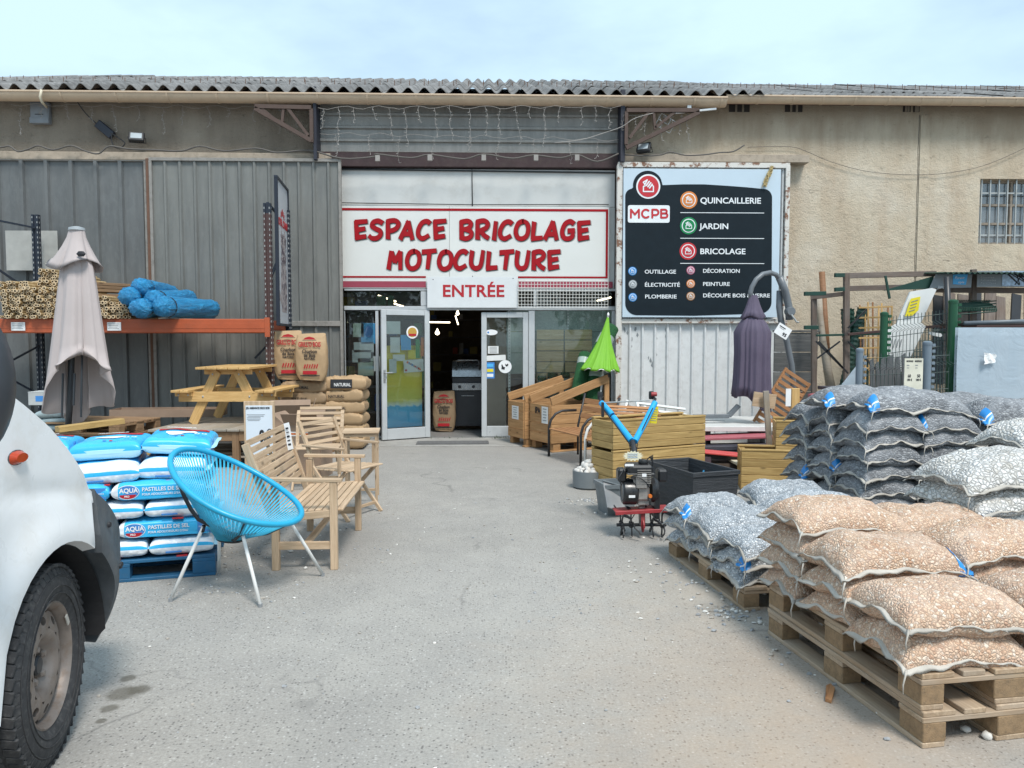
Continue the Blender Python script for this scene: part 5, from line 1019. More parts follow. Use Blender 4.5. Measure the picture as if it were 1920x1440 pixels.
def salt_bag(kind, loc, rot, label, L_=.58, W2=.40, H=.135, seed=1, tilt=(0, 0)):
    X, Y, h = pillow(L_, W2, H, seed); n, m = X.shape; q = MB()
    fr = lambda i, j, s_: 1 if (kind == 'window' and ((Y[i, j] < -W2*.30 and not (h[i, j] < .1*H)) if s_ > 0 else (Y[i, j] < W2*.2))) or (kind == 'text' and X[i, j] < -L_*.44) or (kind == 'oval' and s_ > 0 and False) else (2 if kind == 'oval' and s_ < 0 and Y[i, j] < -W2*.42 else 0)
    q.grid(to_rows(X, Y, h), mf=lambda i, j: fr(i, j, 1)); q.grid(to_rows(X, Y, -h), mf=lambda i, j: fr(i, j, -1))
    o = q.build('salt_bag', [SKY, SALT, SKYL], None, True, loc, (R(tilt[0]), R(tilt[1]), R(rot)), merge=True); tag(o, label, 'salt bag', 'water softener salt bags on the blue pallet')
    for s_ in (-1, 1):        # welded end fins
        w = MB(); x = s_*(L_/2-.004); w.grid([[(x, y, 0.), (x+s_*.028, y+.004*math.sin(y*60), .006*math.sin(y*25+seed))] for y in np.linspace(-W2/2*.96, W2/2*.96, 12)])
        w.build('end_seal', SKYL, o, fix=False)
    yf = -W2/2-.0
    def surf(x, y):      # height of the bag's top at x, y
        i = int(np.argmin(abs(X[:, m//2]-x))); j = int(np.argmin(abs(Y[n//2, :]-y))); return h[i, j]
    if kind == 'text':
        F3 = R(90)
        bx(o, 'face_print', (0.02, yf+.0135, -.004), (L_*.86, .012, H*.66), SKY, .002)
        e_ = [(.066*math.cos(a)-.19, .043*math.sin(a)) for a in [2*math.pi*k/28 for k in range(28)]]; r_ = [(.05*math.cos(a)-.19, -.016+.026*math.sin(a)) for a in [math.pi+math.pi*k/14 for k in range(15)]]
        for poly, mm, yy in (([(a*1.06+.011, b_*1.1) for a, b_ in e_], WHITE, .0068), (e_, BLUP, .0058), (r_, RED, .0048)): q = MB(); q.prism(poly, .001, Matrix(((1, 0, 0), (0, 0, 1), (0, 1, 0)))); q.build('logo', mm, o, loc=(0, yf+yy-.0015, 0))
        for s_, sz, x_, z_, bo in (('AQUA', .042, -.24, -.002, .0012), ('PRO', .018, -.212, -.033, .0004), ('PASTILLES DE SEL', .036, -.105, .004, .0006), ("POUR ADOUCISSEURS D'EAU", .0205, -.105, -.024, .0002)): t = text(o, 'lettering', s_, sz, WHITE, (x_, yf+.0025, z_), bold=bo, ext=.0004); t.scale.x = .92
        if seed % 2: bx(o, 'flag_mark', (.235, yf+.005, 0), (.07, .004, .07), BLUP, .001); text(o, 'lettering', 'FRANCE', .014, WHITE, (.208, yf+.001, -.004), ext=.0003)
    if kind == 'window':
        bx(o, 'tape_mark', (-.05, yf+.006, -.03), (.1, .006, .011), BLUP, .002)
        q = MB(); q.grid([[(x, y, surf(x, y)+.003) for y in np.linspace(-.07, .02, 5)] for x in np.linspace(-.14, .14, 12)]); q.build('logo', BLUP, o, True, fix=False)
        q = MB(); q.grid([[(x, y, surf(x, y)+.004) for y in np.linspace(.04, .10, 4)] for x in np.linspace(-.2, .2, 12)]); q.build('red_arc', RED, o, True, fix=False)
        t = text(o, 'lettering', 'AQUA', .075, WHITE, (.105, .0, h.max()+.0075), (0, 0, R(180)), bold=.003, ext=.0005)
        bx(o, 'seal_mark', (-.0, yf+.02, H/2*.0-.062), (.07, .03, .008), RED, .002)
    if kind == 'oval':
        q = MB(); zt_ = h.max()+.003
        pts_ = [(.0, 0)]+[( .105*math.cos(a), .055*math.sin(a)-.02) for a in [2*math.pi*k/24 for k in range(25)]]
        q.add([(x, y, surf(x, y)+.005) for x, y in pts_], [(0, i, i+1) for i in range(1, 25)]); q.build('oval_print', WHITE, o, True, fix=False)
        q = MB(); q.grid([[(x, y, surf(x, y)+.0045) for y in (.105-abs(x)*.12, .135-abs(x)*.1, .165-abs(x)*.1)] for x in np.linspace(-.17, .17, 14)]); q.build('red_arc', RED, o, True, fix=False)
        t = text(o, 'lettering', 'ADOUCISSEUR', .03, WHITE, (-.12, .113, h.max()+.007), (0, 0, 0), ext=.0005, bold=.0006)
        t = text(o, 'lettering', '25 kg', .04, WHITE, (.09, -.105, h.max()+.004), (0, 0, 0), ext=.0005, bold=.0006); q = MB(); q.grid([[(x, y, surf(x, y)+.003) for y in (-.145, -.125)] for x in (-.03, -.01)]); q.build('flag_blue', BLUP, o, fix=False); q = MB(); q.grid([[(x, y, surf(x, y)+.003) for y in (-.145, -.125)] for x in (.01, .03)]); q.build('flag_red', RED, o, fix=False)
        bx(o, 'white_band', (0, yf+.013, .0), (L_*.86, .012, .03), SKYL, .002)
        q = MB(); q.prism([(.03*math.cos(a), .04*math.sin(a)) for a in [2*math.pi*k/20 for k in range(20)]], .003, Matrix(((0, 0, 1), (1, 0, 0), (0, 1, 0)))); q.build('end_logo', BLUP, o, loc=(L_/2-.006, -.06, .0))
    return o
hl = .128; z_ = .146
lay = [('window', [(-.21, .3), (-.62, .3), (-1.02, .3)], 0), ('text', [(-.31, .21), (-.90, .21), (-.31, .62), (-.9, .62)], 1), ('window', [(-.23, .3), (-.64, .3), (-1.04, .3)], 2), ('text', [(-.34, .21), (-.93, .21), (-.34, .62), (-.93, .62)], 3)]
wname = {0: 'bottom layer', 1: 'second layer', 2: 'third layer', 3: 'fourth layer'}
for kind, pos, k in lay:
    for i, (x, y) in enumerate(pos):
        row = 'front' if y < .4 else 'back'; nn = ('right end', 'middle' if kind == 'window' else 'left end', 'left end', '')[i % (3 if kind == 'window' else 2)] if True else ''
        if kind == 'window': salt_bag(kind, SP(x, y, z_+hl*(k+.5)), SA, 'white windowed salt bag, %s, %s of the blue pallet' % (wname[k], nn), .40, .60, .128, k*5+i)
        else: salt_bag(kind, SP(x, y, z_+hl*(k+.5)), SA, 'blue PASTILLES DE SEL bag, %s, %s %s' % (wname[k], row, nn), seed=3 if k == 1 else 8+k*2+i)
zt4 = z_+hl*4
salt_bag('window', SP(-.26, .36, zt4+.07), SA-2, 'white windowed salt bag, fifth layer right behind the round chair', .43, .60, .14, 41, (3, 1)); salt_bag('window', SP(-.70, .34, zt4+.065), SA+4, 'white windowed salt bag, fifth layer with upside-down AQUA print', .43, .60, .14, 42, (4, -2)); salt_bag('window', SP(-1.14, .36, zt4+.065), SA, 'windowed salt bag, fifth layer hidden behind the van bumper', .42, .60, .14, 43)
salt_bag('oval', SP(-.24, .42, zt4+.21), SA-2, 'topmost blue salt bag on the right, with white oval print', .44, .46, .13, 51, (3, 4)); salt_bag('oval', SP(-.68, .40, zt4+.195), SA-3, 'topmost blue salt bag on the left, with white oval print', .44, .46, .13, 52, (2, -2)); salt_bag('oval', SP(-1.14, .48, zt4+.20), SA, 'topmost salt bag at the far left with pink print', .44, .46, .12, 53)
# ------------------------------------------------------------------ round cord chair
CY = mat('turquoise_cord', (.015, .34, .56), .4, var=.08); CY2 = mat('pale_turquoise_cord', (.05, .46, .68), .35, var=.1)
ch = thing('cord_chair', 'round turquoise string chair with white metal legs', 'chair', (-1.57, 4.9, 0))
cc = V(-1.57, 4.9, 0)
ringpx = [(317, 888, 4.98), (325, 868, 5.08), (352, 861, 5.2), (395, 866, 5.28), (440, 878, 5.3), (490, 900, 5.27), (530, 925, 5.18), (556, 947, 5.06), (559, 966, 4.93), (540, 979, 4.82), (505, 984, 4.72), (460, 975, 4.66), (415, 955, 4.64), (375, 930, 4.67), (340, 906, 4.8)]
# build from an ideal tilted ellipse fitted to the seat
def ringpt(a):
    u, v_ = math.cos(a), math.sin(a); ax = V(.385, -.10, -.215); ay = V(.10, .345, .0); return V(-.04, .02, .635)+ax*u+ay*v_+V(0, 0, .035*u*u)
ring = [ringpt(2*math.pi*k/56) for k in range(56)]
q = MB(); q.tube(ring, .0185, 10, True); q.build('rim', CY, ch, True)
hub = V(-.09, .0, .325); hb = [hub+V(.075*math.cos(2*math.pi*k/36), .065*math.sin(2*math.pi*k/36), -.01*math.cos(2*math.pi*k/36)) for k in range(36)]
q = MB(); q.tube(hb, .009, 6, True); q.build('base_ring', DARKM, ch, True)
q = MB(); nC = 92
for k in range(nC):
    a = 2*math.pi*k/nC; p0 = ringpt(a); ha = a+.0; p1 = hub+V(.075*math.cos(ha), .065*math.sin(ha), 0)
    for dd in (-.0035, .0035):
        o_ = V(-math.sin(a), math.cos(a), 0)*dd; q.tube([p0+o_, p0.lerp(p1, .5)+o_+V(0, 0, -.02), p1+o_], .0026, 5)
    q.tube([p0+V(0, 0, .0), p0+(p1-p0)*.03], .0195, 6) if k % 2 == 9 else None
q.build('cords', CY2, ch, fix=False, smooth=True)['kind'] = 'stuff'
LEGM = mat('white_tube', (.66, .66, .64), .4, var=.04)
feet = [G(320, 1128)-cc, G(488, 1138)-cc, G(605, 1080)-cc, G(411, 1078)-cc]
tops = [P(383, 984, 4.78)-cc, P(455, 1003, 4.74)-cc, P(545, 980, 5.0)-cc, P(411, 1004, 5.02)-cc]
for f_, t_ in zip(feet, tops): q = MB(); mid = t_.lerp(f_, .55)+(f_-t_).cross(V(0, 0, 1)).normalized()*0; q.tube([t_, mid+V(0, 0, .01), f_+V(0, 0, .012)], .0115, 8); q.build('leg', LEGM, ch, True); q = MB(); q.tube([f_+V(0, 0, .02), f_], .014, 8); q.build('foot_cap', GREP, ch)
for pts in ([P(336, 905, 4.72), P(345, 930, 4.74), P(358, 955, 4.74), P(372, 974, 4.75), P(390, 983, 4.77), P(412, 991, 4.8), P(430, 1000, 4.86), P(445, 1003, 4.9)], [P(462, 978, 4.68), P(456, 990, 4.7), P(450, 1002, 4.74), P(440, 1012, 4.8), P(425, 1008, 4.88)], [P(548, 978, 4.95), P(500, 1000, 4.95), P(440, 1008, 4.9), P(411, 1004, 4.98)], [P(383, 984, 4.78), P(379, 998, 4.77)], [P(455, 1003, 4.74), P(458, 1016, 4.735)]):
    q = MB(); q.tube([p-cc for p in pts], .0125, 8); q.build('support_tube', DARKM, ch, True)
# ------------------------------------------------------------------ bench (two-seat slatted, faces right)
bn = thing('garden_bench', 'raw acacia two-seat bench with slatted back and price tag', 'bench', (-1.29, 5.86, 0), 1)
w_ = 1.1; d_ = .46; M_ = TEAK
for y in (-w_/2, w_/2):
    pl(bn, 'leg', (.2, y, 0), (.2, y, .62), .05, .045, M_, up=(0, 1, 0)); pl(bn, 'leg', (-.2, y, 0), (-.2, y, .60), .05, .045, M_, up=(0, 1, 0))
    pl(bn, 'armrest', (-.24, y, .635), (.26, y, .625), .055, .024, M_); pl(bn, 'side_rail', (-.19, y, .36), (.19, y, .395), .03, .05, M_); pl(bn, 'side_rail', (-.19, y, .17), (.19, y, .17), .022, .055, M_)
    pl(bn, 'back_post', (-.2, y*.98, .3), (-.40, y*.98, .88), .05, .035, M_, up=(0, 1, 0))
pl(bn, 'front_rail', (.2, -w_/2+.03, .385), (.2, w_/2-.03, .385), .022, .06, M_); pl(bn, 'rear_rail', (-.2, -w_/2+.03, .35), (-.2, w_/2-.03, .35), .022, .06, M_); pl(bn, 'stretcher', (0, -w_/2, .17), (0, w_/2, .17), .05, .022, M_)
for k in range(9): x = -.17+.41*k/8; pl(bn, 'seat_slat', (x, -w_/2+.025, .395+.018*k/8), (x, w_/2-.025, .395+.018*k/8), .042, .016, M_)
bd = (V(-.40, 0, .88)-V(-.2, 0, .3)).normalized(); bnrm = V(bd.z, 0, -bd.x)
for k in range(8):
    c = V(-.268, 0, .50)+bd*(.40*k/7); pl(bn, 'back_slat', c+V(0, -w_/2+.03, 0), c+V(0, w_/2-.03, 0), .043, .014, M_, up=bnrm)
c = V(-.268, 0, .48)-bnrm*.014; pl(bn, 'back_post', c, c+bd*.42, .05, .016, M_, up=bnrm)
def wavy_tag(px0, px1, Y, w2, lab, price): pass
tg = thing('price_tag', 'long white price strip hanging over the bench back', 'price tag', tuple(P(541, 818, 5.75)), (0, R(-16), R(-8))); q = MB(); q.grid([[(x+.01*math.sin(z*14), .004*math.sin(z*20), z) for x in (-.022, .022)] for z in np.linspace(-.1, .1, 9)]); q.build('strip', WHITE, tg, fix=False); 
for k, z in enumerate((.06, .03, 0, -.03, -.06)): bx(tg, 'print', (.01*math.sin(z*14), -.006, z), (.022, .001, .008 if k % 2 else .014), BLACKP, 0)
# ------------------------------------------------------------------ folding armchair behind
def folding_chair(loc, rot, label, arms=True, h=.86):
    t = thing('folding_chair', label, 'chair', loc, rot, 'wooden folding chairs'); w2 = .24
    for s_ in (-1, 1):
        y = s_*w2; pl(t, 'leg', (.24, y, 0), (-.16, y, .46), .022, .035, M_); q = MB(); q.tube([(-.26, y*.9, 0), (.02, y*.9, .3), (.0+.03, y*.9, .36)], .014, 6)
        pl(t, 'leg', (-.24, y*.88, 0), (.2, y*.88, .44), .022, .035, M_)
        q = MB(); pts = [(-.14, y, .38), (-.17, y, .5), (-.20, y, .62), (-.27, y, .76), (-.31, y, h)]
        for i in range(4): q.bar(pts[i], pts[i+1], .024, .036, (0, 1, 0))
        q.build('back_post', M_, t)
        if arms: pl(t, 'armrest', (-.25, y*1.06, .65), (.2, y*1.06, .64), .045, .02, M_); pl(t, 'arm_post', (.15, y*1.04, .42), (.15, y*1.04, .635), .03, .022, M_, up=(0, 1, 0))
    for k in range(8): x = -.2+.44*k/7; pl(t, 'seat_slat', (x, -w2, .435+.012*k/7), (x, w2, .435+.012*k/7), .045, .013, M_)
    for k in range(4): f_ = k/3; pl(t, 'back_slat', (-.235-.07*f_, -w2+.01, .66+.17*f_), (-.235-.07*f_, w2-.01, .66+.17*f_), .034, .012, M_, up=(.9, 0, .4))
    pl(t, 'stretcher', (.17, -w2, .08), (.17, w2, .08), .02, .028, M_); pl(t, 'stretcher', (-.17, -w2*.88, .07), (-.17, w2*.88, .07), .02, .028, M_); return t
folding_chair((-1.33, 7.02, 0), -28, 'folding acacia armchair standing just behind the two-seat bench')
folding_chair((-1.86, 8.35, 0), -85, 'armless folding chair seen from the front before the charcoal sacks', False, .80)
# small high table
tb = thing('side_table', 'narrow tall acacia folding table beside the chairs', 'table', (-1.27, 7.7, 0), 6)
for k in range(4): pl(tb, 'top_slat', (-.19, -.15+k*.1, .685), (.17, -.15+k*.1, .685), .094, .014, M_)
pl(tb, 'apron', (-.17, -.17, .66), (.15, -.17, .66), .016, .03, M_); pl(tb, 'apron', (-.17, .17, .66), (.15, .17, .66), .016, .03, M_)
for x, y in ((-.15, -.16), (.14, -.16), (-.15, .16), (.14, .16)): pl(tb, 'leg', (x, y, 0), (x, y, .65), .025, .03, M_, up=(0, 1, 0))
pl(tb, 'stretcher', (-.15, -.16, .12), (.14, -.16, .12), .018, .025, M_); pl(tb, 'stretcher', (.14, -.16, .5), (.14, .16, .5), .018, .025, M_)
# ------------------------------------------------------------------ storage rack, bamboo, bundles
NAVYM = mat('navy_rack_paint', (.02, .027, .042), .45, .2, dirt=.2); BRM = mat('brown_rack_paint', (.075, .04, .037), .5, .2, dirt=.3); BEAM = mat('orange_beam', (.40, .085, .03), .5, var=.12, scale=3, dirt=.3, dcol=(.18, .07, .04), bmp=.1)
YR = 10.9; YB = 11.85
zb1 = P(300, 598, YR).z; zb0 = P(300, 624, YR).z; xr_ = P(503, 600, YR).x; xl_ = -7.42
rk = thing('pallet_rack', 'steel pallet rack with orange beam and dark perforated uprights', 'rack', (0, 0, 0))
def upright(x, y, z1, m1, m2, zsplit, lab):
    q = MB(); q.grid([[(x+a, y+b_, z) for a, b_ in ((-.05, .07), (-.05, 0), (-.02, -.0), (-.018, .012), (.018, .012), (.02, 0), (.05, 0), (.05, .07))] for z in (0, zsplit, z1)], mf=lambda i, j: i); o = q.build('upright', [m1, m2], rk, fix=False); o['label'] = lab
    s = MB()
    for k in range(int(z1/.075)):
        for a in (-.036, .036): s.box((x+a, y-.001, .05+k*.075), (.012, .003, .028))
        s.box((x+.0505, y+.035, .05+k*.075), (.003, .014, .028))
    s.build('slots', plain('slot_pale', (.30, .31, .31), .6), o)['kind'] = 'stuff'; return o
zl_ = P(65, 402, YB).z; xlb = P(66, 450, YB).x
upright(xlb, YB, zl_, NAVYM, NAVYM, 1., 'navy rear upright on the left'); upright(xr_, YR+.02, P(503, 380, YR).z, BRM, NAVYM, P(503, 399, YR).z, 'brown front upright with navy top'); upright(xl_, YR+.02, zl_, NAVYM, NAVYM, 1., 'navy front upright at far left'); upright(xr_+.02, YB, 3.55, NAVYM, NAVYM, 1., 'navy rear upright behind the banner')
def hbeam(x0, x1, y, m=BEAM, nm='beam'): q = MB(); q.box(((x0+x1)/2, y, (zb0+zb1)/2), (x1-x0, .05, zb1-zb0), None, .008); q.box(((x0+x1)/2, y-.026, (zb0+zb1)/2), (x1-x0, .006, (zb1-zb0)*.4), None, .002); return q.build(nm, m, rk)
hbeam(xl_, xr_+.03, YR-.03); hbeam(xl_, xr_+.0, YB-.05)
for x in (xr_, xl_): bx(rk, 'beam_connector', (x, YR-.055, (zb0+zb1)/2-.02), (.07, .02, .27), BEAM, .003)
for (x, za, zb_) in ((xl_, zl_-.1, zl_-.2), (xl_, 3.0, 2.25), (xl_, 1.45, .75), (xr_, 3.5, 3.35), (xr_, 2.4, 3.1), (xr_, 1.4, .7), (xl_, .9, 1.5)): q = MB(); q.bar((x, YR+.06, za), (xlb if x == xl_ else x+.02, YB, zb_), .035, .025); q.build('brace', NAVYM, rk)
q = MB(); q.box(((xl_+xr_)/2, (YR+YB)/2, zb0+.03), (xr_-xl_-.1, .8, .02)); q.build('deck', PALW, rk)
for (px, w_, s_) in ((34, .2, 0), (214, .2, 0)): c0 = P(px, 612, YR-.07); t = thing('shelf_ticket', 'small white price ticket on the orange beam, ' + ('left under bamboo' if px < 100 else 'right of the beige parasol'), 'label', c0); bx(t, 'card', (0, 0, 0), (.19, .003, .115), WHITE, .001); [bx(t, 'print', (-.01, -.0035, .035-k*.022), (.15-.02*(k % 3), .001, .006), GREP, 0) for k in range(4)]
CANE, nt, b = newmat('bamboo_cane'); co = coords(nt); c = ramp(nt, noise(nt, coords(nt, (2, 12, 12)), 2, 4), [(.3, (.30, .20, .09)), (.7, (.50, .37, .2))]); nt.links.new(varied(nt, c, .25), b.inputs['Base Color']); b.inputs['Roughness'].default_value = .5
CEND = mat('cane_end', (.58, .45, .29), .7, var=.15); CHOL = plain('cane_hole', (.06, .035, .02), .9)
def cane_mesh(r, ln):
    q = MB(); q.lathe([(r*.55, .0)]+[(r*.95, 0), (r, .004), (r, ln), (r*.3, ln)], 9, frame((0, 1, 0)) @ Matrix(((0, 0, 1), (0, 1, 0), (-1, 0, 0))), mi=0, caps=False)
    M3 = frame((0, 1, 0)) @ Matrix(((0, 0, 1), (0, 1, 0), (-1, 0, 0))); o = len(q.f)
    q.add([M3 @ V(r*.56*math.cos(2*math.pi*k/9), r*.56*math.sin(2*math.pi*k/9), .012) for k in range(9)], [tuple(range(9))], 2)
    for i in range(9): q.m[i] = 1; q.m[9+i] = 1
    return mesh_of(q, 'cane', [CANE, CEND, CHOL], False, False)
canes = [cane_mesh(r, 1.75) for r in (.018, .021, .024, .027)]
def cane_pile(px0, px1, pyb, pyt, lab, yaw=0, seed=1, top=None, Y=10.78, long=1.75):
    a = P(px0, pyb, Y); b_ = P(px1, pyt, Y); rs = random.Random(seed); t = thing('bamboo_bundle', lab, 'bamboo canes', (a.x, Y, zb1+.0), yaw, 'bamboo cane bundles on the rack'); W2 = b_.x-a.x; H2 = b_.z-zb1; row = 0; z = .024
    while z < H2:
        x = .02+(row % 2)*.022+rs.uniform(0, .01); lim = W2*(1-.25*(z/H2)**2) if top else W2
        while x < lim:
            r = rs.randrange(4); o = obj('cane', canes[r], t, (x, rs.uniform(-.06, .05), z+rs.uniform(-.004, .004)), (R(rs.uniform(-.6, .6)), 0, R(rs.uniform(-1.6, 1.6)))); x += .044+rs.uniform(0, .006)
        z += .0385; row += 1
    q = MB(); nn = 16; q.tube([(W2*.48+W2*.52*math.cos(2*math.pi*k/nn), .5, H2*.5+H2*.56*math.sin(2*math.pi*k/nn)) for k in range(nn)], .012, 5, True); q.build('tie', CEND, t)
    return t
cane_pile(0, 100, 600, 540, 'bamboo cane bundle at the far left, lower layer of the rack', 0, 1); cane_pile(104, 205, 600, 556, 'bamboo cane bundle directly behind the beige parasol', 0, 2)
cane_pile(196, 240, 600, 566, 'small bamboo cane bundle right of the beige parasol by blue rolls', 8, 3, True)
t = cane_pile(2, 66, 600, 558, 'upper bamboo cane bundle at the far left of the rack', 0, 4, True); t.location.z = P(20, 565, 10.8).z-.0
t = cane_pile(72, 112, 600, 536, 'tallest bamboo cane bundle beside the navy upright', 0, 5, True); t.location = (P(74, 560, 10.95).x, 10.95, P(74, 568, 10.95).z)
for k in range(2):
    t = thing('batten_bundle', ('upper' if k else 'lower')+' bundle of dark brown battens on the rack beside blue rolls', 'batten bundle', (P(180, 560, 11.3).x, 11.0, zb1+.22+k*.16), -38)
    for i in range(3):
        for j in range(8): pl(t, 'batten', (.0+j*.03, -.1, .02+i*.045), (.0+j*.03, 1.0, .02+i*.045), .026, .04, BROWNW)
PLB, nt, b = newmat('blue_plastic_film'); co = coords(nt); n = noise(nt, coords(nt, (1, 3.5, 3.5)), 3.5, 6, .7, 1.6); nt.links.new(ramp(nt, n, [(.25, (.008, .11, .26)), (.5, (.02, .24, .50)), (.75, (.05, .36, .66))]), b.inputs['Base Color']); b.inputs['Roughness'].default_value = .32; bump(nt, b, n, 1., .05)
PLG = mat('brown_netting', (.16, .14, .12), .8, var=.3, scale=40)
def roll(a, b_, r, lab, m=PLB, seed=0):
    a, b_ = Vector(a), Vector(b_); ln = (b_-a).length; rs = random.Random(seed); cn = curve_noise(seed+3, 8, (.5, 1.6)); rows = []
    t = thing('wrapped_roll', lab, 'wrapped roll', a, 0, 'blue wrapped rolls on the rack')
    for i in range(41):
        s = i/40; x = -.04+s*(ln+.08); e = min(s, 1-s)*ln; rr = r*(1-.9*math.exp(-e/.02)) if e < .1 else r; pinch = 1-.13*math.exp(-((x-.16)/.02)**2); row = []
        for k in range(40):
            an = 2*math.pi*k/40; f_ = 1+.08*math.sin(an*15+seed+x*3)*math.exp(-e/.13)+.035*math.sin(an*3+seed+x*4)+.022*math.sin(an*9+x*14+seed)+.015*math.sin(an*23+x*20); row.append((x, rr*pinch*f_*math.cos(an), rr*pinch*f_*math.sin(an)*.93))
        rows.append(row)
    q = MB(); q.grid(rows, cv=True); q.add(rows[0], [tuple(range(40))]); q.add(rows[-1], [tuple(range(40))]); fr_ = frame(b_-a); q.build('film', m, t, True, rot=fr_)
    q = MB(); q.tube([fr_ @ V(.16, r*.93*math.cos(2*math.pi*k/24), r*.87*math.sin(2*math.pi*k/24)) for k in range(24)], .008, 5, True); q.build('tie', BLACKP, t); return t
def rr(px0, py0, Y0, px1, py1, Y1, r, lab, seed, m=PLB): return roll(P(px0, py0, Y0), P(px1, py1, Y1), r, lab, m, seed)
rr(262, 578, 10.55, 300, 578, 11.8, .148, 'lowest left blue wrapped roll hanging over the beam', 1); rr(300, 575, 10.62, 398, 580, 11.75, .155, 'long blue wrapped roll lying rightmost on the beam', 2)
rr(238, 556, 10.58, 300, 552, 11.8, .135, 'blue wrapped roll stacked at the left end', 3); rr(285, 562, 10.7, 355, 560, 11.8, .14, 'middle blue wrapped roll between lower ones', 4); rr(262, 538, 10.75, 322, 552, 11.9, .14, 'topmost blue wrapped roll with brown netting end', 5)
# board on rack, banner
t = thing('white_board', 'plain off-white board leaning on the steel door behind the bamboo', 'board', tuple(P(60, 470, 12.1))); a, b_ = P(8, 430, 12.1), P(108, 505, 12.1); bx(t, 'sheet', (0, 0, 0), (b_.x-a.x, .012, a.z-b_.z), mat('offwhite_board', (.36, .36, .34), .6), .002)
bt = P(524, 331, 10.95); bb_ = P(522, 608, 10.95); bh = bt.z-bb_.z; bw = 1.0
ban = thing('advertising_banner', 'tall narrow framed pet food poster with spotted cat, turned almost edge-on', 'poster', (bb_.x, bb_.y, bb_.z), 96)
bx(ban, 'sheet', (bw/2, 0, bh/2), (bw, .012, bh), mat('poster_white', (.52, .54, .57), .35, var=.03), .001)
for c_, d_2 in (((bw/2, 0, bh+.0), (bw+.04, .05, .035)), ((bw/2, 0, 0), (bw+.04, .05, .035)), ((0, 0, bh/2), (.035, .05, bh)), ((bw, 0, bh/2), (.035, .05, bh))): bx(ban, 'frame', c_, d_2, plain('navy_frame', (.012, .016, .028), .4), .003)
t = text(ban, 'lettering', 'ROYAL CANIN', .15, RED, (.04, -.010, bh*.69), bold=.006); t.scale.x = .88
q = MB(); mxx = Matrix(((1, 0, 0), (0, 0, 1), (0, 1, 0)))
for k in range(5): q.prism([(.32+k*.07, bh*.75+.02*(2-abs(k-2))), (.36+k*.07, bh*.75+.02*(2-abs(k-2))), (.37+k*.07, bh*.79+.03*(2-abs(k-2))), (.33+k*.07, bh*.79+.03*(2-abs(k-2)))], .001, mxx)
q.build('crown_print', RED, ban, loc=(0, -.01, 0))
FUR = mat('fur_print', (.35, .31, .31), .6, var=.35, scale=25); FUD = plain('spot_print', (.09, .07, .09), .6); rs = random.Random(5)
cat = [(.32, .09), (.24, .3), (.26, .6), (.34, .9), (.34, 1.05), (.3, 1.13), (.31, 1.28), (.36, 1.42), (.42, 1.3), (.58, 1.3), (.66, 1.42), (.69, 1.27), (.68, 1.12), (.63, 1.02), (.7, .8), (.78, .5), (.8, .25), (.74, .09)]
q = MB(); q.prism([(x, z*bh/2.2+.1) for x, z in cat], .001, mxx); q.prism([(.05, .4), (.12, .5), (.28, .36), (.28, .28)], .001, mxx); q.build('cat_print', FUR, ban, loc=(0, -.008, 0))
q = MB()
for k in range(90):
    x, z = rs.uniform(.3, .74), rs.uniform(.12, 1.28); r = rs.uniform(.012, .028); q.prism([(x+r*1.1*math.cos(a), (z+r*1.8*math.sin(a))*bh/2.2+.1) for a in (0, 1.1, 2.2, 3.3, 4.4, 5.4)], .001, mxx)
q.build('fur_spots', FUD, ban, loc=(0, -.0095, 0))['kind'] = 'stuff'
q = MB(); q.bar((bw*.9, .03, 0), (bw*.9, .5, -.5), .03, .03); q.build('prop', NAVYM, ban)
# ------------------------------------------------------------------ beige cantilever parasol
CLB = mat('beige_canvas', (.44, .385, .375), .85, var=.04, scale=3, bmp=.25, bscale=250); CLI = mat('beige_canvas_inner', (.42, .35, .33), .9, bmp=.2, bscale=250)
um = thing('beige_parasol', 'closed beige parasol with draped cloth and dark pole at left', 'parasol', tuple(G(131, 880)))
U0 = Vector(um.location); YU = 9.2; U0 = Vector((P(131, 790, YU).x, YU, 0)); um.location = U0
def UP(px, py, dy=0): return P(px, py, YU+dy)-U0
q = MB(); q.tube([UP(128, 800), UP(132, 740), UP(137, 560), UP(143, 436)], .035, 12); q.build('pole', plain('black_pole', (.03, .035, .042), .4), um, True)
q = MB(); q.lathe([(.09, 0), (.085, .03), (.03, .045), (.0, .046)], 20); q.build('cap', plain('grey_cap', (.33, .36, .38), .5), um, 40, loc=UP(144, 432))
def drape(prof, n, fold, seed, hemfn, name, parent, m, loc, ph=0, open_=None, thick=True, cx=None, fk=1.):
    """prof: list of (z, r); folds grow downwards; hemfn(a) gives extra length at the hem"""
    rows = []; N2 = n
    for k in range(N2+1):
        a = 2*math.pi*k/N2; col = []; cs = 0
        for i, (z, r) in enumerate(prof):
            f_ = i/(len(prof)-1); ff = fold[0]+(fold[1]-fold[0])*f_; lob = lambda n_, p_: 2*abs(math.sin(a*n_/2+p_))**.75-1.15; rad = r*(1+ff*.9*lob(fold[2], ph+.25*f_)+ff*.45*lob(fold[2]*2-1, seed+f_*.5)*fk+ff*.3*math.sin(a*(fold[2]*3+1)+seed*2+f_*2)*fk); rad = max(rad, .01)
            zz = z+hemfn(a)*f_**2.5; c = cx(f_) if cx else (0, 0); col.append((c[0]+rad*math.cos(a), c[1]+rad*math.sin(a)*.8, zz))
        rows.append(col)
    q = MB(); q.grid(rows); q.grid([[(p[0]*.97, p[1]*.97, p[2]+.004) for p in col] for col in rows]); q.grid([[col[-1], (col[-1][0]*.97, col[-1][1]*.97, col[-1][2]+.004)] for col in rows])
    return q.build(name, m, parent, True, loc=loc, fix=True, merge=True)
def zz(py, Y=YU, px=140): return P(px, py, Y).z
zt0 = zz(432)
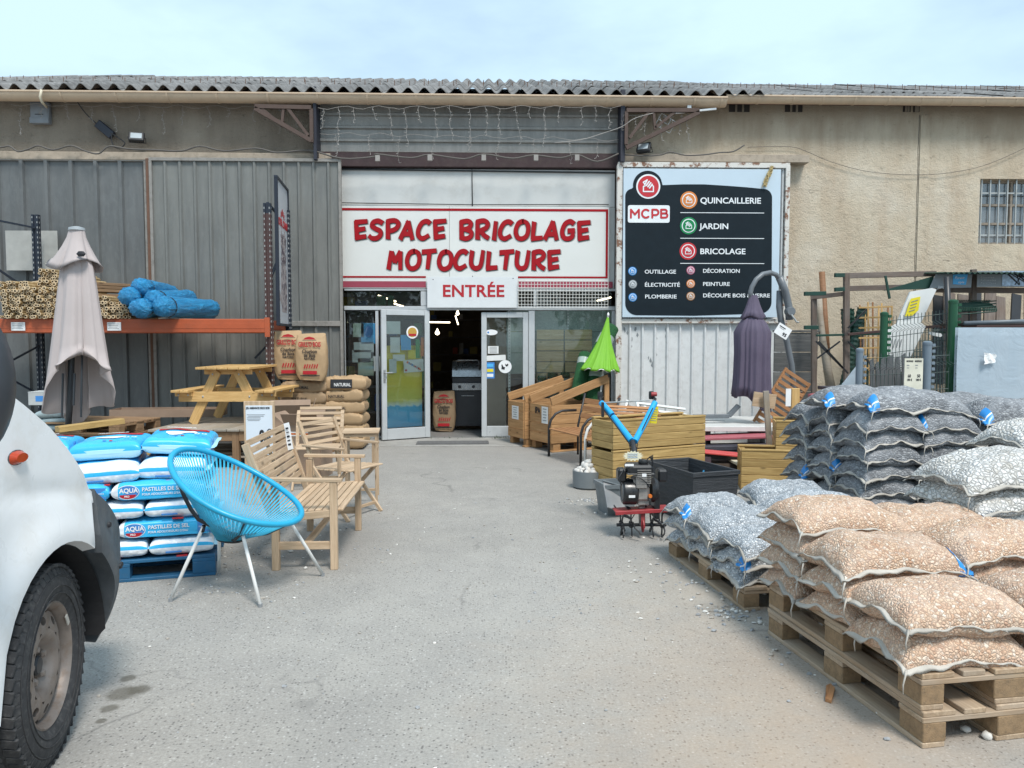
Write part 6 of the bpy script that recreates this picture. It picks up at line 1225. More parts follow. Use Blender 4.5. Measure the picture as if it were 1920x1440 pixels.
drape([(zt0, .085), (zt0-.08, .10), (zt0-.18, .14), (zt0-.28, .19), (zt0-.34, .225), (zt0-.38, .26)], 120, (.02, .22, 4), 1.3, lambda a: -.07*max(0, math.cos(a+.2))**2+.09*math.cos(a*2+1.0), 'vent_cloth', um, CLB, (UP(144, 432).x, 0, 0), ph=.6, cx=lambda f: (-.03*f, 0), fk=.3)
drape([(zt0-.2, .10), (zt0-.42, .17), (zt0-.8, .21), (zt0-1.15, .245), (zt0-1.45, .275), (zt0-1.7, .30), (zt0-1.8, .315), (zt0-1.95, .33)], 260, (.08, .34, 5), 2.1, lambda a: .13-.36*math.sin(a)+.14*math.cos(a)+.07*math.sin(5*a+.6)-.15*max(0, -math.cos(a))**2, 'canopy_cloth', um, CLB, (UP(144, 432).x, 0, 0), ph=2.3, cx=lambda f: (-.02*f, 0), fk=.35)
for px, a, b_ in ((118, 700, 783), (154, 660, 782), (140, 700, 760)): q = MB(); q.tube([UP(px, a, -.1), UP(px-2, b_, -.12)], .014, 6); q.build('rib', plain('black_pole', (.03, .035, .042), .4), um)
q = MB(); q.lathe([(.3, 0), (.3, .05), (.05, .07), (.05, .25)], 24); q.build('base', DARKM, um)
q = MB(); q.lathe([(.03, -.03), (.055, 0), (.03, .03)], 10, Matrix.Diagonal((1, .3, 1))); q.build('vent_hole', BLACKP, um, loc=UP(152, 476, -.2))
# ------------------------------------------------------------------ platform table with the picnic table
pt = thing('platform_table', 'low weathered timber platform table carrying the picnic table', 'table', (0, 0, 0)); zp = .5
cA, cB = G(275, 806, zp), G(520, 797, zp); cC = G(549, 773, zp); ex = (cB-cA); n_ = 8; dep = 1.55
xd = V(1, .02, 0)*1.9; yd_ = V(.12, dep, 0)
for k in range(12): o0 = cA+xd*((k+.5)/12); pl(pt, 'top_plank', o0+V(0, random.uniform(-.02, .01), -.014), o0+yd_+V(0, random.uniform(-.02, .02), -.014), 1.9/12-.006, .028, GREYW)
pl(pt, 'apron', cA+V(.06, .05, -.09), cA+xd+V(-.04, .05, -.09), .035, .12, BROWNW); pl(pt, 'apron', cA+yd_+V(.06, -.05, -.09), cA+xd+yd_+V(-.04, -.05, -.09), .035, .12, BROWNW); pl(pt, 'apron', cA+xd+V(-.05, .03, -.09), cA+xd+yd_+V(-.05, 0, -.09), .035, .12, BROWNW)
for f1, f2 in ((.05, .04), (.95, .04), (.05, .95), (.95, .95), (.55, .04)): o0 = cA+xd*f1+yd_*f2; pl(pt, 'leg', V(o0.x, o0.y, 0), V(o0.x, o0.y, zp-.03), .08, .08, BROWNW, up=(0, 1, 0))
for k in range(4): o0 = cA+yd_*(.15+.22*k); pl(pt, 'lower_shelf_board', V(o0.x+.1, o0.y, .14), V(o0.x+1.75, o0.y, .14), .2, .022, GREYW)
def picnic(px, py, Yn, sc_, rot):
    o0 = P(px, py, Yn); t = thing('picnic_table', 'varnished yellow pine picnic table with fixed benches', 'picnic table', (o0.x, Yn, zp), rot)
    H2 = .73; wtop = .44
    for k, y in enumerate((.0, .95)):
        for s_ in (-1, 1): pl(t, 'leg', (s_*.62, y+s_*.0, .0), (s_*.16, y, H2-.03), .045, .1, PINE, up=(0, 1, 0)) if False else None
        for s_ in (-1, 1):
            q = MB(); q.bar((s_*.60, y, .02), (s_*.17, y, H2-.03), .042, .1, (0, 1, 0)); 
            pl(t, 'leg', (s_*.60, y, .0), (s_*.17, y, H2-.035), .145, .042, PINE, up=(0, 1, 0))
        pl(t, 'cross_beam', (-.80, y-.044, .36), (.80, y-.044, .36), .13, .04, PINE, up=(0, 1, 0)); pl(t, 'top_batten', (-.40, y+.044, H2-.055), (.40, y+.044, H2-.055), .06, .04, PINE, up=(0, 1, 0))
        for s_ in (-1, 1): pl(t, 'seat_batten', (s_*.56, y-.086, .395), (s_*.84, y-.086, .395), .055, .038, PINE, up=(0, 1, 0))
        for x, z in ((-.22, H2-.08), (.22, H2-.08), (-.39, .36), (.39, .36), (-.62, .385), (-.78, .385), (.62, .385), (.78, .385)): q = MB(); q.lathe([(.016, 0), (.012, .008), (0, .009)], 8, Matrix.Rotation(R(90), 3, 'X'), caps=False); q.build('bolt', bars, t, True, loc=(x, y-.064 if abs(x) < .5 else y-.105, z))
    for k in range(5): pl(t, 'top_plank', (-.36+k*.18, -.2, H2), (-.36+k*.18, 1.15, H2), .172, .03, PINE)
    for s_ in (-1, 1):
        for k in range(2): x = s_*(.62+k*.15); pl(t, 'seat_plank', (x, -.25, .437), (x, 1.18, .437), .14, .03, PINE)
    return t
pic = picnic(428, 790, 10.05, 1, -2); pic.scale = (.77, .85, 1)
# price board
pb = thing('price_sign', 'white price sheet reading 9.80 euro on a pine board', 'price sign', (0, 0, 0)); YP = 7.45
a, b_ = P(458, 752, YP), P(515, 822, YP); cx_ = (a.x+b_.x)/2; zc = (a.z+P(460, 856, YP).z)/2; hh = a.z-P(460, 856, YP).z
pl(pb, 'back_board', (cx_, YP, .0), (cx_, YP, a.z), b_.x-a.x+.01, .02, TEAK, up=(0, 1, 0))
t = thing('sheet_holder', None, None, (cx_, YP-.016, zc-.01)); t.parent = pb
bx(pb, 'paper_sheet', (cx_, YP-.013, zc-.012), (b_.x-a.x-.03, .004, hh-.06), mat('cool_paper', (.66, .72, .78), .5, var=.02), .001); bpy.data.objects.remove(t)
t = text(pb, 'lettering', 'JEU AMBIANCE DECK BOIS', .026, BLACKP, (a.x+.022, YP-.017, a.z-.075), bold=.0008); t.scale.x = .72
t = text(pb, 'lettering', '9', .17, BLACKP, (cx_+.0, YP-.017, zc-.13), bold=.006); t.scale.x = .6; t = text(pb, 'lettering', '\u20ac', .07, BLACKP, (cx_+.07, YP-.017, zc-.05), bold=.001); t = text(pb, 'lettering', '80', .085, BLACKP, (cx_+.062, YP-.017, zc-.13), bold=.003); t.scale.x = .6
for k in range(5): bx(pb, 'print_line', (cx_-.03+(.0 if k < 2 else -.02), YP-.0165, a.z-.13-k*.014), (.17-.02*(k % 3)-(.04 if k > 2 else 0), .0015, .004), GREP, 0)
# stacked treated timber, pallets, panels at left
def woodpile(loc, rot, label, layers, L_, m, name='timber_stack', cat='timber stack', band=True):
    t = thing(name, label, cat, loc, rot); z = 0
    for i, (kind, n, w_, th) in enumerate(layers):
        if kind == 'x':
            for k in range(n): y = -w_*n/2+w_*(k+.5); pl(t, 'board', (-L_/2+random.uniform(-.02, .02), y, z+th/2), (L_/2+random.uniform(-.02, .02), y, z+th/2), w_-.006, th-.003, m)
        else:
            for k in range(n): x = -L_/2+L_*(k+.5)/n; pl(t, 'board', (x, -.24+random.uniform(-.01, .01), z+th/2), (x, .24, z+th/2), w_, th-.003, m)
        z += th
    return t
o0 = G(232, 930)
woodpile((o0.x, o0.y+.35, 0), -6, 'stack of yellowish treated timber frames tied with string', [('y', 4, .13, .04), ('x', 4, .12, .045), ('y', 3, .14, .05), ('x', 4, .12, .04), ('y', 4, .12, .04), ('x', 4, .12, .04), ('y', 4, .13, .035), ('x', 4, .12, .04), ('y', 3, .12, .05), ('x', 4, .13, .03), ('y', 3, .13, .045), ('x', 4, .125, .05), ('y', 4, .19, .028)], .84, AUTOCLAVE)
for (px, py, px2, py2, Y, lab) in ((107, 800, 188, 793, 8.4, 'treated beam lying across toward the parasol pole'),): 
    a, b_ = P(px, py, Y), P(px2, py2, Y); t = thing('timber_beam', lab, 'beam', a); pl(t, 'beam', (0, 0, -.03), b_-a+V(0, .5, -.03), .14, .06, AUTOCLAVE)
p1_ = pallet((P(185, 790, 9.9).x, 9.9, 0), 78, 'lowest brown pallet of the stack behind the parasol', 1.2, .8, BROWNW, BROWNW, group='brown pallets behind the parasol')
for k in range(1, 4): dup(p1_, (p1_.location.x+random.uniform(-.03, .03), 9.9+random.uniform(-.02, .02), .146*k), 78+random.uniform(-2, 2), ('second', 'third', 'topmost')[k-1]+' brown pallet of the stack behind the parasol')
t = thing('trim_profile_bundle', 'leaning bundle of white ribbed plastic profiles by the van nose', 'trim profiles', tuple(P(160, 855, 7.6)), (R(-25), R(-12), R(10))); 
for k in range(6): q = MB(); q.box((-.10+k*.036, 0, 0), (.032, .012, .34), None, .003); q.box((-.10+k*.036-.012, -.01, 0), (.006, .012, .34)); q.build('profile', mat('white_pvc', (.6, .61, .6), .45), t)
CB = mat('cardboard', (.30, .21, .15), .8, var=.1, bmp=.1); 
def carton(loc, rot, d, label, flaps=True, m=CB, stripe=None):
    t = thing('cardboard_box', label, 'cardboard box', loc, rot); w_, dp, h_ = d; th = .006
    for c_, dd in (((0, -dp/2, h_/2), (w_, th, h_)), ((0, dp/2, h_/2), (w_, th, h_)), ((-w_/2, 0, h_/2), (th, dp-.008, h_)), ((w_/2, 0, h_/2), (th, dp-.008, h_)), ((0, 0, .004), (w_-.01, dp-.01, th))): bx(t, 'side', c_, dd, m, .001)
    if flaps:
        for s_, an in ((-1, 40), (1, 25)): q = MB(); q.box((0, 0, .09), (w_, th, .18)); q.build('flap', m, t, loc=(0, s_*dp/2, h_), rot=(R(s_*-an), 0, 0))
        for s_, an in ((-1, 50), (1, 20)): q = MB(); q.box((0, 0, .1), (th, dp*.95, .2)); q.build('flap', m, t, loc=(s_*w_/2, 0, h_), rot=(0, R(s_*an), 0))
    if stripe: bx(t, 'stripe', (-.04, -dp/2-.004, h_-.1), (.22, .002, .05), WHITE, 0); bx(t, 'stripe', (-.04, -dp/2-.0055, h_-.1), (.22, .002, .02), ORP, 0)
    return t
c0 = P(572, 900, 8.9); carton((P(575, 800, 8.9).x, 9.0, 0), -8, (.42, .4, .62), 'tall open cardboard box with orange and white stripe behind the bench', stripe=True); carton((P(540, 800, 9.6).x, 9.7, .0), 12, (.5, .3, .66), 'second cardboard box with raised flap before the charcoal sacks')
carton((P(330, 775, 11.0).x-.15, 11.15, .5), 3, (1.5, .4, .11), 'long flat brown tray box on the platform behind picnic table', False)
t = carton((P(80, 735, 9.7).x, 9.9, P(80, 745, 9.7).z-.1), 5, (.42, .3, .16), 'white printed carton stacked behind the van bonnet', False, mat('white_carton', (.42, .44, .44), .6)); bx(t, 'print', (-.08, -.154, .08), (.09, .002, .07), BLUP, 0); bx(t, 'print', (.08, -.154, .08), (.1, .002, .07), ORP, 0); bx(t, 'lid', (0, 0, .162), (.43, .31, .008), mat('white_carton', (.42, .44, .44), .6), .002)
for k in range(4): t = thing('foil_packet', ('lowest', 'second', 'third', 'top')[k]+' silvery plastic packet in the pile behind the van bonnet', 'packet', (P(92, 770, 9.6).x+.04*(k % 2), 9.75, .42+.085*k), 8*k-10); q = MB(); X, Y, h = pillow(.46, .34, .09, 60+k, 18, 14); q.grid(to_rows(X, Y, h)); q.grid(to_rows(X, Y, -h)); q.build('packet_skin', mat('silver_film', (.25, .32, .34), .3, var=.3, scale=8), t, True, merge=True)
t = thing('grey_tub_stack', 'support crate under the packets behind the van bonnet', 'crate', (P(92, 770, 9.7).x, 9.85, 0)); bx(t, 'body', (0, 0, .19), (.6, .5, .37), DARKM, .01); bx(t, 'rim', (0, 0, .365), (.63, .53, .02), GREP, .004)
# ------------------------------------------------------------------ charcoal sacks
KR = mat('kraft_paper', (.40, .27, .15), .75, var=.1, scale=5, bmp=.9, bscale=16); KR2 = mat('kraft_paper_dull', (.30, .205, .12), .8, var=.12, scale=6, bmp=1., bscale=14)
def upright_sack(loc, rot, label, w_=.40, d_=.20, h_=.70, dark=False, scl=1):
    t = thing('charcoal_sack', label, 'charcoal sack', loc, rot, 'upright charcoal sacks'); rows = []
    for i in range(19):
        z = h_*i/18; f_ = i/18; k = (1-.25*(1-f_)**8)*(1-.12*f_**5); dd = d_*(1-.78*max(0, (f_-.55)/.45)**1.8)*(1-.15*(1-f_)**6); row = []
        for j in range(32):
            a = 2*math.pi*j/32; ca, sa = math.cos(a), math.sin(a); row.append((w_/2*k*math.copysign(abs(ca)**.45, ca)*(1+.015*math.sin(z*30+j)), dd/2*math.copysign(abs(sa)**.6, sa)*(1+.05*math.sin(z*22+j*1.7)), z+.01*math.sin(a*2+z)+(.03*math.sin(a) if f_ > .9 else 0)))
        rows.append(row)
    q = MB(); q.grid(rows, cv=True); q.add(rows[0], [tuple(range(32))]); q.add(rows[-1], [tuple(range(32))]); q.build('sack', KR2 if dark else KR, t, True); yf = -d_/2-.006
    if True:
        rx = text(t, 'lettering', "GRILL'O BOIS", .092, RED, (0, yf, h_*.745), align='CENTER', bold=.003); rx.scale.x = .58
        q = MB(); q.add([(-.09, yf, h_*.9), (.09, yf, h_*.9), (.06, yf-.0, h_*.94), (.0, yf, h_*.965), (-.06, yf, h_*.94)], [(0, 1, 2, 3, 4)]); q.build('flame_print', RED, t, fix=False); q = MB(); q.box((0, yf, h_*.885), (.2, .002, .008)); q.build('print', BLACKP, t)
        for s_, z_, sz in (('Charbon', .60, .075), ('de Bois', .52, .07), ('NATUREL', .455, .045)): x_ = text(t, 'lettering', s_, sz, BLACKP, (0, yf-.001, h_*z_), align='CENTER', bold=.0012); x_.scale.x = .8
        q = MB()
        for k in range(6): q.prism([(-.09+k*.035, h_*.27), (-.075+k*.035, h_*.26), (-.055+k*.035, h_*(.34+.02*(k % 2))), (-.07+k*.035, h_*.36)], .001, mxx)
        q.build('ember_print', RED, t, loc=(0, yf, 0)); bx(t, 'red_label', (0, yf-.002, h_*.17), (.2, .003, .05), RED, .001); bx(t, 'print', (0, yf-.001, h_*.10), (.28, .001, .014), BLACKP, 0)
    return t
def lying_sack(loc, rot, label, L_=.62, W2=.44, H=.17, seed=1, mark=False, top=False):
    t = thing('charcoal_sack', label, 'charcoal sack', loc, rot, 'lying charcoal sacks'); X, Y, h = pillow(L_, W2, H, seed, 60, 40); w1 = curve_noise(seed+70, 10, (.04, .13))(X, Y); h2 = h*(1+.10*curve_noise(seed+33, 6, (.15, .4))(X, Y))+.012*np.abs(w1)*(h > .01)
    q = MB(); q.grid(to_rows(X, Y, h2)); q.grid(to_rows(X, Y, -h)); q.build('sack', KR if seed % 2 else KR2, t, True, merge=True); x_ = text(t, 'lettering', 'NATURIAL', .055, BLACKP, (-.16, -W2/2-.006, -.02), bold=.001, ext=.001); x_.scale.x = .9
    if mark:
        q = MB(); q.grid([[(x, -W2/2-.012+.05*max(0, z)*2-.0, z) for z in (-.055, 0, .05, .075)] for x in np.linspace(-.17, .14, 10)]); q.build('black_band', BLACKP, t, fix=False); x_ = text(t, 'lettering', 'NATURIAL', .068, WHITE, (-.12, -W2/2-.016, -.025), bold=.001, ext=.001); x_.scale.x = .75
    return t
c1 = P(645, 800, 11.3).x; c2 = P(577, 800, 11.3).x; zs = [0, .17, .34, .50, .66, .80]
for k in range(6): lying_sack((c1-.0+random.uniform(-.03, .03), 11.35, .1+.17*k), random.uniform(-5, 5), 'lying charcoal sack in the right pile by the door, '+('at the bottom', 'second up', 'third up', 'fourth up', 'fifth up', 'topmost with black band')[k], .68, .46, .20, 2*k+1, k == 5)
for k in range(6): lying_sack((c2+random.uniform(-.03, .03), 11.3, .1+.162*k), random.uniform(-5, 5), 'lying charcoal sack in the left pile under upright sacks, '+('at the bottom', 'second up', 'third up', 'fourth up', 'fifth up', 'topmost')[k], .66, .46, .19, 2*k+2)
zs_ = P(585, 712, 11.1).z
upright_sack((P(585, 700, 11.05).x, 11.05, zs_), -3, 'upright charcoal sack standing in front, fully visible', .46, .2, .64); upright_sack((P(541, 700, 11.2).x, 11.22, zs_), 12, 'upright charcoal sack standing behind with open flopped top', .42, .2, .68)
upright_sack((P(833, 795, 13.2).x, 13.2, .03), -2, 'charcoal sack standing in the shade just inside the doorway', .4, .2, .66, True)
# ------------------------------------------------------------------ right side: display crates
def bin_crate(loc, rot, label, w_, d_, h_, hb):
    t = thing('display_crate', label, 'wooden crate', loc, rot, 'slope-topped wooden display crates'); n = 4; z0 = .12; bh_ = (h_-z0)/n
    for k in range(n):
        z = z0+bh_*(k+.5)
        for a, b_ in (((0, 0, z), (w_, 0, z)), ((0, d_, z), (w_, d_, z)), ((0, .013, z), (0, d_-.013, z)), ((w_, .013, z), (w_, d_-.013, z))): pl(t, 'side_board', a, b_, .024, bh_-.008, CRATEW)
    for x in (.1, w_/2, w_-.1): 
        for y in (.02, d_-.06): pl(t, 'foot', (x-.06, y+.03, .06), (x+.06, y+.03, .06), .1, .115, CRATEW)
    pl(t, 'foot_runner', (0, .02, .011), (w_, .02, .011), .09, .02, CRATEW); pl(t, 'bottom_panel', (0, d_/2, z0+.01), (w_, d_/2, z0+.01), d_-.04, .015, CRATEW)
    for y in (.0, d_): pl(t, 'sloping_rail', (.0, y, h_+.05), (w_-.04, y, hb-.05), .03, .12, CRATEW); pl(t, 'corner_post', (w_-.05, y+.02, h_), (w_-.05, y+.02, hb-.04), .08, .03, CRATEW, up=(0, 1, 0))
    return t
cA_ = V(.87, 10.78, 0)
bc1 = bin_crate(cA_, 27, 'front slope-topped larch crate stencilled IPA with paper notice', 1.02, .58, .67, 1.08)
t = text(bc1, 'lettering', 'IPA', .13, BLACKP, (-.016, .42, .53), (R(90), 0, R(-90)), bold=.004, ext=.001); t.scale.x = .8
def note(parent, c_, rotz, w_=.17, h_=.24): 
    q = MB(); q.box((0, 0, 0), (w_, .003, h_)); o = q.build('notice', PAPER, parent, loc=c_, rot=(0, 0, R(rotz)))
    for k in range(5): z_ = h_*.36-k*h_*.17; m2 = MB(); m2.box((0, -.003, z_), (w_*.6*(1-.2*(k % 2)), .001, h_*.05)); m2.build('print', GREP, o)
    return o
note(bc1, (-.018, .14, .52), -90)
bc2 = bin_crate(V(.52, 11.32, 0), 27, 'rear slope-topped larch crate nearer to the door leaf', 1.02, .5, .67, 1.02); note(bc2, (-.018, .25, .5), -90, .2, .2)
# artificial grass rolls and green parasol standing in the crates
GRS, nt, b = newmat('turf_green'); co = coords(nt); n = noise(nt, co, 60, 5, .8); nt.links.new(ramp(nt, n, [(.3, (.008, .045, .015)), (.7, (.02, .13, .04))]), b.inputs['Base Color']); b.inputs['Roughness'].default_value = .9; bump(nt, b, n, 1, .02)
def turf(a, b_, r, lab, tagc=None):
    a, b_ = Vector(a), Vector(b_); t = thing('turf_roll', lab, 'grass roll', a, 0, 'artificial grass rolls in the crates'); fr_ = frame(b_-a); ln = (b_-a).length; M_3 = fr_ @ Matrix(((0, 0, 1), (0, 1, 0), (-1, 0, 0)))
    q = MB(); q.lathe([(r*.2, .02), (r*.5, .0), (r*.85, .0), (r, .02), (r*1.03, ln*.3), (r, ln-.02), (r*.85, ln), (r*.5, ln), (r*.2, ln-.02)], 24, M_3); q.build('turf', GRS, t, 50)
    q = MB(); q.lathe([(r*1.035, ln*.72), (r*1.035, ln*.86)], 20, M_3, caps=False); q.build('wrap_band', mat('clear_wrap', (.35, .42, .38), .2), t, True, fix=False); return t
turf(P(1078, 745, 11.4), P(1148, 612, 11.75), .115, 'tall artificial grass roll leaning right behind the green parasol'); turf(P(1082, 742, 11.3), P(1098, 700, 11.6)+V(0, 0, .3), .1, 'shorter artificial grass roll standing in the crate'); turf(P(1110, 760, 11.3), P(1118, 690, 11.5), .12, 'short thick grass roll under the green parasol')
GU = mat('lime_fabric', (.19, .46, .03), .6, var=.05, bmp=.15); gp_ = thing('green_parasol', 'closed lime green parasol with white hem standing in crate', 'parasol', (P(1122, 690, 11.25).x, 11.25, .4), (0, R(4), 0))
zt1 = P(1132, 592, 11.25).z-.4; zb_ = P(1125, 694, 11.25).z-.4
drape([(zt1, .012), (zt1-.2, .05), (zt1-.4, .105), (zt1-.6, .18), (zb_+.03, .255), (zb_, .262)], 160, (.02, .13, 8), 1.1, lambda a: .018*math.cos(a*8), 'canopy', gp_, GU, (.03, 0, 0), cx=lambda f: (-.065*f, 0))
q = MB(); pts = [( -.035+.255*math.cos(a), .255*math.sin(a)*.8, zb_+.018*math.cos(a*8)+.002) for a in [2*math.pi*k/96 for k in range(96)]]; q.tube(pts, .006, 4, True); q.build('hem', WHITE, gp_, True)
q = MB(); q.tube([(0, 0, .0), (.03, 0, zt1)], .014, 8); q.build('pole', plain('white_tube2', (.7, .7, .68), .4), gp_); q = MB(); q.lathe([(.016, 0), (.018, .04), (.0, .07)], 10); q.build('finial', WHITE, gp_, True, loc=(.03, 0, zt1-.01))
# ------------------------------------------------------------------ treated planters
def planter(loc, rot, label, L_, W2, H, n, m=AUTOCLAVE, group=None, z0=0):
    t = thing('wooden_planter', label, 'planter', loc, rot, group); bh_ = H/n
    for k in range(n):
        z = bh_*(k+.5)
        for a, b_ in (((0, .011, z), (L_, .011, z)), ((0, W2-.011, z), (L_, W2-.011, z)), ((.011, .024, z), (.011, W2-.024, z)), ((L_-.011, .024, z), (L_-.011, W2-.024, z))): pl(t, 'side_board', a, b_, .022, bh_-.004, m, ch=.004)
    pl(t, 'bottom_board', (.02, W2/2, .015), (L_-.02, W2/2, .015), W2-.06, .018, m)
    for x in (.05, L_-.05):
        for y in (.045, W2-.045): pl(t, 'corner_post', (x, y, .0), (x, y, H-.01), .045, .045, m, up=(0, 1, 0))
    pl(t, 'rim_board', (0, .02, H+.011), (L_, .02, H+.011), .05, .02, m); pl(t, 'rim_board', (0, W2-.02, H+.011), (L_, W2-.02, H+.011), .05, .02, m)
    return t
pc = V(1.27, 7.8, 0); pr = math.degrees(math.atan2(.50, 1.10))
planter(pc, pr, 'lower treated pine planter of the stacked pair behind tiller', 1.2, .42, .435, 5, group='stacked treated pine planters'); planter(pc+V(.0, .0, .465), pr, 'upper treated pine planter of the stacked pair behind tiller', 1.2, .42, .29, 4, group='stacked treated pine planters')
for (px, py, Y, w2, hh2, col, lab, rt) in ((1180, 770, 8.35, .16, .22, 0, 'brown slatted crate piece inside the upper planter', 5),):
    t = thing('slatted_crate', lab, 'slatted crate', P(1195, 782, 8.4), (R(-50), R(4), R(15))); [pl(t, 'slat', (-.35, 0, k*.05), (.3, 0, k*.05), .036, .012, TEAKD, up=(0, 1, 0)) for k in range(4)]; [pl(t, 'batten', (x, .015, -.02), (x, .015, .18), .03, .015, TEAKD, up=(0, 1, 0)) for x in (-.25, .2)]
t = thing('white_frame_crate', 'white wooden frame leaning in the upper planter', 'frame', P(1215, 785, 8.5), (R(-40), R(8), R(12))); [pl(t, 'rail', (-.1, 0, z), (.5, 0, z), .03, .02, plain('white_wood', (.62, .64, .62), .5), up=(0, 1, 0)) for z in (0, .12, .2)]; pl(t, 'stile', (-.1, .0, -.02), (-.1, .0, .22), .03, .022, plain('white_wood', (.62, .64, .62), .5), up=(0, 1, 0))
t = thing('yellow_tag', 'yellow price ticket hanging on the right tiller handle', 'price tag', P(1226, 778, 6.75), (0, R(6), 0)); bx(t, 'card', (0, 0, 0), (.065, .003, .15), YELP, .001); [bx(t, 'print', (0, -.0025, .05-k*.02), (.05, .001, .005), GREP, 0) for k in range(6)]
# slate-look planter
SLP, nt, b = newmat('slate_plastic'); n = noise(nt, coords(nt, (1, 1, 9)), 7, 6, .65); nt.links.new(ramp(nt, n, [(.3, (.028, .032, .037)), (.7, (.055, .06, .068))]), b.inputs['Base Color']); b.inputs['Roughness'].default_value = .5; bump(nt, b, n, .9, .012)
t = thing('slate_planter', 'large dark grey slate-look trough planter, open and empty', 'planter', (1.75, 6.5, 0), 0); ex_ = V(.44, .15, 0).normalized(); ey_ = V(-ex_.y, ex_.x, 0); Lx, Ly, Hh = .47, .78, .45
def cor(x, y, z, k=1.): k2 = 1-.05*(1-z/Hh); v = ex_*((x-.5)*Lx*k2*k)+ey_*((y-.5)*Ly*k2*k)+ex_*.5*Lx+ey_*.5*Ly; return (v.x, v.y, z)
q = MB(); rows = [[cor(x, y, z, k) for x, y in ((0, 0), (1, 0), (1, 1), (0, 1))] for z, k in ((0, 1), (Hh-.035, 1), (Hh-.034, 1.03), (Hh, 1.03), (Hh, .93), (.1, .93))]; q.grid(rows, cv=True); q.add(rows[-1], [(0, 1, 2, 3)]); q.build('shell', SLP, t)
c_ = cor(.85, .5, .33, .85); q = MB(); q.box((0, 0, 0), (.05, .003, .12)); q.build('sticker', SKYP, t, loc=c_, rot=(0, 0, R(60)))
# bowl of pebbles
b0 = G(1107, 918); t = thing('zinc_bowl', 'round grey planter bowl filled with white pebbles', 'bowl', (b0.x, b0.y+.12, 0)); GRB = mat('grey_bowl', (.17, .19, .20), .5, var=.08)
q = MB(); q.lathe([(.15, 0), (.175, .02), (.178, .19), (.168, .19), (.165, .14), (.0, .14)], 36, caps=False); q.build('bowl', GRB, t, 40)
bm = bmesh.new(); bmesh.ops.create_icosphere(bm, subdivisions=2, radius=1); vs0 = [v.co.copy() for v in bm.verts]; fs0 = [tuple(v.index for v in f.verts) for f in bm.faces]; bm.free()
PEB = mat('white_pebble', (.58, .56, .53), .6, var=.1, bmp=.2); rs = random.Random(8); nP = 0
for ring_, (nn, rad, z) in enumerate(((13, .135, .185), (9, .095, .205), (7, .055, .245), (3, .02, .275))):
    for k in range(nn):
        q = MB(); r = rs.uniform(.026, .042); sc_ = (rs.uniform(.9, 1.3), rs.uniform(.8, 1.1), rs.uniform(.65, .85)); q.add([V(v.x*sc_[0], v.y*sc_[1], v.z*sc_[2])*r for v in vs0], fs0); a = 2*math.pi*(k+rs.random()*.5)/nn
        tag(q.build('river_pebble', PEB, None, True, (b0.x+rad*math.cos(a), b0.y+.12+rad*math.sin(a), z+.0), (rs.random(), rs.random(), rs.random()*6)), 'smooth white pebble heaped in the round grey bowl', 'pebble', 'white pebbles in the grey bowl')
b1 = G(1160, 968); t = thing('grey_pot', 'dark grey tapered pot standing behind the tiller engine', 'pot', (b1.x, b1.y+.17, 0), 12); q = MB(); rows = [[(x*k, y*k, z) for x, y in ((-.15, -.15), (.15, -.15), (.15, .15), (-.15, .15))] for z, k in ((0, .82), (.25, 1), (.25, 1.08), (.285, 1.08), (.285, .96), (.05, .8))]; q.grid(rows, cv=True); q.add(rows[-1], [(0, 1, 2, 3)]); q.build('shell', GRB, t)
t = thing('grey_tray', 'grey plastic tray leaning against the pot left of the engine', 'tray', (b1.x-.04, b1.y-.04, .14), (R(-35), R(18), R(30))); bx(t, 'panel', (0, 0, .05), (.22, .012, .26), mat('tray_grey', (.3, .3, .3), .5), .004); bx(t, 'rim', (0, -.01, .18), (.24, .02, .015), GRB, .003)
# iron and wood benches behind
def hoop_bench(loc, rot, label, m, hw=.5):
    t = thing('hoop_arm_bench', label, 'bench', loc, rot); 
    for y in (0, hw):
        q = MB(); q.tube([(.0, y, 0), (.0, y, .40), (.03, y, .5), (.10, y, .58), (.2, y, .62), (.42, y, .62)], .018, 8); q.build('hoop_arm', m, t, True); q = MB(); q.tube([(.45, y, 0), (.45, y, .4), (.56, y, .85)], .016, 8); q.build('rear_leg', m, t, True)
    for k in range(5): pl(t, 'seat_slat', (.03+k*.09, 0, .38), (.03+k*.09, hw, .38), .07, .018, TEAKD)
    for k in range(3): pl(t, 'back_slat', (.49+k*.03, 0, .55+k*.1), (.49+k*.03, hw, .55+k*.1), .07, .016, TEAKD, up=(.9, 0, -.25))
    q = MB(); q.tube([(.0+.1+.05*math.cos(a)*(1-a/12), .0, .46+.05*math.sin(a)*(1-a/12)) for a in [k*.5 for k in range(20)]], .006, 5); q.build('scroll', m, t, True); return t
g_ = G(1087, 872); hoop_bench((g_.x, g_.y-.1, 0), 22, 'park bench with black hooped metal arm and brown slats', plain('black_iron', (.02, .02, .022), .45), .9)
g_ = G(1121, 890); hoop_bench((g_.x+.02, g_.y-.15, 0), 15, 'park bench with white hooped metal arm half hidden by planters', plain('white_iron', (.66, .66, .64), .45), .5)
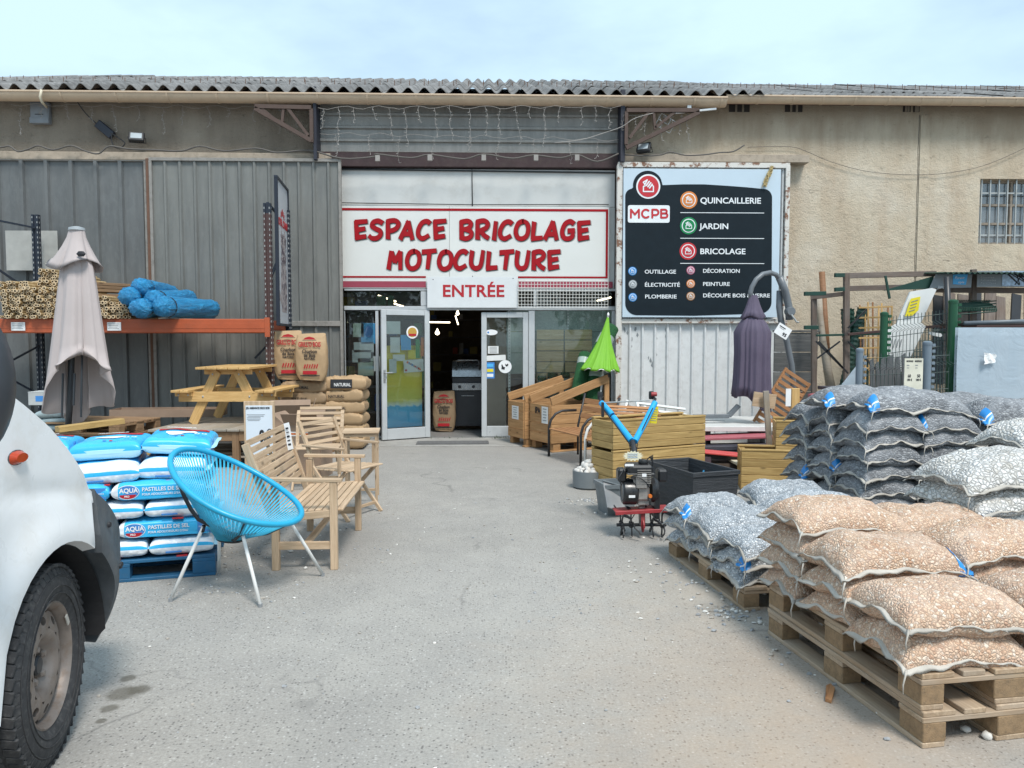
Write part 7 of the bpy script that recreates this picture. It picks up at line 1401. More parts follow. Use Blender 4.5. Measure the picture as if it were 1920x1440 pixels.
# ------------------------------------------------------------------ rotary tiller
til = thing('rotary_tiller', 'black and red petrol rotary tiller with blue foam handle grips', 'tiller', (0, 0, 0)); YT = 6.12
def T(px, py, dy=0): return P(px, py, YT+dy)
ENG = mat('engine_black', (.018, .019, .021), .35, var=.2, dirt=.25, dcol=(.1, .09, .08)); ALE = mat('cast_aluminium', (.33, .31, .29), .5, .4, var=.2, scale=20, dirt=.4); REDM = mat('tiller_red', (.30, .03, .035), .5, var=.15, scale=8, dirt=.4, dcol=(.2, .12, .1)); FOAM = plain('blue_foam', (.01, .33, .68), .55)
ec = T(1197, 918); 
def cyl(parent, name, c_, r, ln, m, axis='X', n=28, sm=40, prof=None):
    q = MB(); rot = {'X': Matrix.Rotation(R(90), 3, 'Y'), 'Y': Matrix.Rotation(R(90), 3, 'X'), 'Z': Matrix.Identity(3)}[axis]; q.lathe(prof or [(r*.88, -ln/2), (r, -ln/2+.012), (r, ln/2-.012), (r*.88, ln/2)], n, rot); return q.build(name, m, parent, sm, loc=c_)
e0 = T(1180, 925); cyl(til, 'recoil_shroud', e0+V(0, 0, .015), .105, .12, ENG, 'X'); 
q = MB(); [q.box((e0.x-.062, e0.y+.07*math.sin(a), e0.z+.015+.07*math.cos(a)), (.006, .05, .008), Matrix.Rotation(-a, 3, 'X')) for a in [k*.5 for k in range(12)]]; q.build('cooling_slots', GREP, til)
bx(til, 'crankcase', tuple(T(1200, 915)), (.13, .16, .19), ALE, .02); bx(til, 'front_plate', tuple(T(1203, 903, -.09)), (.09, .03, .11), ALE, .012)
q = MB()
for k in range(7): q.box(tuple(T(1206, 880+k*4, -.06)), (.11, .1, .006))
q.build('cylinder_fins', ALE, til)['kind'] = 'stuff'
cyl(til, 'belt_cover', T(1225, 918), .10, .05, ENG, 'X', prof=[(.03, -.03), (.095, -.025), (.105, .0), (.095, .025), (.03, .03)]); bx(til, 'belt_cover_lower', tuple(T(1229, 945)), (.045, .15, .22), ENG, .02)
bx(til, 'fuel_tank', tuple(T(1197, 878)), (.20, .2, .075), ENG, .025); bx(til, 'tank_seam', tuple(T(1197, 885)), (.215, .215, .01), plain('seam_grey', (.1, .1, .1), .4), .003); cyl(til, 'fuel_cap', T(1206, 866), .04, .035, ENG, 'Z', 20); bx(til, 'tank_label', tuple(T(1180, 872, -.102)), (.07, .003, .018), WHITE, 0)
bx(til, 'air_filter', tuple(T(1165, 890)), (.07, .12, .11), ENG, .015); bx(til, 'muffler', tuple(T(1240, 890, .08)), (.08, .13, .1), DARKM, .015)
q = MB()
for k in range(4): q.tube([T(1213, 862, .0)+V(0, 0, -.0)+V(.0, 0, 0), T(1218+k*2, 856-k, .0), T(1224, 868+k*4, 0)], .004, 5)
q.build('wire_guard', DARKM, til); cyl(til, 'orange_cap', T(1219, 930, -.09), .016, .03, ORP, 'Y', 14)
bx(til, 'oil_label', tuple(T(1185, 931, -.115)), (.05, .003, .02), WHITE, 0); bx(til, 'white_tag', tuple(T(1208, 891, -.11)), (.035, .003, .025), WHITE, 0)
q = MB(); pts = [T(1150+k*1.0, 882+k*3.5, .02) for k in range(8)]; q.tube([T(1176, 897, -.1), T(1190, 893, -.11), T(1203, 898, -.12), T(1212, 905, -.11), T(1218, 915, -.1)], .004, 5); q.tube([T(1170, 880, -.06), T(1160, 895, -.08), T(1165, 910, -.1)], .005, 5); q.build('hoses', DARKM, til, True)
bx(til, 'engine_mount', tuple(T(1204, 940)), (.09, .12, .04), ALE, .006)
a, b_ = T(1151, 957), T(1252, 951); q = MB(); q.bar(a, b_, .15, .012, ch=.003); q.bar(a+V(0, -.075, -.008), b_+V(0, -.075, -.008), .012, .03, ch=.003); q.build('mudguard', REDM, til)
q = MB(); q.bar(T(1203, 948), T(1204, 985, 0), .05, .035, (0, 1, 0), ch=.006); q.build('gear_case', ALE, til); q = MB(); q.bar(T(1205, 955, -.05), T(1206, 990, -.06), .03, .012, (0, 1, 0)); q.lathe([(.03, -.01), (.055, -.004), (.055, .004), (.03, .01)], 20, Matrix.Translation(T(1205, 985, -.04)) @ Matrix.Rotation(R(90), 4, 'Y')); q.build('gear_guard', REDM, til)
ax0, ax1 = T(1156, 984), T(1249, 984); q = MB(); q.tube([ax0, ax1], .0135, 10); q.build('tine_axle', DARKM, til, 40)
for x_, ph in ((1166, .3), (1184, 1.1), (1222, .6), (1241, 1.5)):
    c_ = T(x_, 984); cyl(til, 'tine_hub', c_, .03, .02, DARKM, 'X', 12)
    for k in range(4):
        an = ph+k*math.pi/2; s_ = 1 if (k+x_) % 2 else -1; q = MB(); pts = []
        for j in range(9):
            f_ = j/8; r = .02+.14*f_; aa = an+.75*f_**2; bend = s_*.05*max(0, f_-.72)/.28; pts.append(c_+V(bend, r*math.cos(aa), r*math.sin(aa)))
        for j in range(8):
            if pts[j+1].z > .006: q.bar(pts[j], pts[j+1]+(pts[j+1]-pts[j])*.1, .007, .032-.012*j/8, (0, math.cos(an), math.sin(an)))
        if q.v: q.build('tine', DARKM, til)
q = MB(); q.tube([T(1190, 858, .05), T(1188, 838, .12), T(1186, 828, .18)], .022, 10); q.build('handle_column', DARKM, til)
hl_ = [T(1186, 838, .15), T(1171, 815, .3), T(1155, 790, .42), T(1138, 768, .55), T(1126, 752, .62), T(1125, 742, .66)]; hr_ = [T(1186, 838, .15), T(1198, 815, .3), T(1210, 790, .42), T(1222, 763, .55), T(1229, 748, .62), T(1221, 741, .66)]
for h in (hl_, hr_): q = MB(); q.tube(h, .0125, 8); q.build('handlebar', DARKM, til, True)
def foam(pts): q = MB(); q.tube(pts, [.026]*len(pts), 12); q.build('foam_sleeve', FOAM, til, 50)
foam([T(1184, 826, .19), T(1150, 782, .46)]); foam([T(1148, 778, .48), T(1127, 755, .60)]); foam([T(1190, 828, .18), T(1212, 787, .44), T(1228, 755, .58)])
for p0, m_ in ((hl_[-1], ENG), (hr_[-1], ENG)): cyl(til, 'grip', p0, .022, .07, m_, 'Z', 12)
cyl(til, 'red_lever', hr_[-1]+V(.02, -.02, .01), .02, .05, REDM, 'X', 12); q = MB(); q.tube([T(1133, 755, .62), T(1218, 751, .62)], .006, 6); q.build('cross_bar', bars, til); bx(til, 'clutch_lever', tuple(T(1130, 768, .5)), (.02, .05, .13), ENG, .005)
q = MB(); q.tube([T(1224, 765, .5), T(1206, 802, .3), T(1196, 822, .22), T(1193, 855, .1)], .005, 5); q.tube([T(1132, 768, .5), T(1158, 802, .34), T(1180, 832, .18), T(1185, 858, .1)], .005, 5); q.build('control_cable', BLACKP, til, True)
st = []; n = 16
for k in range(n*2): a = math.pi*k/n; r = 1 if k % 2 else .74; st.append((.085*r*math.cos(a), .043*r*math.sin(a)))
t = thing('star_price_card', 'cream starburst price card with handwriting on the tiller', 'price card', T(1187, 855, -.06)); q = MB(); q.prism(st, .002, Matrix(((1, 0, 0), (0, 0, 1), (0, 1, 0)))); q.build('card', mat('cream_star', (.74, .7, .52), .6), t)
for k in range(3): q = MB(); q.tube([(-.045+i*.009, -.003, .016-k*.014+.003*math.sin(i*2.3+k)) for i in range(10)], .0014, 4); q.build('handwriting', BLUP, t)
# ------------------------------------------------------------------ white display table, red boards
YK = 9.9
def slab(name, label, cat, px0, px1, py, h_, dp, m, Y, ch=.004, rz_=0, dz=0):
    a, b_ = P(px0, py, Y), P(px1, py+dz, Y); t = thing(name, label, cat, a, rz_); pl(t, 'board', (0, dp/2, -h_/2), (b_.x-a.x, dp/2, b_.z-a.z-h_/2), dp, h_, m, ch=ch); return t
WPL = mat('white_counter', (.6, .6, .58), .45, var=.06, dirt=.25, dcol=(.4, .36, .3))
t = slab('white_counter', 'low white display counter under the violet parasol', 'counter', 1316, 1492, 800, .06, 1.35, WPL, 9.6); 
for x in (.1, .8, 1.15): bx(t, 'trestle', (x, .3, -.26), (.06, .5, .4), DARKM, .004)
RB1 = mat('faded_red_board', (.38, .10, .12), .6, var=.08, dirt=.2); RB2 = mat('bright_red_board', (.55, .07, .065), .5, var=.06); CHB = mat('charcoal_board', (.055, .052, .065), .6)
slab('faded_red_board', 'faded red board lying under the white counter', 'board', 1320, 1452, 822, .03, .42, RB1, 9.35, dz=-5); slab('charcoal_board', 'dark plum board between the red boards', 'board', 1318, 1448, 838, .05, .3, CHB, 9.2, dz=-3); slab('dark_board', 'blackish lower board stacked between the red boards', 'board', 1330, 1440, 848, .04, .3, DARKM, 9.1)
t = slab('bright_red_board', 'bright red lower plank with black underside by planter', 'board', 1322, 1450, 848, .02, .3, RB2, 8.6, dz=12); q = MB(); q.bar((0, .05, -.05), (.8, .05, -.1), .02, .06); q.build('rail', DARKM, t); bx(t, 'end_block', (.02, .12, -.14), (.12, .2, .18), mat('plum_block', (.09, .06, .075), .5), .01)
q = MB(); [q.bar((x0_, .1, -.3), (x0_+.25, .1, -.12), .02, .02) for x0_ in (.15, .35, .6)]; q.build('bracket', bars, t)
bx(None, 'soil_mound', tuple(P(1390, 875, 8.9)), (1.1, .6, .16), mat('dark_soil', (.05, .035, .025), .95, bmp=1, bscale=30), .06); tag(bpy.data.objects['soil_mound'], 'dark earthy heap under the red boards', 'soil', kind='stuff')
# violet cantilever parasol
VIO = mat('violet_canvas', (.10, .082, .125), .85, var=.06, bmp=.2, bscale=250); PGR = mat('grey_parasol_tube', (.14, .155, .17), .4, var=.08)
YV = 10.0; vp = thing('violet_parasol', 'closed violet cantilever parasol with curved grey arm and tag', 'parasol', (P(1408, 800, YV).x, YV, 0)); V0 = Vector(vp.location)
def VP(px, py, dy=0): return P(px, py, YV+dy)-V0
zz0, zz1, zz2 = VP(1408, 554).z, VP(1408, 592).z, VP(1408, 752).z
drape([(zz0, .05), (zz0-.12, .085), (zz0-.22, .12), (zz0-.28, .15), (zz0-.31, .12)], 80, (.02, .14, 6), .4, lambda a: .03*math.cos(a*3), 'top_cloth', vp, VIO, (.0, 0, 0), cx=lambda f: (.0, 0))
drape([(zz1+.02, .08), (zz1-.1, .17), (zz1-.22, .225), (zz1-.5, .215), (zz1-.8, .22), (zz1-.95, .225), (zz2, .235)], 150, (.06, .17, 7), 2.3, lambda a: .10*math.cos(a*1+.4+math.pi)*1+.05*math.cos(a*3), 'canopy_cloth', vp, VIO, (.0, 0, 0), cx=lambda f: (-.0+.01*f, 0), ph=1)
q = MB(); q.tube([VP(1408, 562), VP(1407, 548), VP(1410, 538), VP(1418, 524), VP(1430, 514, .05), VP(1444, 511, .1), VP(1455, 515, .15), VP(1463, 526, .2), VP(1466, 540, .25)], .032, 12); q.build('upper_arm', PGR, vp, True)
q = MB(); q.tube([VP(1461, 520, .18), VP(1472, 545, .22), VP(1479, 575, .25), VP(1480, 600, .25)], .05, 12); q.build('arm_sleeve', PGR, vp, True); q = MB(); q.tube([VP(1462, 545, .3), VP(1461, 575, .3), VP(1464, 600, .3), VP(1475, 640, .3), VP(1484, 685, .3), VP(1487, 720, .3), VP(1487, 800, .3)], .042, 12); q.build('mast', PGR, vp, True)
cyl(vp, 'crank_housing', VP(1481, 584, .2), .06, .12, PGR, 'Y', 16); q = MB(); q.tube([VP(1484, 590, .1), VP(1494, 604, .08), VP(1497, 604, .04)], .012, 8); q.build('crank', bars, vp, True)
q = MB(); q.bar(VP(1300, 781), VP(1366, 780), .09, .05, ch=.005); q.bar(VP(1366, 780), VP(1385, 760), .09, .05, ch=.005); q.bar(VP(1300, 790, .3), VP(1487, 800, .3), .09, .06, ch=.005); q.build('foot_arm', PGR, vp)
tg = thing('price_tag', 'white tilted price card hanging on the violet parasol mast', 'price tag', P(1468, 621, 9.8), (0, R(32), 0)); bx(tg, 'card', (0, 0, 0), (.19, .003, .15), WHITE, .001); bx(tg, 'print', (-.03, -.0025, .04), (.09, .001, .012), BLACKP, 0); x_ = text(tg, 'lettering', '95', .06, BLACKP, (.01, -.003, -.05), bold=.002); bx(tg, 'print', (-.03, -.0025, .02), (.07, .001, .006), GREP, 0)
# lounger back, posts, small planters, sign post
lg_ = thing('wooden_lounger', 'orange brown slatted sun lounger back leaning behind the mast', 'lounger', P(1432, 786, 10.1), (R(-6), R(33), 0))
for x in (-.10, .28): pl(lg_, 'stile', (x, 0, -.1), (x, 0, .75), .035, .03, TEAKD, up=(0, 1, 0))
for k in range(10): pl(lg_, 'slat', (-.1, -.02, -.05+k*.085), (.28, -.02, -.05+k*.085), .05, .012, TEAKD, up=(0, 1, 0))
t = thing('wooden_post', 'upright orange pine post with white label left of slate bags', 'post', tuple(V(P(1490, 780, 8.6).x, 8.6, 0))); pl(t, 'post', (0, 0, 0), (0, 0, P(1490, 728, 8.6).z), .09, .045, PINE, up=(0, 1, 0)); bx(t, 'label', (-.085, -.02, P(1480, 745, 8.6).z), (.06, .003, .2), WHITE, .001)
sp_ = G(1446, 893); t = thing('notice_post', 'grey leaning stake with square plywood board seen from behind', 'signpost', sp_); top = P(1436, 733, sp_.y+.0)-sp_; pl(t, 'stake', (0, 0, 0), top, .065, .03, GREYW, up=(0, 1, 0)); c_ = P(1435, 751, sp_.y+.03)-sp_; q = MB(); q.box((0, .035, 0), (.27, .018, .17), Matrix.Rotation(R(8), 3, 'Y'), .002); q.build('plywood_board', TEAK, t, loc=c_)
pk = P(1408, 880, 7.6)
planter((P(1396, 870, 7.9).x, 8.0, .0), -12, 'low treated planter box beside the grey stake', .62, .4, .42, 5); planter((P(1452, 800, 8.3).x, 8.25, .0), -15, 'taller treated planter box left of the slate bags', .5, .4, .70, 8)
slab('cream_panel', 'cream sheet lying behind the low planter box', 'board', 1382, 1440, 868, .03, .3, mat('cream_sheet', (.6, .56, .42), .6), 8.4)
# grey composite fence panel stack
CG = wood('grey_composite', (.10, .10, .10), (.19, .185, .175), grain=.5, rv=.22)
t = thing('composite_panel', 'grey composite board panel standing against the wall behind mast', 'fence panel', (0, 11.2, 0)); a, b_ = P(1452, 619, 11.2), P(1529, 800, 11.2)
bx(t, 'top_cap', ((a.x+b_.x)/2, 0, a.z-.015), (b_.x-a.x+.03, .07, .03), CG, .003)
k = 0; z_ = a.z-.035
while z_ > .1: pl(t, 'board', (a.x, 0, z_-.143), (b_.x, 0, z_-.143), .035, .282, CG); z_ -= .29; k += 1
# ------------------------------------------------------------------ fencing display
OLDW = wood('old_brown_post', (.10, .07, .055), (.2, .15, .12), grey=.4, gcol=(.2, .19, .18)); DGR = mat('dark_green_paint', (.008, .045, .032), .5, var=.15); MGR = mat('mesh_green', (.008, .07, .03), .4, var=.1); MGY = mat('post_grey_blue', (.15, .19, .23), .45, var=.1); MESH = mat('mesh_dark', (.05, .075, .07), .45)
fd = thing('fencing_display', 'old timber frame displaying fence samples against the cream wall', 'display stand', (0, 0, 0)); YF = 10.6
def D(px, py, Y=YF): return P(px, py, Y)
def post(px, py0, py1, w_, m, Y=YF, name='post', par=None, px1=None): return pl(par or fd, name, D(px if px1 is None else px1, py1, Y), D(px, py0, Y), w_, w_*.8, m, up=(0, 1, 0))
post(1587, 512, 735, .075, OLDW); pl(fd, 'rail', D(1585, 517), D(1755, 513), .04, .075, OLDW); pl(fd, 'rail', D(1590, 541), D(1745, 537), .04, .07, OLDW); pl(fd, 'rail', D(1520, 558, 10.9), D(1590, 550), .04, .06, OLDW); post(1526, 560, 740, .07, OLDW, 10.9); post(1825, 505, 740, .07, OLDW); post(1935, 505, 740, .07, OLDW)
pl(fd, 'rail', D(1530, 629), D(1650, 626), .03, .03, DGR); pl(fd, 'rail', D(1590, 627, 10.5), D(1775, 610, 10.5), .03, .035, BRM); pl(fd, 'rail', D(1755, 543), D(1935, 545), .04, .08, OLDW)
for a_, c_ in (((1565, 516), (1583, 516)), ((1565, 543), (1583, 542)), ((1508, 551), (1548, 550)), ((1508, 614), (1534, 614))): pl(fd, 'green_rail_end', D(*a_, 10.55), D(*c_, 10.55), .05, .055, DGR)
for p0, p1 in (((1590, 615), (1625, 580)), ((1530, 640), (1580, 690)), ((1532, 672), (1575, 640)), ((1535, 640), (1590, 700)), ((1590, 640), (1650, 700))): q = MB(); q.bar(D(*p0, 10.5), D(*p1, 10.5), .02, .02); q.build('brace', DARKM, fd)
t = thing('orange_post', 'tall reddish brown round post leaning at the wall', 'post', (0, 0, 0)); q = MB(); q.tube([D(1556, 740, 11.4), D(1541, 510, 11.6)], .045, 10); q.build('post', wood('reddish_post', (.2, .1, .05), (.33, .17, .09)), t, True)
t = thing('grey_log', 'weathered grey forked branch post leaning beside the reddish post', 'post', (0, 0, 0)); q = MB(); q.tube([D(1560, 740, 11.1), D(1550, 680, 11.1), D(1543, 640, 11.2), D(1537, 590, 11.3), D(1534, 560, 11.3)], [.07, .06, .05, .05, .06], 9); q.build('log', GREYW, t, True)
t = thing('green_wire_rolls', 'dark green wire rolls standing behind the display posts', 'wire rolls', (0, 0, 0))
for (px, r, dy) in ((1572, .06, 0), (1600, .07, .1), (1578, .05, .2), (1608, .05, .3)):
    q = MB()
    pts = [D(px+(k-13)*.9*(1 if px < 1590 else -.4), 700, 11.0+dy) for k in range(60)]; q.tube([V(p_.x, p_.y, .1+k*.033) for k, p_ in enumerate(pts)], [r*(1+.14*(k % 2)) for k in range(60)], 9)
    q.build('roll', DGR, t)
post(1660, 517, 560, .03, DGR, 10.3, 'green_batten', px1=1668)
# lattice
lt = thing('lattice_trellis', 'honey coloured wooden lattice trellis leaning behind green posts', 'trellis', (0, 0, 0)); 
for k in range(8): x0_ = 1612+k*8.5; pl(lt, 'upright_slat', D(x0_+3-k, 720, 10.95), D(x0_+random.uniform(-3, 3), 572+random.uniform(-6, 5), 11.1), .022, .012, TEAKD if k % 3 == 0 else PINE, up=(0, 1, 0))
for k in range(7): pl(lt, 'cross_slat', D(1610, 577+k*19, 10.93), D(1672, 575+k*19, 10.93), .024, .01, PINE, up=(0, 1, 0))
# green welded mesh panel, posts
def mesh_panel(name, lab, px0, py0, px1, py1, Y, nx, nz, m, bend=True, bot=740, rr_=.0032):
    t = thing(name, lab, 'fence mesh', (0, 0, 0)); q = MB()
    for i in range(nx):
        f_ = i/(nx-1); px = px0+(px1-px0)*f_; py = py0+(py1-py0)*f_; a = D(px, py, Y); pts = [a, a+V(0, 0, -.06)]
        if bend:
            for b__ in (.12, .55, ): z = a.z-b__; pts += [V(a.x, Y, z), V(a.x+.035, Y-.06, z-.04), V(a.x, Y, z-.08)]
        pts.append(V(a.x, Y, .1)); q.tube(pts, rr_, 4, caps=False)
    for j in range(nz):
        a = D(px0, py0, Y); b__ = D(px1, py1, Y); dz = -.05-j*.2; q.tube([a+V(0, -.006, dz), b__+V(0, -.006, dz)], rr_, 4, caps=False)
    q.build('wires', m, t, fix=False)['kind'] = 'stuff'; return t
mesh_panel('mesh_fence', 'green bent-wire fence panel between the two green posts', 1668, 594, 1775, 580, 9.4, 17, 8, MESH, rr_=.0045); mesh_panel('mesh_fence', 'lower dark wire fence panel between grey slotted posts', 1622, 664, 1780, 658, 9.0, 22, 5, MESH, True, rr_=.004)
def slot_post(px, py, Y, m, lab, w_=.09, lean=0):
    t = thing('slotted_fence_post', lab, 'fence post', (D(px, 700, Y).x, Y, 0), 0, 'slotted metal fence posts'); zt_ = D(px, py, Y).z; q = MB(); q.lathe([(w_/2, 0), (w_/2, zt_)], 4+6, caps=True); q.build('tube', m, t, 50)
    q = MB()
    for k in range(int(zt_/.07)): q.box((w_*.55+.012, -.01, .06+k*.07), (.04, .03, .035), None, .002)
    q.build('notched_strip', m, t)['kind'] = 'stuff'; q = MB(); q.lathe([(w_/2+.004, 0), (w_/2+.004, .03), (w_*.3, .045)], 12); q.build('cap', m, t, 40, loc=(0, 0, zt_-.01)); return t
slot_post(1655, 590, 9.3, MGR, 'shorter dark green slotted post left of the white angled board'); slot_post(1783, 567, 9.3, MGR, 'taller dark green slotted post right of the mesh panel', .11); slot_post(1611, 658, 8.9, MGY, 'blue-grey slotted post at the left of picket pieces', .08); slot_post(1737, 645, 8.9, MGY, 'blue-grey slotted post right of the price board', .1)
t = thing('black_tube', 'thin black tube rising behind the taller green post', 'post', (0, 0, 0)); q = MB(); q.tube([D(1782, 700, 9.5), D(1775, 519, 9.5)], .035, 12); q.build('tube', plain('black_tube', (.02, .022, .026), .4), t, True)
# angled white sign with yellow ticket
ws = thing('white_fence_board', 'white angled PVC fence sample board with yellow handwritten ticket', 'sample board', (0, 0, 0)); WPV = mat('white_pvc2', (.68, .69, .68), .35, var=.03)
def quadslab(parent, name, pts, Y, th, m):
    q = MB(); f_ = [D(*p, Y+ (p2 if (p2 := 0) else 0)) for p in pts]; q.prism([(v.x, v.z) for v in f_], th, Matrix(((1, 0, 0), (0, 0, 1), (0, 1, 0)))); return q.build(name, m, parent, loc=(0, Y, 0))
quadslab(ws, 'board', [(1707, 547), (1748, 540), (1756, 543), (1727, 605), (1678, 616)], 9.75, .03, WPV); quadslab(ws, 'lower_board', [(1664, 616), (1680, 608), (1728, 606), (1736, 612), (1706, 672), (1668, 730), (1655, 730)], 9.7, .03, WPV)
quadslab(ws, 'tail_board', [(1740, 622), (1764, 625), (1768, 629), (1763, 632), (1745, 628)], 9.7, .02, WPV); quadslab(ws, 'yellow_ticket', [(1708, 560), (1726, 556), (1722, 582), (1710, 592), (1697, 593)], 9.72, .004, YELP)
for k in range(4): p0, p1 = D(1709-k*1.5, 566+k*6, 9.715), D(1722-k*2, 562+k*6, 9.715); q = MB(); q.bar(p0, p1, .002, .008); q.build('handwriting', GREP, ws)
for k in range(4): q = MB(); q.bar(D(1673+k*6, 636, 9.69), D(1669+k*6, 652, 9.69), .004, .008); q.build('slot', GREP, ws)
# slate pickets, price board, translucent sheet
SLT = mat('slate_picket', (.11, .115, .12), .55, var=.1); rs = random.Random(2)
for i, (px, w_, py) in enumerate(((1635, 9, 672), (1645, 8, 678), (1657, 12, 670), (1670, 16, 665), (1683, 12, 668), (1695, 8, 662), (1700, 18, 668))):
    t = thing('slate_picket', 'grey slate picket number %s from the left in the wire panel' % ('one', 'two', 'three', 'four', 'five', 'six', 'seven')[i], 'slate picket', (0, 0, 0), 0, 'grey slate pickets'); s_ = rs.uniform(-3, 3)
    quadslab(t, 'slab', [(px-w_*.4+s_, 745), (px-w_*.5+s_*.6, 712), (px-w_*.35, py+4), (px+w_*.35, py), (px+w_*.5+s_*.5, 715), (px+w_*.6+s_, 745)], 9.1+.03*i, .02, SLT)
t = thing('price_board', 'cream price board for fencing kits with two prices', 'price sign', D(1713, 693, 8.8)); bx(t, 'board', (0, 0, -.08), (.22, .01, .42), mat('cream_board', (.62, .6, .5), .6), .002)
for s_, x, z, sz in (('MODULE', -.09, .09, .026), ('MODULE', .01, .09, .026), ('60', -.07, -.09, .05), ('50', .04, -.09, .05), ('130 \u20ac', -.08, -.13, .034), ('100 \u20ac', .025, -.13, .034)): x_ = text(t, 'lettering', s_, sz, BLACKP, (x, -.007, z), bold=.001); x_.scale.x = .75
for x in (-.07, .03): bx(t, 'print', (x, -.0065, .05), (.03, .001, .012), GREP, 0); bx(t, 'print', (x, -.0065, .02), (.025, .001, .008), GREP, 0)
FILM, nt, b = newmat('milky_film'); b.inputs['Base Color'].default_value = (.42, .50, .57, 1); b.inputs['Roughness'].default_value = .25; b.inputs['Alpha'].default_value = .84; n = noise(nt, coords(nt), 3, 5, .6, 1); bump(nt, b, n, .5, .04)
sh_ = thing('wrapped_fencing', 'pale translucent film-wrapped fence panel at the right', 'wrapped panel', (0, 0, 0)); a, b_ = D(1797, 614, 9.0), D(1990, 614, 9.0); q = MB(); q.grid([[(a.x+(b_.x-a.x)*i/20, 9.0+.012*math.sin(i*1.3+j), a.z*(1-j/6)+.3*j/6) for j in range(7)] for i in range(21)]); q.grid([[(a.x+(b_.x-a.x)*i/20, 9.06, a.z*(1-j/6)+.3*j/6) for j in range(7)] for i in range(21)]); q.build('film', FILM, sh_, True, fix=False)
q = MB(); [q.tube([(a.x+k*.1, 9.03, .3), (a.x+k*.1, 9.03, a.z-.02)], .004, 4) for k in range(1, 13)]; [q.tube([(a.x, 9.03, a.z-.1-k*.15), (b_.x, 9.03, a.z-.1-k*.15)], .004, 4) for k in range(6)]; q.build('mesh_wires', MESH, sh_, fix=False)['kind'] = 'stuff'
q = MB(); c_ = D(1855, 672, 8.97); q.grid([[c_+V(-.07+.028*i+.006*math.sin(j*2), -.012-.008*math.sin(i*2+j), (-.07+.028*j)*(1-.06*i)) for j in range(6)] for i in range(6)]); q.build('white_sticker', WHITE, sh_, fix=False)
t = thing('plastic_sheet', 'crumpled translucent sheet draped left of the grey post', 'plastic sheet', (0, 0, 0)); quadslab(t, 'sheet', [(1607, 685), (1615, 740), (1580, 740), (1578, 722)], 9.2, .012, FILM)
t = thing('grey_pipe', 'long grey pipe lying on top of the wrapped panels', 'pipe', (0, 0, 0)); q = MB(); q.tube([D(1808, 606, 9.2), D(1990, 600, 9.2)], .025, 10); q.build('pipe', plain('pipe_grey', (.13, .15, .17), .4), t, True)
t = thing('stacked_panels', 'pile of dark panels beneath the corrugated shelter', 'panel stack', (0, 0, 0)); 
for k in range(4): a, b_ = D(1795, 608+k*5, 9.9), D(1990, 606+k*5, 9.9); pl(t, 'panel', a, b_, .8, .03, (DARKM, BRM, CHB, DGR)[k])
gm = thing('green_mesh_stack', 'dark green bent wire sheets stacked under the shelter', 'mesh stack', (0, 0, 0)); q = MB()
for k in range(24): a = D(1795+k*3.2, 583, 10.2); q.tube([a, a+V(.06, .1, .05), a+V(.02, .2, .12), a+V(.1, .3, .16)], .008, 4)
for k in range(5): q.tube([D(1795, 590-k*5, 10.2+k*.05), D(1868, 584-k*5, 10.2+k*.05)], .008, 4)
q.build('wires', DGR, gm)['kind'] = 'stuff'
t = thing('shade_boards', 'dark boards added as backing for the shade under the shelter roof', 'boards', (0, 0, 0)); rs = random.Random(12)  # boards added to stand in for the dark shade below the shelter
for k in range(9): px_ = 1757+k*24; pl(t, 'board', D(px_+rs.uniform(-4, 4), 720, 11.5), D(px_+rs.uniform(-6, 6), 545+rs.uniform(0, 14), 11.9), rs.uniform(.15, .2), .03, OLDW if k % 3 else DARKM, up=(0, 1, 0))
t = thing('dark_poles', 'bundle of dark slim poles leaning between trellis and timber post', 'poles', (0, 0, 0))
for k in range(8): q = MB(); q.tube([D(1590+k*5+rs.uniform(-3, 3), 740, 10.9), D(1596+k*4+rs.uniform(-8, 8), 600+rs.uniform(-12, 30), 11.6)], .014, 6); q.build('pole', (DARKM, DGR, BRM)[k % 3], t)
t = thing('wire_panel_stack', 'dark wire panels leaning behind white sample board', 'fence mesh', (0, 0, 0)); q = MB()
for k in range(16): q.tube([D(1690+k*5.5, 740, 10.2), D(1692+k*5.5, 615, 10.5)], .006, 4)
for k in range(6): q.tube([D(1688, 620+k*20, 10.4), D(1776, 618+k*20, 10.4)], .006, 4)
q.build('wires', MESH, t)['kind'] = 'stuff'
# little shelter roof with printed signs
shl = thing('display_shelter', 'green corrugated shelter roof with grey printed header boards', 'shelter', (0, 0, 0)); a = D(1762, 513, 10.2); xe = D(1990, 500, 10.2).x; q = MB()
q.grid([[(a.x+(xe-a.x)*i/160, y, a.z+.0+dz+.014*math.sin(i*.9)) for y, dz in ((10.1, 0), (11.6, .11))] for i in range(161)]); q.build('roof_sheet', DGR, shl, True, fix=False)
q = MB(); q.add([D(1655, 545, 10.4), D(1752, 517, 10.4), D(1745, 541, 10.4)], [(0, 1, 2)]); q.build('awning_flap', DGR, shl, fix=False)
GSG = mat('grey_sign', (.22, .24, .255), .5, var=.06)
quadslab(shl, 'header_board', [(1757, 511), (1823, 510), (1821, 539), (1743, 541), (1750, 525)], 10.35, .012, GSG); quadslab(shl, 'header_board', [(1833, 508), (1995, 507), (1995, 538), (1832, 538)], 10.35, .012, GSG); quadslab(shl, 'logo_print', [(1787, 515), (1815, 513), (1811, 534), (1787, 533)], 10.345, .004, SKYP)
for s_, px, py, sz in (('Forest', 1790, 523, .05), ('style', 1796, 531, .045), ('jardi', 1758, 541, .06)): x_ = text(shl, 'lettering', s_, sz, WHITE, tuple(D(px, py, 10.335)), shear=.3)
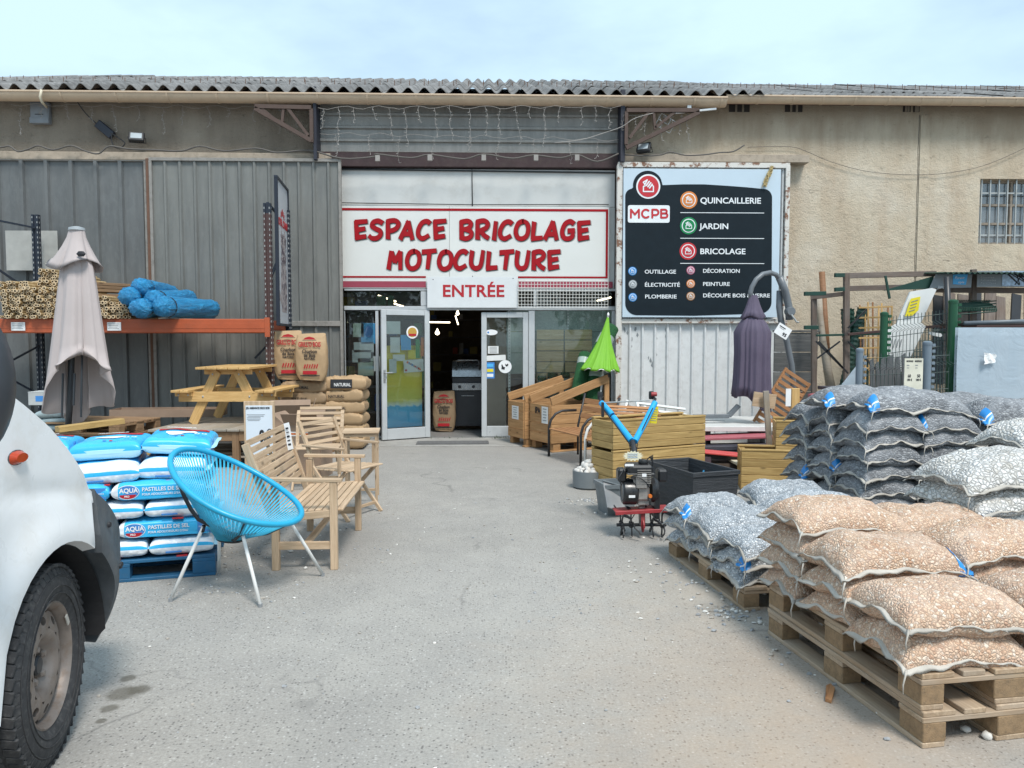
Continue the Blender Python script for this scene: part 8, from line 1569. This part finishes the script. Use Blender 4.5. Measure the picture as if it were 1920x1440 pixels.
for k, s_ in enumerate(('Panneaux', 'Cl\u00f4tures', 'Palissades', 'Portillons')): x_ = text(shl, 'lettering', s_, .034, plain('pale_grey_print', (.5, .52, .54), .6), tuple(D(1839, 516+k*5.5, 10.345)), space=1.5)
quadslab(shl, 'picture_print', [(1880, 509), (1995, 508), (1995, 536), (1879, 536)], 10.342, .004, mat('pale_picture', (.4, .52, .66), .5, var=.3, scale=30)); q = MB()
for k in range(16): q.bar(D(1884+rs.uniform(0, 100), 510, 10.338), D(1884+rs.uniform(0, 100), 534, 10.338), .002, .012)
q.build('picture_lines', DARKM, shl)
t = thing('red_grey_panels', 'dark grey and red panels lying behind the slate bags', 'panel stack', (0, 0, 0)); pl(t, 'red_panel', D(1530, 745, 9.6), D(1600, 735, 9.6), .5, .05, RB1); pl(t, 'grey_panel', D(1545, 728, 9.7), D(1625, 728, 9.7), .4, .04, CHB)
# ------------------------------------------------------------------ unseen trees added behind the camera to darken reflections
q = MB(); rs = random.Random(9)
def tree(x, y, h, label):
    t = thing('unseen_tree', label, 'tree', (x, y, 0)); q = MB(); q.tube([(0, 0, 0), (.1, 0, h*.3), (0, .1, h*.55)], [.22, .16, .08], 8); q.build('trunk', BROWNW, t, True); q = MB()
    for k in range(900):
        d = V(rs.gauss(0, 1), rs.gauss(0, 1), rs.gauss(0, .8)).normalized()*rs.random()**.4; c_ = V(d.x*h*.38, d.y*h*.38, h*.62+d.z*h*.38); e = Matrix.Rotation(rs.uniform(0, 6), 3, (rs.random()+.01, rs.random(), rs.random())); s_ = rs.uniform(.12, .3); q.add([c_+e @ V(-s_, 0, 0), c_+e @ V(0, -s_*.6, 0), c_+e @ V(s_, 0, 0), c_+e @ V(0, s_*.6, 0)], [(0, 1, 2, 3)])
    q.build('crown', mat('leaf_green', (.05, .085, .03), .7, var=.3), t, fix=False)
for k in range(9): tree(-24+k*6+rs.uniform(-1, 1), -17+rs.uniform(-2, 2), rs.uniform(5, 7), 'unseen leafy tree added behind the viewpoint, number %s from the west' % ('one', 'two', 'three', 'four', 'five', 'six', 'seven', 'eight', 'nine')[k])
